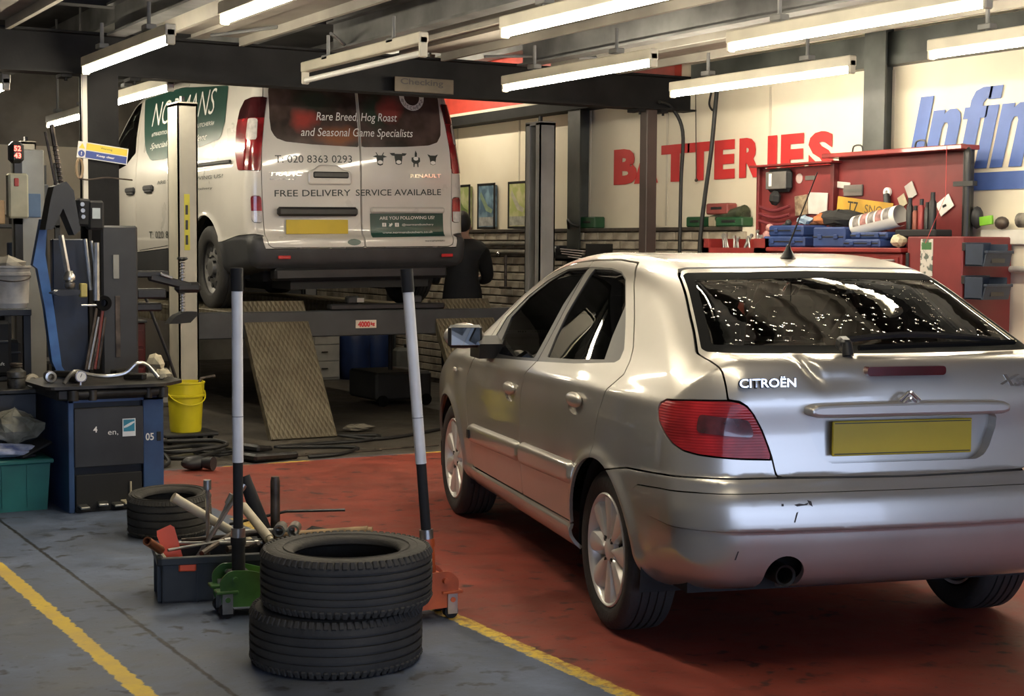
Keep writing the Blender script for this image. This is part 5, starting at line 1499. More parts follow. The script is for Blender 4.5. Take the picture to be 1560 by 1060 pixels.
    b = MB(); b.prism([(.04, 1.50), (.07, 1.66), (.09, 1.74), (.16, 1.77), (.20, 1.72), (.235, 1.50), (.20, 1.47), (.14, 1.62), (.08, 1.50)], .62, .76, 'XZ'); hd = b.build('tilt_head', m_panel, t)
    b = MB(); b.box((.255, .66, 1.60), (.075, .08, .155), rotm(0, 4, 0), .012); b.box((.325, .66, 1.585), (.09, .09, .165), None, .012); cb_ = b.build('control_box', m_foam, t)
    for k in range(3): MB().cone((.246 + k * .002, .612, 1.645 - k * .035), (.246 + k * .002, .62, 1.645 - k * .035), .012, n=10).build('push_button', m_steel, cb_)
    MB().bb((.30, .610, 1.565), (.345, .616, 1.625)).build('display_label', M('pale label', (.55, .62, .62), .4), cb_)
    b = MB(); b.tube([(.10, .70, 2.09), (.16, .70, 1.70)], .014, 6); b.tube([(.07, .72, 2.05), (.13, .72, 1.72)], .008, 6)
    b.build('spring_pole', m_rust, hd)
    b = MB()
    for k in range(12): b.lathe([(.010, -.006), (.019, 0), (.010, .006)], 8, (.118 - .0 + k * .0035, .70, 1.97 - k * .024))
    so_ = b.build('spring', m_rust, hd)
    b = MB(); b.cone((.125, .62, 1.47), (.168, .62, 1.215), .016, .016, 6); b.lathe([(.02, 0), (.034, .01), (.036, .03), (.024, .05), (.02, .06)], 14, (.168, .62, 1.21)); b.lathe([(.02, 0), (.03, .01), (.032, .03), (.02, .04)], 14, (.170, .62, 1.17)); sh = b.build('hexagon_shaft', m_steel, hd)
    b = MB(); b.prism(round_corners([(.06, 1.145), (.10, 1.165), (.22, 1.165), (.215, 1.135), (.10, 1.13)], .012).tolist(), .57, .67, 'XZ'); b.build('mount_head', m_black_steel, hd)
    b = MB(); b.bb((.225, .60, 1.12), (.265, .64, 1.20), .006); b.build('yellow_block', M('yellow nylon block', (.50, .42, .12), .5), hd)
    b = MB(); b.cone((.27, .66, 1.45), (.30, .66, 1.16), .012, n=8); b.cone((.305, .66, 1.44), (.335, .66, 1.20), .009, n=8); b.cone((.33, .64, 1.43), (.325, .64, 1.10), .015, .02, 8); b.build('air_cylinder', m_steel, hd)
    MB().box((.27, .60, 1.075), (.09, .02, .012), None, .003).build('scale_bar', m_steel, hd)
    for k in range(5):
        p0 = (.28 + .02 * k, .72 + .01 * k, .70); p1 = (.36 + .012 * k, .77, 1.05 - .05 * (k % 3))
        MB().tube([p0, p1], .009, 6).build('tyre_lever', (m_rust, m_steel, m_rust, M('old red', (.20, .04, .03), .5), m_rust)[k], t)
    return t
tyre_changer()
def gauge(label, loc):
    b = MB(); b.lathe([(0, .012), (.026, .012), (.030, .006), (.030, -.012), (0, -.012)], 20, (0, 0, 0), 'Y'); o = b.build('pressure_gauge', m_chrome, None, loc); tag(o, label, 'gauge')
    MB().lathe([(0, -.0125), (.025, -.0125)], 20, (0, 0, 0), 'Y').build('dial', M('white dial', (.78, .77, .72), .4), o)
    MB().box((0, -.0135, .006), (.003, .001, .020), rotm(0, 25, 0)).build('needle', m_trimblk, o)
    b = MB(); b.tube([(0, 0, -.03), (-.0, .0, -.046)], .006, 6); b.build('stem', m_steel, o)
gauge('round white dial tyre pressure gauge standing on the turntable', (2.06, 8.10, .727))
b = MB(); b.lathe([(.018, -.03), (.03, -.028), (.032, 0), (.03, .028), (.018, .03), (.018, -.03)], 16, (1.96, 8.35, .711), 'Y'); tag(b.build('bearing_ring', m_steel), 'small steel bearing ring on the turntable edge', 'bearing')
def crumple(name, label, cat, c, size, mat, seed, n=14):
    r = random.Random(seed); b = MB(); b.ball((0, 0, 0), 1, n)
    b.v = [(x * size[0] * (1 + r.uniform(-.28, .22)), y * size[1] * (1 + r.uniform(-.28, .22)), max(-1, z) * size[2] * (1 + r.uniform(-.25, .3))) for x, y, z in b.v]
    zmin = min(v[2] for v in b.v); b.v = [(x + c[0], y + c[1], z - zmin + c[2]) for x, y, z in b.v]; b.sm = [False] * len(b.f)
    return tag(b.build(name, mat), label, cat)
crumple('paper_wrapper', 'crumpled cream paper wrapper on the right edge of the turntable', 'paper', (2.585, 8.50, .679), (.05, .06, .055), m_paper, 3, 8)
crumple('paper_wrapper', 'folded cream paper scrap hanging off the turntable corner', 'paper', (2.56, 8.28, .679), (.045, .05, .030), m_paper, 5, 8)

# warning sign on the dark column, checking sign on the beam
ws2 = thing('warning_sign', 'yellow and blue warning keep clear sign hung crooked on the dark column', 'sign', (2.672, 9.886, 2.003)); ws2.rotation_euler = (0, R(7), 0)
MB().bb((-.162, -.004, -.052), (.162, 0, .052), .001).build('board', M('white sign board', (.72, .70, .66), .4), ws2)
MB().bb((-.108, -.0052, .004), (.155, -.0042, .046)).build('yellow_band', M('sign yellow', (.72, .55, .05), .4, var=.05), ws2)
MB().bb((-.108, -.0052, -.046), (.155, -.0042, -.002)).build('blue_band', M('sign blue', (.04, .07, .26), .4, var=.05), ws2)
b = MB(); b.lathe([(0, -.0052), (.021, -.0052)], 20, (-.135, 0, -.024), 'Y'); b.build('blue_disc', MATS['sign blue'], ws2)
b = MB(); b.prism([(-.155, .008), (-.115, .008), (-.135, .042)], -.0052, -.0042, 'XZ'); b.build('yellow_triangle', MATS['sign yellow'], ws2)
lettering('!', m_white_print, ws2, frame((-.135, -.0060, -.024), (1, 0, 0), (0, 0, 1)), .03, bold=.001, fit=(.006, .024))
lettering('Warning', m_trimblk, ws2, frame((.02, -.0060, .026), (1, 0, 0), (0, 0, 1)), .02, fit=(.075, .016))
lettering('Keep clear', m_white_print, ws2, frame((.02, -.0060, -.024), (1, 0, 0), (0, 0, 1)), .02, bold=.0004, fit=(.115, .018))
cs = thing('checking_sign', 'dim brown sign reading Checking fixed under the dark beam', 'sign', (4.98, 9.905, 2.555))
MB().bb((-.235, -.006, -.042), (.235, 0, .062), .002).build('board', M('brown varnished board', (.085, .060, .030), .5, var=.2), cs)
lettering('Checking', M('dark brown print', (.028, .020, .014), .6), cs, frame((-.02, -.0075, .025), (1, 0, 0), (0, 0, 1)), .07, bold=.001, fit=(.34, .055))
# wire hooks on the column
b = MB(); b.tube(smooth_path([(2.52, 9.88, 1.835), (2.58, 9.86, 1.83), (2.68, 9.85, 1.845), (2.78, 9.86, 1.84), (2.86, 9.88, 1.835)], 4), .005, 6); tag(b.build('wire_hook', m_rust), 'thin rusty wire strung round the dark column', 'wire')
b = MB()
for k in range(3): b.tube(smooth_path([(2.515 + .02 * math.cos(a) + .004 * k, 9.87, 1.90 + .06 * math.sin(a)) for a in [2 * PI * i / 10 for i in range(10)]], 3, True), .005, 5, True)
tag(b.build('cable_coil', M('tan cable', (.35, .25, .15), .6)), 'tan cable coiled and hung on the column conduit', 'cable')

# yellow bucket with brush handle
m_yel = M('yellow plastic', (.78, .66, .02), .4, var=.08, scale=7)
dl = thing('wheel_dolly', 'low black dolly under the yellow bucket', 'dolly', (3.47, 10.72, 0))
MB().bb((-.20, -.16, .055), (.20, .16, .078), .006).build('deck', m_panel, dl)
for x in (-.15, .15):
    for y in (-.11, .11): MB().cone((x - .012, y, .0275), (x + .012, y, .0275), .0275, n=12).build('castor', m_rubber, dl)
bu = thing('bucket', 'yellow plastic bucket with a wire handle at the foot of the cream post', 'bucket', (3.475, 10.72, .079))
b = MB(); b.lathe([(0, .005), (.105, .005), (.108, 0), (.112, .02), (.125, .25), (.136, .252), (.138, .265), (.130, .27), (.134, .345), (.140, .348), (.140, .360), (.131, .360), (.127, .27), (.105, .02), (0, .02)], 36); b.build('shell', m_yel, bu)
b = MB(); b.lathe([(.1135, .10), (.1165, .105), (.1165, .112), (.1135, .115)], 36); b.build('band', m_trimblk, bu)
b = MB(); b.tube(smooth_path([(.138 * math.cos(R(a)), .138 * math.sin(R(a)) - .01, .29 - .09 * math.sin(R(a + 180))) for a in range(180, 361, 20)], 3), .005, 6); b.build('bucket_handle', m_yel, bu)
b = MB(); b.tube([(3.52, 10.72, .11), (3.36, 10.74, .62), (3.20, 10.76, 1.05)], .012, 8); tag(b.build('broom_stick', m_black_steel), 'black stick standing in the yellow bucket', 'stick')
b = MB(); b.tube([(3.43, 10.72, .11), (3.58, 10.68, .46), (3.68, 10.67, .475)], .012, 8); tag(b.build('brush', m_rust), 'short brush handle poking out of the yellow bucket', 'brush')

# cables on the floor
def cable(label, pts, r, mat, name='air_hose', z0=None):
    b = MB(); b.tube(smooth_path(pts, 6), r, 8); return tag(b.build(name, mat), label, 'hose')
m_hose = M('black rubber hose', (.014, .014, .014), .55, var=.2, scale=9)
zz = .014
cable('black air hose looping from the ramp foot to the silver car', [(3.92, 9.50, zz), (4.05, 9.50, zz), (4.2, 9.56, zz), (4.40, 9.78, zz), (4.15, 9.95, zz), (3.85, 9.92, zz + .02), (4.2, 10.10, zz), (4.62, 10.12, zz), (4.82, 10.32, zz), (4.62, 10.45, zz), (4.50, 10.28, zz + .025), (4.75, 10.16, zz), (5.2, 10.35, zz), (5.8, 10.75, zz)], .013, m_hose)
pts = []
for k in range(26):
    a = k * .62; rr = .17 + .05 * math.sin(k * 1.3); pts.append((3.23 + rr * math.cos(a) * 1.1, 9.83 + rr * math.sin(a) * 1.3, zz + .004 * k))
pts += [(3.0, 9.60, .03), (2.88, 9.45, zz)]
cable('black rubber hose coiled in a heap beside the tyre changer', pts, .014, m_hose)
pts = [(3.42 + .13 * math.cos(a), 9.95 + .2 * math.sin(a), zz + .002 * i) for i, a in enumerate([x * .7 for x in range(18)])] + [(3.55, 10.3, zz)]
cable('thin black cable tangled behind the coiled hose', pts, .009, m_hose, 'power_cable')
b = MB(); b.ball((0, 0, 0), 1, 14, (.10, .07, .045)); b.cone((.02, -.05, .0), (.05, -.12, .0), .03, .045, 12); b.xf(Matrix.Translation((3.09, 9.35, .047)) @ Matrix.Rotation(R(20), 4, 'Z')); tag(b.build('inspection_lamp', m_panel), 'dark round inspection lamp lying by the coiled hose', 'lamp')
b = MB(); b.box((3.66, 9.60, .03), (.36, .26, .05), rotm(0, 2, 15), .015); b.box((3.62, 9.66, .07), (.2, .14, .05), rotm(4, 8, 40), .015); tag(b.build('black_bag', M('black plastic sheet', (.014, .014, .014), .35, var=.2, bump=.6, bscale=18)), 'crumpled black plastic bag behind the green jack handle', 'bag')
crumple('rag', 'grey rag dropped on the floor beside the ramp foot', 'rag', (4.83, 10.72, .001), (.13, .07, .025), M('grey rag', (.20, .18, .14), .9), 8)
for k, (x, y, l, a) in enumerate(((3.75, 9.62, .5, 4), (4.25, 9.66, .55, -3), (4.75, 9.70, .5, 2))):
    b = MB(); b.box((x, y, .006), (l, .035, .010), rotm(0, 0, a), .002); tag(b.build('steel_strip', m_rust), ('rusty steel strip on the floor before the coiled hose', 'middle rusty steel strip on the floor before the ramp foot', 'rusty steel strip on the floor right of the ramp foot')[k], 'strip')

# left edge: bench with white bucket, black cases, teal crate
bench = thing('workbench', 'black steel workbench behind the tyre changer at the left edge', 'workbench', (1.6, 9.2, 0))
b = MB(); b.bb((-.9, 0, 1.0), (.46, .6, 1.04), .004); b.build('top', m_panel, bench)
b = MB(); b.bb((-.9, .02, .62), (.46, .58, .65), .004); b.build('shelf', m_panel, bench)
for x in (-.88, .42):
    for y in (.03, .55): MB().bb((x, y, 0), (x + .04, y + .04, 1.0)).build('leg', m_panel, bench)
MB().bb((-.9, .56, .0), (.46, .58, 1.0)).build('back_panel', m_lining, bench)
pb = thing('paint_bucket', 'dirty white plastic bucket filled with rags on the workbench', 'bucket', (1.965, 9.36, 1.04))
b = MB(); b.lathe([(0, 0), (.095, 0), (.10, .01), (.118, .19), (.126, .195), (.126, .21), (.120, .212), (.122, .235), (.128, .24), (.128, .252), (.118, .252), (.112, .03), (0, .03)], 32); b.build('shell', M('dirty white plastic', (.72, .68, .60), .55, col2=(.34, .31, .27), scale=7), pb)
MB().tube(smooth_path([(.125 * math.cos(R(a)), .125 * math.sin(R(a)), .20 + .04 * math.sin(R(a))) for a in range(200, 341, 20)], 3), .004, 5).build('wire_handle', m_rust, pb)
crumple('rag', 'pale cloth heaped in the dirty white bucket', 'rag', (1.965, 9.36, 1.235), (.10, .10, .05), M('pale cloth', (.48, .44, .36), .9, var=.2), 21, 10)
for k, (x, y, z, sx, sy, sz, lab) in enumerate(((1.72, 9.28, .655, .44, .40, .32, 'large black tool case on the bench shelf'), (1.97, 9.40, .655, .10, .40, .20, 'slim black drill case standing at the shelf end'))):
    b = MB(); b.box((x, y + sy / 2 - .1, z + sz / 2), (sx, sy, sz), None, .02); o = tag(b.build('tool_case', m_foam), lab, 'case')
    MB().box((x, y - .105, z + sz * .62), (sx * .9, .012, .012), None, .003).build('latch_line', m_panel, o)
    if k == 0: lettering('Kraft', m_white_print, o, frame((x + .14, y - .1125, z + .07), (1, 0, 0), (0, 0, 1)), .03, fit=(.07, .018))
cab2 = thing('parts_cabinet', 'low black parts cabinet beside the tyre changer table', 'cabinet', (1.35, 8.62, 0))
b = MB(); b.bb((0, 0, 0), (.60, .5, .60), .006); b.build('body', m_panel, cab2); MB().bb((-.02, -.02, .60), (.62, .52, .625), .004).build('top', m_grease, cab2)
eg = thing('alternator', 'greasy alternator standing on the low black cabinet', 'car part', (1.86, 8.70, .625))
b = MB(); b.lathe([(0, 0), (.045, 0), (.05, .02), (.05, .05), (.045, .055), (.052, .06), (.052, .09), (.035, .10), (.02, .115), (0, .115)], 18); b.build('housing', M('grimy cast alloy', (.16, .15, .13), .45, .6, var=.4, scale=20), eg)
b = MB(); b.lathe([(.03, 0), (.034, .006), (.028, .012), (.034, .018), (.03, .024), (0, .024)], 16, (0, 0, .115)); b.build('pulley', m_rust, eg)
b = MB(); b.lathe([(.02, -.02), (.038, -.018), (.038, .018), (.02, .02), (.02, -.02)], 14, (.085, .0, .038), 'Y'); b.build('bracket', m_bone, eg)
tc_ = thing('storage_crate', 'teal plastic storage crate with bag and cloth on its lid', 'crate', (1.45, 8.32, 0))
m_teal = M('teal plastic', (.012, .15, .13), .45, var=.15, scale=5)
b = MB(); b.prism([(.02, 0), (.48, 0), (.50, .265), (0, .265)], 0, .30, 'XZ'); b.build('body', m_teal, tc_)
b = MB(); b.bb((-.015, -.015, .25), (.515, .30, .275), .006); b.build('lid', m_teal, tc_)
for x in (.12, .25, .38): MB().bb((x - .006, -.006, .02), (x + .006, .002, .25)).build('rib', m_teal, tc_)
m_bag = M('clear plastic bag', (.50, .48, .38), .25, col2=(.20, .19, .14), scale=9, trans=.25, bump=.8, bscale=14)
crumple('plastic_bag', 'crumpled clear plastic bag on the teal crate', 'bag', (1.80, 8.47, .335), (.15, .10, .085), m_bag, 14)
crumple('cloth', 'blue and white cloth spread over the teal crate lid', 'cloth', (1.72, 8.44, .276), (.20, .12, .032), M('blue white cloth', (.50, .54, .66), .85, col2=(.12, .16, .36), scale=12), 15)
b = MB(); b.box((1.875, 8.42, .325), (.18, .16, .012), rotm(4, -24, 10), .004); b.box((1.84, 8.44, .285), (.10, .10, .02), None, .004); tag(b.build('dust_pan', m_foam), 'black plastic scoop leaning on the teal crate', 'scoop')

# far left: tall tester with red display, cabinets
m_grey = M('brushed grey metal', (.36, .36, .33), .4, .5, var=.15, scale=3)
te = thing('emission_tester', 'tall grey test cabinet with red number display on top', 'test machine', (2.40, 10.75, 0))
b = MB(); b.bb((-.06, -.02, .0), (.10, .28, 2.06), .008); b.build('cabinet', m_grey, te)
MB().bb((-.02, -.035, 1.60), (.07, -.0205, 1.76), .003).build('blue_label', M('blue label', (.12, .20, .34), .4), te)
b = MB(); b.box((-.105, -.10, 2.03), (.095, .10, .145), None, .025); dp = b.build('display_case', m_trimblk, te)
m_led = M('red led digits', (1, .05, .04), .4, var=0, emis=(1, .06, .04), estr=9)
lettering('52', m_led, dp, frame((-.105, -.152, 2.055), (1, 0, 0), (0, 0, 1)), .06, bold=.0015, fit=(.045, .035), name='digits')
lettering('43', m_led, dp, frame((-.105, -.152, 2.008), (1, 0, 0), (0, 0, 1)), .06, bold=.0015, fit=(.045, .035), name='digits')
b = MB(); b.box((-.10, -.10, 1.74), (.13, .10, .30), None, .012); cbx = b.build('switch_box', M('cream switch box', (.52, .50, .36), .45), te)
MB().box((-.115, -.152, 1.83), (.03, .01, .055), None, .004).build('red_switch', M('red switch', (.5, .05, .04), .4), cbx)
MB().bb((-.12, -.12, 1.55), (-.07, -.06, 2.0)).build('mast', m_trimblk, te)
MB().bb((-.12, -.12, 0), (-.07, -.06, 1.6)).build('mast_foot', m_trimblk, te)
# shelving at the far left with boxes
shf = thing('steel_shelving', 'dark steel shelving stacked with boxes against the far wall', 'shelving', (2.2, 13.2, 0))
for z in (.4, 1.0, 1.55): MB().bb((0, 0, z), (1.0, .5, z + .03), .004).build('shelf', m_panel, shf)
for x in (0, .96):
    for y in (0, .46): MB().bb((x, y, 0), (x + .04, y + .04, 2.1)).build('upright', m_panel, shf)
for k, (x, z, w, h_, c, lab) in enumerate(((2.30, 1.58, .24, .30, (.20, .045, .035), 'dark red drum shaped box on the top shelf'), (2.60, 1.58, .22, .20, (.42, .28, .16), 'brown cardboard box on the top shelf'), (2.92, 1.58, .26, .34, (.10, .11, .12), 'tall dark box at the end of the top shelf'),
        (2.32, 1.03, .26, .35, (.12, .12, .11), 'dark grey box on the middle shelf'), (2.62, 1.03, .24, .28, (.30, .29, .26), 'pale grey box on the middle shelf'), (2.90, 1.03, .22, .40, (.05, .09, .18), 'dark blue box on the middle shelf'), (2.45, .43, .4, .40, (.08, .075, .07), 'black crate on the bottom shelf'))):
    b = MB(); b.box((x + w / 2 - .06, 13.42, z + h_ / 2), (w, .34, h_), None, .008); o = tag(b.build('storage_box', M('box colour %d' % k, c, .6, var=.2)), lab, 'box')
    MB().box((x + w / 2 - .06, 13.244, z + h_ * .6), (w * .5, .006, h_ * .3), None, .002).build('box_label', m_paper, o)
brd = MB().bb((3.7, 18.25, 1.75), (5.2, 18.285, 2.55), .004).build('notice_board', m_cream); tag(brd, 'plain cream board fixed to the far wall left of the van', 'board')

# under the van: chests and drums against the wall
m_drum = M('blue plastic drum', (.015, .035, .12), .45, var=.15)
for k, (x, y) in enumerate(((6.74, 15.05), (7.085, 15.25))):
    dr = thing('plastic_drum', ('blue plastic drum standing beside the white drawers under the van', 'blue plastic drum next to the grey container under the van')[k], 'drum', (x, y, 0))
    b = MB(); b.lathe([(0, 0), (.15, 0), (.165, .03), (.17, .20), (.165, .24), (.17, .28), (.165, .45), (.13, .50), (.05, .51), (0, .51)], 24); b.build('shell', m_drum, dr)
    b = MB(); b.lathe([(0, .02), (.03, .02), (.03, 0)], 12, (.06, 0, .505)); b.build('cap', m_trimblk, dr)
dw = thing('drawer_unit', 'white drawer unit standing below the van tail', 'drawers', (6.25, 15.0, 0))
MB().bb((0, 0, 0), (.30, .4, .56), .006).build('body', M('white laminate', (.50, .48, .42), .5), dw)
for k in range(3):
    o = MB().bb((.01, -.012, .03 + k * .175), (.29, 0, .195 + k * .175), .003).build('drawer', MATS['white laminate'], dw)
    MB().box((.12, -.02, .125 + k * .175), (.07, .015, .012), None, .003).build('handle', m_trimblk, o)
jc = thing('jerry_can', 'grey plastic container beside the blue drums', 'container', (7.16, 14.72, 0))
b = MB(); b.box((0, 0, .17), (.20, .16, .34), None, .03); b.build('shell', M('grey plastic', (.14, .14, .12), .5), jc); b = MB(); b.cone((.04, 0, .34), (.04, 0, .375), .03, n=12); b.build('cap', m_trimblk, jc)
jc = thing('jerry_can', 'white plastic container standing behind the cream lift post', 'container', (4.05, 13.2, 0))
b = MB(); b.box((0, 0, .17), (.18, .16, .34), None, .04); b.build('shell', M('milky plastic', (.52, .50, .45), .45), jc); b = MB(); b.cone((.03, 0, .34), (.03, 0, .38), .028, n=12); b.build('cap', m_trimblk, jc)
bx_ = thing('oil_drainer', 'black wheeled oil drainer parked under the lift', 'oil drainer', (5.72, 12.3, 0))
MB().bb((0, 0, .05), (.55, .6, .30), .02).build('tank', m_panel, bx_)
for x in (.06, .49): MB().cone((x, -.02, .05), (x, .02, .05), .05, n=14).build('wheel', m_rubber, bx_)
b = MB(); b.cone((.28, .3, .30), (.28, .3, .62), .02); b.lathe([(.02, .62), (.16, .70), (.16, .72), (.02, .66)], 20, (.28, .3, 0)); b.build('funnel', m_panel, bx_)
b = MB(); b.bb((4.0, 13.9, .32), (4.6, 14.4, .48), .02); tag(b.build('tool_trolley_tray', m_redpaint), 'dark red steel tray standing beyond the lift post', 'tray') if False else None
rt = thing('tool_trolley', 'dark red tool trolley parked beyond the left side of the lift', 'tool trolley', (2.95, 12.0, 0))
m_dred = M('dull red enamel', (.13, .018, .016), .45, var=.3)
b = MB(); b.bb((0, 0, .12), (.62, .42, .80), .01); b.build('body', m_dred, rt)
for k in range(4): MB().bb((.02, -.012, .16 + k * .15), (.60, .0, .29 + k * .15), .004).build('drawer', m_dred, rt)
for x in (.05, .57):
    for y in (.05, .37): MB().cone((x - .02, y, .06), (x + .02, y, .06), .06, n=14).build('castor', m_rubber, rt)
MB().bb((-.01, -.01, .80), (.63, .43, .82), .004).build('top', m_panel, rt)
fan = thing('work_lamp', 'folded silver reflector work lamp lying on the red trolley', 'lamp', (3.30, 12.12, .82))
b = MB(); b.lathe([(.0, .0), (.06, .0), (.16, .06), (.17, .06), (.17, .066), (.15, .066), (.05, .012)], 16); b.build('reflector', m_steel, fan)
b = MB(); b.tube([(0, 0, .01), (.05, .0, .12)], .012, 6); b.build('stem', m_panel, fan)
# jacking gear and parts lying on the lift beam under the van tail
b = MB(); b.bb((4.75, 11.05, .917), (5.75, 11.14, .965), .01); jb = tag(b.build('jack_bridge', m_black_steel), 'black jack bridge lying across the lift under the van', 'jack bridge')
for x in (4.95, 5.5): MB().box((x, 11.095, .995), (.10, .07, .06), None, .01).build('jack_pad', m_panel, jb)
b = MB(); b.box((5.35, 11.09, 1.04), (.08, .02, .05), None, .004); MB().box((5.0, 11.045, .995), (.06, .004, .035), None, .001).build('pad_label', m_grey, jb)

# ------------------------------------------------------------------ right wall: tool bench, boards, posters, pipes
m_tred = M('tool chest red enamel', (.27, .026, .022), .38, col2=(.17, .018, .016), scale=3, coat=.3)
m_tred2 = M('faded red board', (.19, .024, .024), .5, col2=(.12, .017, .018), scale=2.5)
m_bluebox = M('blue plastic case', (.022, .050, .17), .45, var=.15, scale=6)
ch = thing('tool_chest', 'long red steel tool chest with many drawers against the wall', 'tool chest', (6.86, 7.06, 0))
b = MB(); b.bb((0, 0, .10), (.42, 1.26, 1.40), .008); b.build('body', m_tred, ch)
b = MB(); b.bb((-.03, -.02, 1.40), (.43, 1.28, 1.43), .006); b.build('top', m_tred, ch)
for k in range(7):
    for j in range(2):
        z0 = .14 + k * .178; y0 = .02 + j * .62
        d_ = MB().bb((-.012, y0, z0), (.0, y0 + .60, z0 + .165), .003).build('drawer', m_tred, ch)
        MB().bb((-.028, y0 + .02, z0 + .138), (-.012, y0 + .58, z0 + .150), .003).build('handle', m_steel, d_)
for y in (.08, 1.18):
    for x in (.06, .36): MB().cone((x, y - .02, .05), (x, y + .02, .05), .05, n=14).build('castor', m_rubber, ch)
c2_ = thing('tool_chest', 'small red tool chest with an open top tray of spanners', 'tool chest', (6.86, 8.36, 0))
MB().bb((0, 0, .0), (.42, .74, 1.38), .008).build('body', m_tred, c2_)
b = MB(); b.bb((0, 0, 1.38), (.42, .02, 1.49)); b.bb((0, .72, 1.38), (.42, .74, 1.49)); b.bb((.40, 0, 1.38), (.42, .74, 1.49)); b.bb((0, 0, 1.38), (.02, .14, 1.49)); b.bb((0, .66, 1.38), (.02, .74, 1.49)); b.bb((0, 0, 1.38), (.02, .74, 1.425)); b.build('tray_wall', m_tred, c2_)
for k in range(6):
    d_ = MB().bb((-.012, .02, .10 + k * .21), (0, .72, .295 + k * .21), .003).build('drawer', m_tred, c2_)
    MB().bb((-.026, .05, .27 + k * .21), (-.012, .69, .282 + k * .21), .003).build('handle', m_steel, d_)
for k in range(12):
    y = 8.50 + k * .042; l = rnd.uniform(.10, .17); a = rnd.uniform(-35, 35)
    b = MB(); b.box((0, 0, 0), (.012, .016, l), None, .003); b.cone((-.006, 0, l / 2), (.006, 0, l / 2), .014, n=8)
    b.xf(Matrix.Translation((6.92 + .015 * (k % 3), y, 1.385 + l * .45)) @ rotm(a, 8, 0).to_4x4()); tag(b.build('spanner', m_steel), 'bright spanner standing in the red chest tray', 'spanner', 'spanners in the red chest tray')
b = MB(); b.tube([(6.98, 8.62, 1.42), (7.02, 8.42, 1.56), (7.05, 8.36, 1.60)], .014, 8); b.ball((7.05, 8.36, 1.60), .024, 10); tag(b.build('ratchet', m_panel), 'black ratchet handle sticking up out of the red chest tray', 'ratchet')
c3_ = thing('side_cabinet', 'tall plain red cabinet at the end of the tool chest', 'cabinet', (6.86, 6.56, 0))
b = MB(); b.bb((0, 0, 0), (.42, .455, 1.50), .008); b.build('body', m_tred2, c3_)
lb = MB().bb((-.004, .235, 1.26), (.0, .335, 1.485)).build('long_label', M('worn white label', (.55, .52, .46), .5, col2=(.10, .12, .10), scale=22, lo=.45, hi=.5), c3_)
MB().bb((-.005, .245, 1.42), (-.0041, .325, 1.465)).build('green_print', M('label green', (.06, .18, .06), .5), lb)
MB().bb((-.012, .43, 1.20), (.0, .455, 1.40), .004).build('hinge', m_trimblk, c3_)

bd = thing('tool_board', 'red steel tool board with black tube frame standing behind the chest', 'tool board', (7.20, 6.83, 1.43))
MB().bb((0, 1.22, .0), (.03, 2.03, .57), .003).build('left_panel', m_tred2, bd)
MB().bb((.0, .05, .0), (.03, 1.20, .61), .003).build('right_panel', m_tred2, bd)
MB().bb((-.10, 1.16, .575), (.04, 2.04, .590), .003).build('left_hood', m_tred, bd)
MB().bb((-.12, -.03, .605), (.04, 1.24, .635), .004).build('right_hood', m_tred, bd)
b = MB(); b.tube(smooth_path([(-.06, -.03, .07), (-.06, -.03, .50), (-.055, -.02, .60), (-.04, .04, .625)], 5), .022, 10); b.bb((-.09, -.10, .38), (-.05, .06, .41)); b.build('end_frame', m_trimblk, bd)
MB().bb((-.05, 1.19, -.0), (.02, 1.225, .575), .003).build('centre_post', m_dred if 'm_dred' in globals() else m_tred2, bd)
MB().bb((-.02, .0, .0), (.03, .05, .61), .003).build('end_cheek', m_trimblk, bd)
MB().bb((-.03, 2.01, -.02), (.03, 2.04, .58), .003).build('left_cheek', m_tred2, bd)
for y in (.40, .98):
    b = MB(); b.tube(smooth_path([(-.03, y - .05, .635), (-.03, y - .04, .675), (-.03, y, .685), (-.03, y + .04, .675), (-.03, y + .05, .635)], 3), .006, 6); b.build('lifting_loop', m_trimblk, bd)
# things hanging on or lying before the board
def hang(name, label, cat, mb, mat, extra=()):
    o = tag(mb.build(name, mat), label, cat)
    for nm, m2, mt in extra: m2.build(nm, mt, o)
    return o
b = MB(); b.box((7.165, 8.60, 1.905), (.065, .26, .165), None, .03); e = MB(); e.box((7.130, 8.60, 1.905), (.012, .22, .125), None, .005); e2 = MB(); e2.box((7.122, 8.655, 1.91), (.006, .03, .09), None, .002)
hang('hand_lamp', 'square black hand lamp hung on the left of the red board', 'lamp', b, m_foam, (('lens', e, M('grey lens', (.16, .15, .14), .15)), ('lens_glint', e2, m_white_print)))
b = MB(); b.lathe([(0, 0), (.035, 0), (.035, .004), (0, .004)], 20, (7.194, 8.425, 1.915), 'X'); e = MB(); e.box((7.194, 8.31, 1.915), (.004, .10, .03), None, .001)
hang('sticker', 'round pale sticker with a dark strip on the red board', 'sticker', b, M('pale sticker', (.42, .32, .30), .5), (('strip', e, m_greytrim),))
b = MB(); b.box((7.19, 8.22, 1.735), (.008, .20, .15), rotm(3, 0, 0), .002); hang('paper_sheet', 'white paper sheet pinned on the red board', 'paper', b, M('white paper', (.66, .58, .54), .7))
b = MB(); b.box((7.18, 8.38, 1.725), (.012, .13, .14), rotm(-5, 0, 0), .003); hang('parts_bag', 'clear bag of parts pinned beside the white paper', 'bag', b, M('bag of parts', (.36, .28, .18), .4, col2=(.14, .09, .06), scale=26))
b = MB(); b.box((7.15, 8.10, 1.60), (.04, .30, .04), rotm(-4, 0, 0), .015); hang('rag', 'brown cloth bundled below the paper sheet', 'rag', b, M('brown cloth', (.25, .11, .06), .8, var=.3, scale=14))
b = MB(); b.box((7.14, 8.62, 1.78), (.07, .10, .10), rotm(10, 0, 0), .03); hang('rubber_glove', 'dark glove tucked under the hand lamp', 'glove', b, m_foam)
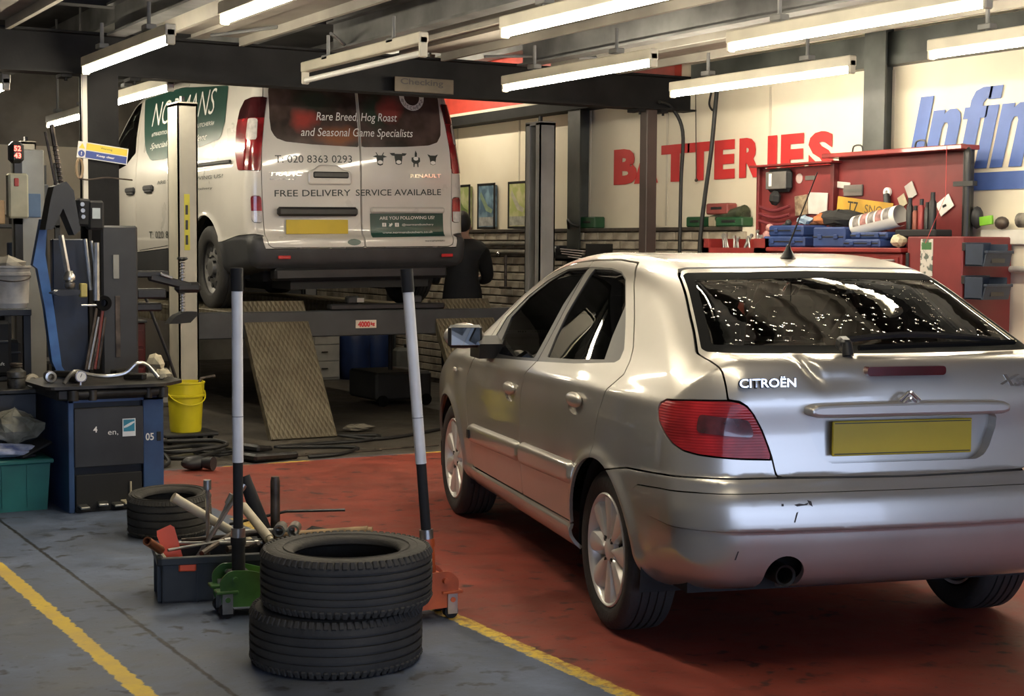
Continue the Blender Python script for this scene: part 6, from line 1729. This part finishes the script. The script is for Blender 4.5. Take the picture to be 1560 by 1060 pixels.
for k in range(3):
    b = MB(); b.tube(smooth_path([(7.13, 8.78, 1.72 - k * .05), (7.12, 8.6, 1.69 - k * .05), (7.13, 8.45, 1.72 - k * .06)], 5), .012, 8); hang('air_hose', ('dark red hose looped under the hand lamp', 'second dark red hose loop on the board', 'lowest dark red hose loop on the board')[k], 'hose', b, M('dark red hose', (.16, .022, .03), .5))
b = MB(); b.box((7.19, 7.98, 1.855), (.01, .165, .045), rotm(6, 0, 0), .004); hang('knife_case', 'pale plastic knife case on the red board', 'case', b, M('pale plastic', (.55, .50, .46), .4))
b = MB(); b.box((7.19, 7.865, 1.815), (.015, .18, .075), None, .003); e = MB(); e.box((7.181, 7.865, 1.815), (.002, .18, .02), None); hang('sanding_block', 'grey sanding block beside the knife case', 'block', b, M('grey block', (.15, .13, .12), .7), (('stripe', e, m_greytrim),))
np_ = MB(); np_.box((7.13, 7.69, 1.69), (.006, .53, .115), rotm(6.5, 0, 0), .002); po = hang('loose_number_plate', 'old yellow number plate leaning on the red board', 'number plate', np_, M('old yellow plate', (.52, .30, .035), .5, var=.15))
lettering('T7', m_trimblk, po, frame((7.1265, 7.80, 1.701), (0, -1, -.115), (0, -.115, 1)), .08, bold=.001, fit=(.10, .072))
lettering('SNO', M('faded plate print', (.14, .09, .03), .6), po, frame((7.1265, 7.60, 1.678), (0, -1, -.115), (0, -.115, 1)), .08, bold=.001, fit=(.17, .06))
b = MB(); b.lathe([(.012, 0), (.030, 0), (.030, .02), (.012, .02), (.012, 0)], 18, (7.175, 7.535, 1.795), 'X'); e = MB(); e.cone((7.17, 7.53, 1.78), (7.15, 7.48, 1.62), .022, .03, 10); hang('tape_roll', 'white tape roll hooked on a dark grease gun', 'tape', b, m_white_print, (('gun_body', e, m_panel),))
b = MB(); b.box((7.19, 7.33, 1.80), (.006, .075, .10), rotm(-28, 0, 0), .001); e = MB(); e.box((7.188, 7.40, 1.735), (.006, .065, .075), rotm(-28, 0, 0), .001); hang('price_tag', 'grey and cream tags hung on the red board', 'tag', b, M('grey tag', (.40, .38, .35), .5), (('cream_tag', e, m_paper),))
b = MB(); b.box((7.19, 7.03, 1.70), (.006, .125, .09), rotm(-32, 0, 0), .001); e = MB(); e.box((7.185, 7.03, 1.695), (.003, .03, .015), rotm(-20, 0, 0)); hang('sticker', 'white diamond card with black mark on the red board', 'sticker', b, m_white_print, (('mark', e, m_trimblk),))
for k, (y, r, h_, c) in enumerate(((7.16, .022, .20, (.02, .02, .02)), (7.11, .020, .15, (.20, .05, .03)), (7.06, .022, .19, (.25, .03, .03)), (7.012, .018, .17, (.03, .03, .03)), (6.965, .024, .23, (.018, .018, .02)))):
    bo_ = thing('spray_can', ('tall black aerosol can in the row on the side cabinet', 'short brown aerosol can in the row on the side cabinet', 'red aerosol can in the row on the side cabinet', 'slim black aerosol can next to the red one', 'tallest black aerosol can at the end of the row')[k], 'spray can', (7.02, y, 1.545))
    b = MB(); b.lathe([(0, 0), (r, 0), (r, h_ * .72), (r * .6, h_ * .80), (r * .55, h_ * .82)], 14); b.build('can', M('can %d' % k, c, .35, .3, var=.1), bo_)
    b = MB(); b.lathe([(r * .62, h_ * .80), (r * .62, h_), (0, h_)], 12); b.build('cap', m_trimblk, bo_)
b = MB(); b.bb((6.95, 6.87, 1.50), (7.10, 7.22, 1.545), .008); hang('can_tray', 'black tray holding the aerosol cans', 'tray', b, m_foam)
# blue cases and papers on the chest
def case(label, c, s, rz=0, m=m_bluebox):
    o = thing('blue_case', label, 'case', (c[0], c[1], c[2]), rz)
    MB().box((0, 0, s[2] / 2), s, None, .012).build('shell', m, o)
    MB().box((-s[0] / 2 - .002, 0, s[2] * .52), (.006, s[1] * .96, .008), None, .002).build('seam', m_trimblk, o)
    for e in (-.25, .25): MB().box((-s[0] / 2 - .005, e * s[1], s[2] * .52), (.012, .035, .030), None, .003).build('catch', m_bluebox, o)
case('lower blue plastic case at the left end of the red chest', (7.0, 8.22, 1.43), (.24, .42, .075), 2)
case('upper blue plastic case stacked at the left end of the red chest', (7.0, 8.20, 1.505), (.22, .38, .075), -3)
case('thick blue plastic case in the middle of the red chest', (6.99, 7.755, 1.43), (.24, .29, .135), 4)
case('flat blue plastic case lying below the rolled poster', (6.98, 7.42, 1.43), (.24, .34, .055), -2)
case('thin blue plastic case on top of the flat one below the rolled poster', (7.0, 7.40, 1.485), (.22, .32, .045), 3)
b = MB(); b.lathe([(.068, -.19), (.068, .19)], 28, (0, 0, 0), 'Y', a0=R(-30), a1=R(300)); b.xf(Matrix.Translation((7.0, 7.42, 1.602)) @ rotm(-10, 0, 4).to_4x4())
rp = hang('rolled_poster', 'rolled white poster with printed pictures lying on blue cases', 'poster', b, m_white_print)
for k in range(5):
    b = MB(); b.lathe([(.0695, -.15 + .065 * k), (.0695, -.10 + .065 * k)], 10, (0, 0, 0), 'Y', a0=R(105 + 8 * (k % 2)), a1=R(190)); b.xf(Matrix.Translation((7.0, 7.42, 1.602)) @ rotm(-10, 0, 4).to_4x4()); b.build('printed_picture', M('poster print %d' % (k % 2), ((.30, .27, .25), (.48, .22, .20))[k % 2], .5, var=.4, scale=20), rp)
crumple('jacket', 'dark work jacket heaped behind the blue cases', 'jacket', (7.10, 7.90, 1.566), (.05, .26, .05), M('dark jacket', (.022, .022, .022), .85, var=.3), 31)
crumple('rag', 'light blue rag on the stacked blue cases', 'rag', (7.06, 8.20, 1.581), (.05, .07, .03), M('light blue rag', (.32, .42, .52), .85), 32, 10)
crumple('rag', 'orange rag beside the light blue rag', 'rag', (7.08, 8.06, 1.581), (.05, .06, .035), M('orange rag', (.45, .15, .05), .85), 33, 10)
crumple('rag', 'cream rag hanging over the front edge of the red chest', 'rag', (6.93, 7.16, 1.431), (.05, .06, .035), m_paper, 34, 10)
b = MB(); b.box((6.95, 8.46, 1.50), (.08, .06, .09), rotm(0, 0, 20), .02); b.ball((6.95, 8.44, 1.565), .03, 10); hang('spray_bottle', 'pink trigger spray bottle by the left blue cases', 'bottle', b, M('pink plastic', (.52, .26, .24), .5))
# cases on the ledge
def ledge_box(label, c, s, m, rx=0):
    o = thing('ledge_case', label, 'case', c)
    MB().box((0, 0, s[2] / 2), s, rotm(rx, 0, 0), .01).build('shell', m, o); MB().box((-s[0] / 2 - .002, 0, s[2] * .55), (.006, s[1] * .5, .02), rotm(rx, 0, 0), .003).build('catch', m_trimblk, o)
m_gcase = M('green plastic case', (.022, .10, .04), .45, var=.2)
ledge_box('green plastic case on the wall ledge beside the green column', (7.335, 11.32, 1.585), (.11, .25, .10), m_gcase)
ledge_box('long green drill case on the wall ledge beside the cable', (7.335, 9.33, 1.585), (.11, .33, .072), m_gcase)
ledge_box('rounded green case at the left end of the ledge row', (7.335, 9.76, 1.585), (.11, .23, .08), m_gcase)
ledge_box('faded red box on top of the ledge row', (7.335, 9.49, 1.68), (.10, .27, .085), M('faded red box', (.30, .07, .06), .6, var=.2))
b = MB(); b.cone((7.335, 9.60, 1.632), (7.335, 9.20, 1.70), .042, .05, 12); b.cone((7.335, 9.22, 1.66), (7.335, 9.18, 1.668), .035, .035, 12); hang('air_drill', 'grimy green air drill lying on the ledge cases', 'drill', b, M('grimy green', (.06, .075, .04), .5, var=.4, scale=12))
b = MB(); b.box((7.335, 9.555, 1.625), (.09, .09, .08), None, .008); hang('parts_box', 'small beige box between the green ledge cases', 'box', b, M('beige box', (.30, .26, .18), .6))
b = MB(); b.box((7.33, 10.42, 1.602), (.06, .09, .034), None, .01); hang('soap_bar', 'small cream block on the wall ledge next to the brown post', 'block', b, m_cream2)
# hoses and cords on the wall
b = MB(); b.tube(smooth_path([(7.05, 9.93, 2.56), (7.20, 9.98, 2.53), (7.29, 9.945, 2.34), (7.255, 9.91, 1.93), (7.25, 9.91, 1.40), (7.25, 9.92, .9)], 6), .015, 10); hang('air_line', 'thick black air line hanging from the beam to the ledge', 'hose', b, m_hose)
b = MB(); b.tube(smooth_path([(7.29, 9.51, 2.64), (7.28, 9.515, 2.5), (7.27, 9.545, 2.17), (7.255, 9.60, 1.8), (7.24, 9.63, 1.47), (7.24, 9.63, 1.1)], 6), .017, 10); hang('air_line', 'black pole hose leaning on the wall before the red letters', 'hose', b, m_hose)
b = MB(); b.tube([(7.36, 9.875, 2.63), (7.36, 9.852, 1.96)], .004, 6); b.ball((7.36, 9.852, 1.955), .014, 8); hang('pull_cord', 'thin pull cord switch hanging on the cream wall', 'cord', b, m_rust)
b = MB(); b.tube(smooth_path([(7.38, 9.70, 2.63), (7.37, 9.71, 2.54), (7.37, 9.66, 2.49), (7.37, 9.63, 2.55)], 5), .009, 6); hang('wall_hook', 'small dark hook loop on the cream wall above the letters', 'hook', b, m_hose)
# posters
def poster(label, y0, y1, z0, z1, cols, seed):
    o = thing('framed_poster', label, 'poster', (7.36, (y0 + y1) / 2, z0))
    w, h_ = y1 - y0, z1 - z0
    for a, c in (((-.012, -w / 2, 0), (.0, -w / 2 + .022, h_)), ((-.012, w / 2 - .022, 0), (0, w / 2, h_)), ((-.012, -w / 2, 0), (0, w / 2, .022)), ((-.012, -w / 2, h_ - .022), (0, w / 2, h_))): MB().bb(a, c, .002).build('frame', m_trimblk, o)
    m = M('poster picture %d' % seed, cols[0], .3, col2=cols[1], scale=7, detail=2, lo=.42, hi=.56)
    MB().bb((-.006, -w / 2 + .02, .02), (.03, w / 2 - .02, h_ - .02)).build('picture', m, o)
    MB().bb((-.0075, -w / 2 + .03, .03), (-.0062, w / 2 - .03, h_ * .26)).build('caption_block', M('poster caption %d' % seed, cols[2], .4, var=.2, scale=20), o)
    b = MB(); b.prism([(-w * .38, h_ * .42), (-w * .1, h_ * .5), (w * .3, h_ * .82), (w * .36, h_ * .72), (0, h_ * .4), (-w * .3, h_ * .34)], -.0075, -.0062, 'YZ'); b.build('picture_shape', M('poster shape %d' % seed, cols[3], .4, var=.2), o)
poster('framed poster of yellow green leaves beside the grey lift post', 12.48, 12.83, 1.592, 2.04, ((.58, .55, .32), (.40, .44, .16), (.46, .46, .40), (.66, .64, .50)), 1)
poster('framed blue poster hanging next to the yellow green one', 13.09, 13.44, 1.592, 2.04, ((.22, .34, .42), (.08, .14, .20), (.42, .42, .40), (.34, .44, .28)), 2)
poster('framed green poster half hidden behind the van tail light', 13.60, 13.95, 1.592, 2.04, ((.52, .53, .30), (.32, .38, .14), (.48, .48, .42), (.22, .30, .10)), 3)
# pipes, tap, rack near the lift post
pp = thing('wall_pipes', 'pair of dirty water pipes running along the brick wall', 'pipes', (7.26, 12.9, 1.37))
for z in (.08, .0): MB().cone((0, -.9, z), (0, 1.6, z), .022, n=10).build('pipe', M('dirty pipe', (.22, .20, .16), .5, var=.3), pp)
for y in (-.7, .5, 1.4): MB().box((.01, y, .04), (.03, .03, .15), None, .003).build('pipe_clip', m_rust, pp)
tp = thing('stand_tap', 'rusty valve stem with a cross foot on the brick wall', 'valve', (7.25, 12.69, 1.03))
MB().cone((0, 0, 0), (0, 0, .31), .014, n=8).build('stem', m_rust, tp); MB().box((0, 0, 0), (.03, .20, .025), None, .004).build('foot', m_rust, tp); MB().ball((-.03, .09, .325), .022, 10).build('brass_valve', m_chrome, tp)
rk = thing('wall_rack', 'black wire rack with papers fixed beside the green column', 'rack', (7.12, 11.2, 1.30))
MB().bb((-.10, -.28, 0), (.17, .22, .02)).build('shelf', m_trimblk, rk); MB().bb((-.10, -.28, .0), (-.09, .22, .05)).build('front_lip', m_trimblk, rk); MB().bb((-.1, -.28, 0), (.17, -.27, .15)).build('end_plate', m_trimblk, rk); MB().bb((-.1, .21, 0), (.17, .22, .11)).build('end_plate', m_trimblk, rk)
MB().bb((.10, -.20, -1.30), (.16, .14, 0)).build('pedestal', m_trimblk, rk)
for k in range(4):
    b = MB(); b.box((7.11 + .01 * k, 11.14 + .015 * k, 1.326 + .02 * k), (.20, .34, .008), rotm(3, 6, -8 + 5 * k), .001); hang('paper_sheet', ('lowest white sheet in the black rack', 'second white sheet in the black rack', 'third white sheet in the black rack', 'topmost white sheet in the black rack')[k], 'paper', b, MATS['white paper'])
b = MB(); b.box((7.22, 11.66, 1.385), (.10, .14, .10), None, .01); e = MB(); e.box((7.168, 11.66, 1.40), (.006, .03, .05)); hang('socket_box', 'black electrical box with white switch on the brick wall', 'switch box', b, m_foam, (('switch', e, m_white_print),))
b = MB(); b.tube(smooth_path([(7.24, 11.55, 1.585), (7.20, 11.50, 1.66), (7.19, 11.42, 1.62), (7.22, 11.35, 1.60)], 4), .012, 8); hang('cable_stub', 'dark cable stub lying on the ledge at the green column', 'cable', b, m_hose)
# storage bins, pipe and hooks at the right edge
wb = M('navy storage bin', (.022, .034, .060), .5, var=.15)
for k, z in enumerate((1.325, 1.13)):
    bn = thing('storage_bin', ('upper navy storage bin hung on the end of the red cabinet', 'lower navy storage bin hung on the end of the red cabinet')[k], 'storage bin', (6.865, 6.395, z))
    b = MB(); b.bb((0, .01, 0), (.21, .15, .008)); b.bb((0, .01, 0), (.008, .15, .13), .002); b.bb((.202, .01, 0), (.21, .15, .13), .002); b.bb((0, .142, 0), (.21, .15, .14), .002); b.prism([(.0, .0), (.01, .0), (-.012, .085), (-.022, .085)], 0, .21, 'YZ'); b.build('shell', wb, bn)
    MB().bb((-.006, -.03, .075), (.216, -.005, .092), .003).build('lip', wb, bn); MB().bb((-.004, .145, .09), (.214, .172, .14), .003).build('hanger', m_trimblk, bn)
    MB().bb((.05, -.012, .02), (.16, -.004, .055), .001).build('label_slot', m_trimblk, bn)
ws3 = MB().bb((7.26, 5.2, 1.455), (7.31, 6.80, 1.545), .004); hang('wall_shelf', 'white shelf edge on the wall above the navy bins', 'shelf', ws3, M('white gloss', (.62, .60, .54), .4, var=.1))
b = MB(); b.cone((7.27, 6.62, 1.305), (7.27, 4.8, 1.315), .020, n=12); hang('white_pipe', 'white waste pipe running along the wall beside the navy bins', 'pipe', b, MATS['white gloss'])
b = MB(); b.box((7.22, 6.715, 1.60), (.02, .10, .055), rotm(-6, 0, 0), .003); hang('green_tag', 'fluorescent green tag on the shelf clutter', 'tag', b, M('fluorescent green', (.20, .50, .03), .5)).location = (0, 0, 0)
b = MB(); b.cone((7.27, 6.50, 1.60), (7.27, 5.6, 1.60), .045, n=14); hang('paper_roll', 'grubby roll lying on the white wall shelf', 'roll', b, M('grubby roll', (.20, .18, .15), .7, var=.4, scale=14))
b = MB(); b.ball((7.25, 6.62, 1.585), .05, 12, (.7, 1, .8)); hang('wire_brush', 'dark bristly brush head on the white wall shelf', 'brush', b, m_rust)
b = MB(); b.ball((7.23, 6.80, 1.62), .05, 12, (.8, .8, 1.4)); hang('filler_bottle', 'dark bottle at the end of the white wall shelf', 'bottle', b, m_panel)
b = MB(); b.box((7.295, 6.69, 1.045), (.02, .09, .014), None, .003)
for y in (6.655, 6.69, 6.725): b.tube([(7.28, y, 1.045), (7.27, y, .985)], .005, 6)
hang('coat_hook', 'small black three pronged hook on the white wall', 'hook', b, m_trimblk)
b = MB(); b.tube([(7.08, 6.92, 2.06), (7.04, 6.88, 1.75), (6.84, 6.84, 1.46)], .0014, 5); hang('red_string', 'thin red string hanging down the tool board', 'string', b, m_letter_red)

# ------------------------------------------------------------------ mechanic behind the van
def skinned(name, V, E_, rad, mat, parent, sub=2):
    me = bpy.data.meshes.new(name); me.from_pydata(V, E_, []); me.materials.append(mat)
    o = bpy.data.objects.new(name, me); C.objects.link(o)
    if parent is not None: o.parent = parent
    sk = o.modifiers.new('skin', 'SKIN'); sk.use_smooth_shade = True
    for i, r in enumerate(rad):
        me.skin_vertices[0].data[i].radius = (r, r) if not isinstance(r, tuple) else r
    me.skin_vertices[0].data[0].use_root = True
    s = o.modifiers.new('sub', 'SUBSURF'); s.levels = s.render_levels = sub
    return o
def clothed(m_skin):
    m = bpy.data.materials.new('black clothes and skin'); m.use_nodes = True
    N = m.node_tree.nodes; L = m.node_tree.links; b = N['Principled BSDF']
    tc = N.new('ShaderNodeTexCoord'); sp = N.new('ShaderNodeSeparateXYZ'); L.new(tc.outputs['Object'], sp.inputs[0])
    a = N.new('ShaderNodeMath'); a.operation = 'GREATER_THAN'; a.inputs[1].default_value = 1.49; L.new(sp.outputs[2], a.inputs[0])
    c = N.new('ShaderNodeMath'); c.operation = 'GREATER_THAN'; c.inputs[1].default_value = .43; L.new(sp.outputs[0], c.inputs[0])
    mx = N.new('ShaderNodeMath'); mx.operation = 'MAXIMUM'; L.new(a.outputs[0], mx.inputs[0]); L.new(c.outputs[0], mx.inputs[1])
    nz = N.new('ShaderNodeTexNoise'); nz.inputs['Scale'].default_value = 12; L.new(tc.outputs['Object'], nz.inputs['Vector'])
    r = N.new('ShaderNodeValToRGB'); r.color_ramp.elements[0].color = (.006, .006, .007, 1); r.color_ramp.elements[1].color = (.016, .016, .017, 1); L.new(nz.outputs['Fac'], r.inputs['Fac'])
    k = N.new('ShaderNodeMix'); k.data_type = 'RGBA'; L.new(mx.outputs[0], k.inputs[0]); L.new(r.outputs['Color'], k.inputs[6]); k.inputs[7].default_value = (.42, .25, .18, 1)
    L.new(k.outputs[2], b.inputs['Base Color']); b.inputs['Roughness'].default_value = .8
    return m
def person():
    t = thing('person', 'person in black work clothes standing behind the van and facing away', 'person', (6.64, 12.42, 0), 66)
    m_skin = M('skin', (.45, .27, .19), .5, var=.06); m_cl = M('black work clothes', (.010, .010, .011), .85, var=.2, scale=14); m_hair = M('black hair', (.012, .010, .009), .6, var=.2, scale=40); m_shoe = M('black boots', (.012, .012, .012), .5)
    # local x = facing direction, y = left
    V = [(0, 0, .95), (.03, 0, 1.12), (.07, 0, 1.30), (.09, 0, 1.42), (.11, 0, 1.50), (.13, 0, 1.58), (.135, 0, 1.665)]; E_ = [(0, 1), (1, 2), (2, 3), (3, 4), (4, 5), (5, 6)]
    rad = [.165, .16, .17, .135, .06, .085, .07]
    for s in (1, -1):
        k = len(V); V += [(.08, s * .19, 1.39), (.17, s * .25, 1.14), (.40, s * .22, 1.10), (.48, s * .20, 1.12)]; E_ += [(3, k), (k, k + 1), (k + 1, k + 2), (k + 2, k + 3)]; rad += [.085, .065, .045, .03]
        h0 = k + 3
        for f, (dy, dz, ln) in enumerate(((-.03, .012, .065), (-.012, .016, .078), (.006, .014, .074), (.022, .008, .06))):
            q = len(V); V += [(.50 + ln * .5, s * .20 + dy, 1.12 + dz), (.50 + ln, s * .20 + dy, 1.105 + dz)]; E_ += [(h0, q), (q, q + 1)]; rad += [.0095, .008]
        q = len(V); V += [(.50, s * .20 - s * .045, 1.14), (.53, s * .20 - s * .05, 1.15)]; E_ += [(h0, q), (q, q + 1)]; rad += [.011, .009]
        k = len(V); V += [(0, s * .10, .90), (.03, s * .12, .50), (-.02, s * .12, .10), (.0, s * .12, .045), (.14, s * .14, .035)]; E_ += [(0, k), (k, k + 1), (k + 1, k + 2), (k + 2, k + 3), (k + 3, k + 4)]; rad += [.11, .08, .06, .05, .04]
    body = skinned('body', V, E_, rad, clothed(m_skin), t)
    for s in (1, -1):
        b = MB(); b.box((.05, s * .13, .05), (.28, .10, .10), None, .03); b.build('boot', m_shoe, t)
    b = MB(); b.ball((.118, 0, 1.632), .105, 20, (.98, .82, 1.02)); b.v = [(x, y, z) for x, y, z in b.v]; b.xf(Matrix.Translation((-.012, 0, .012))); b.build('hair', m_hair, t)
    for s in (1, -1): MB().ball((.135, s * .083, 1.60), .026, 10, (.8, .4, 1.2)).build('ear', m_skin, t)
    MB().prism([(.215, 1.60), (.25, 1.575), (.215, 1.57)], -.014, .014, 'XZ').build('nose', m_skin, t)
    for s in (1, -1): MB().ball((.212, s * .034, 1.625), .012, 8).build('eye', m_white_print, t)
    MB().box((.212, 0, 1.535), (.012, .05, .010), None, .003).build('mouth', M('lip', (.35, .14, .12), .5), t)
    return t
person()
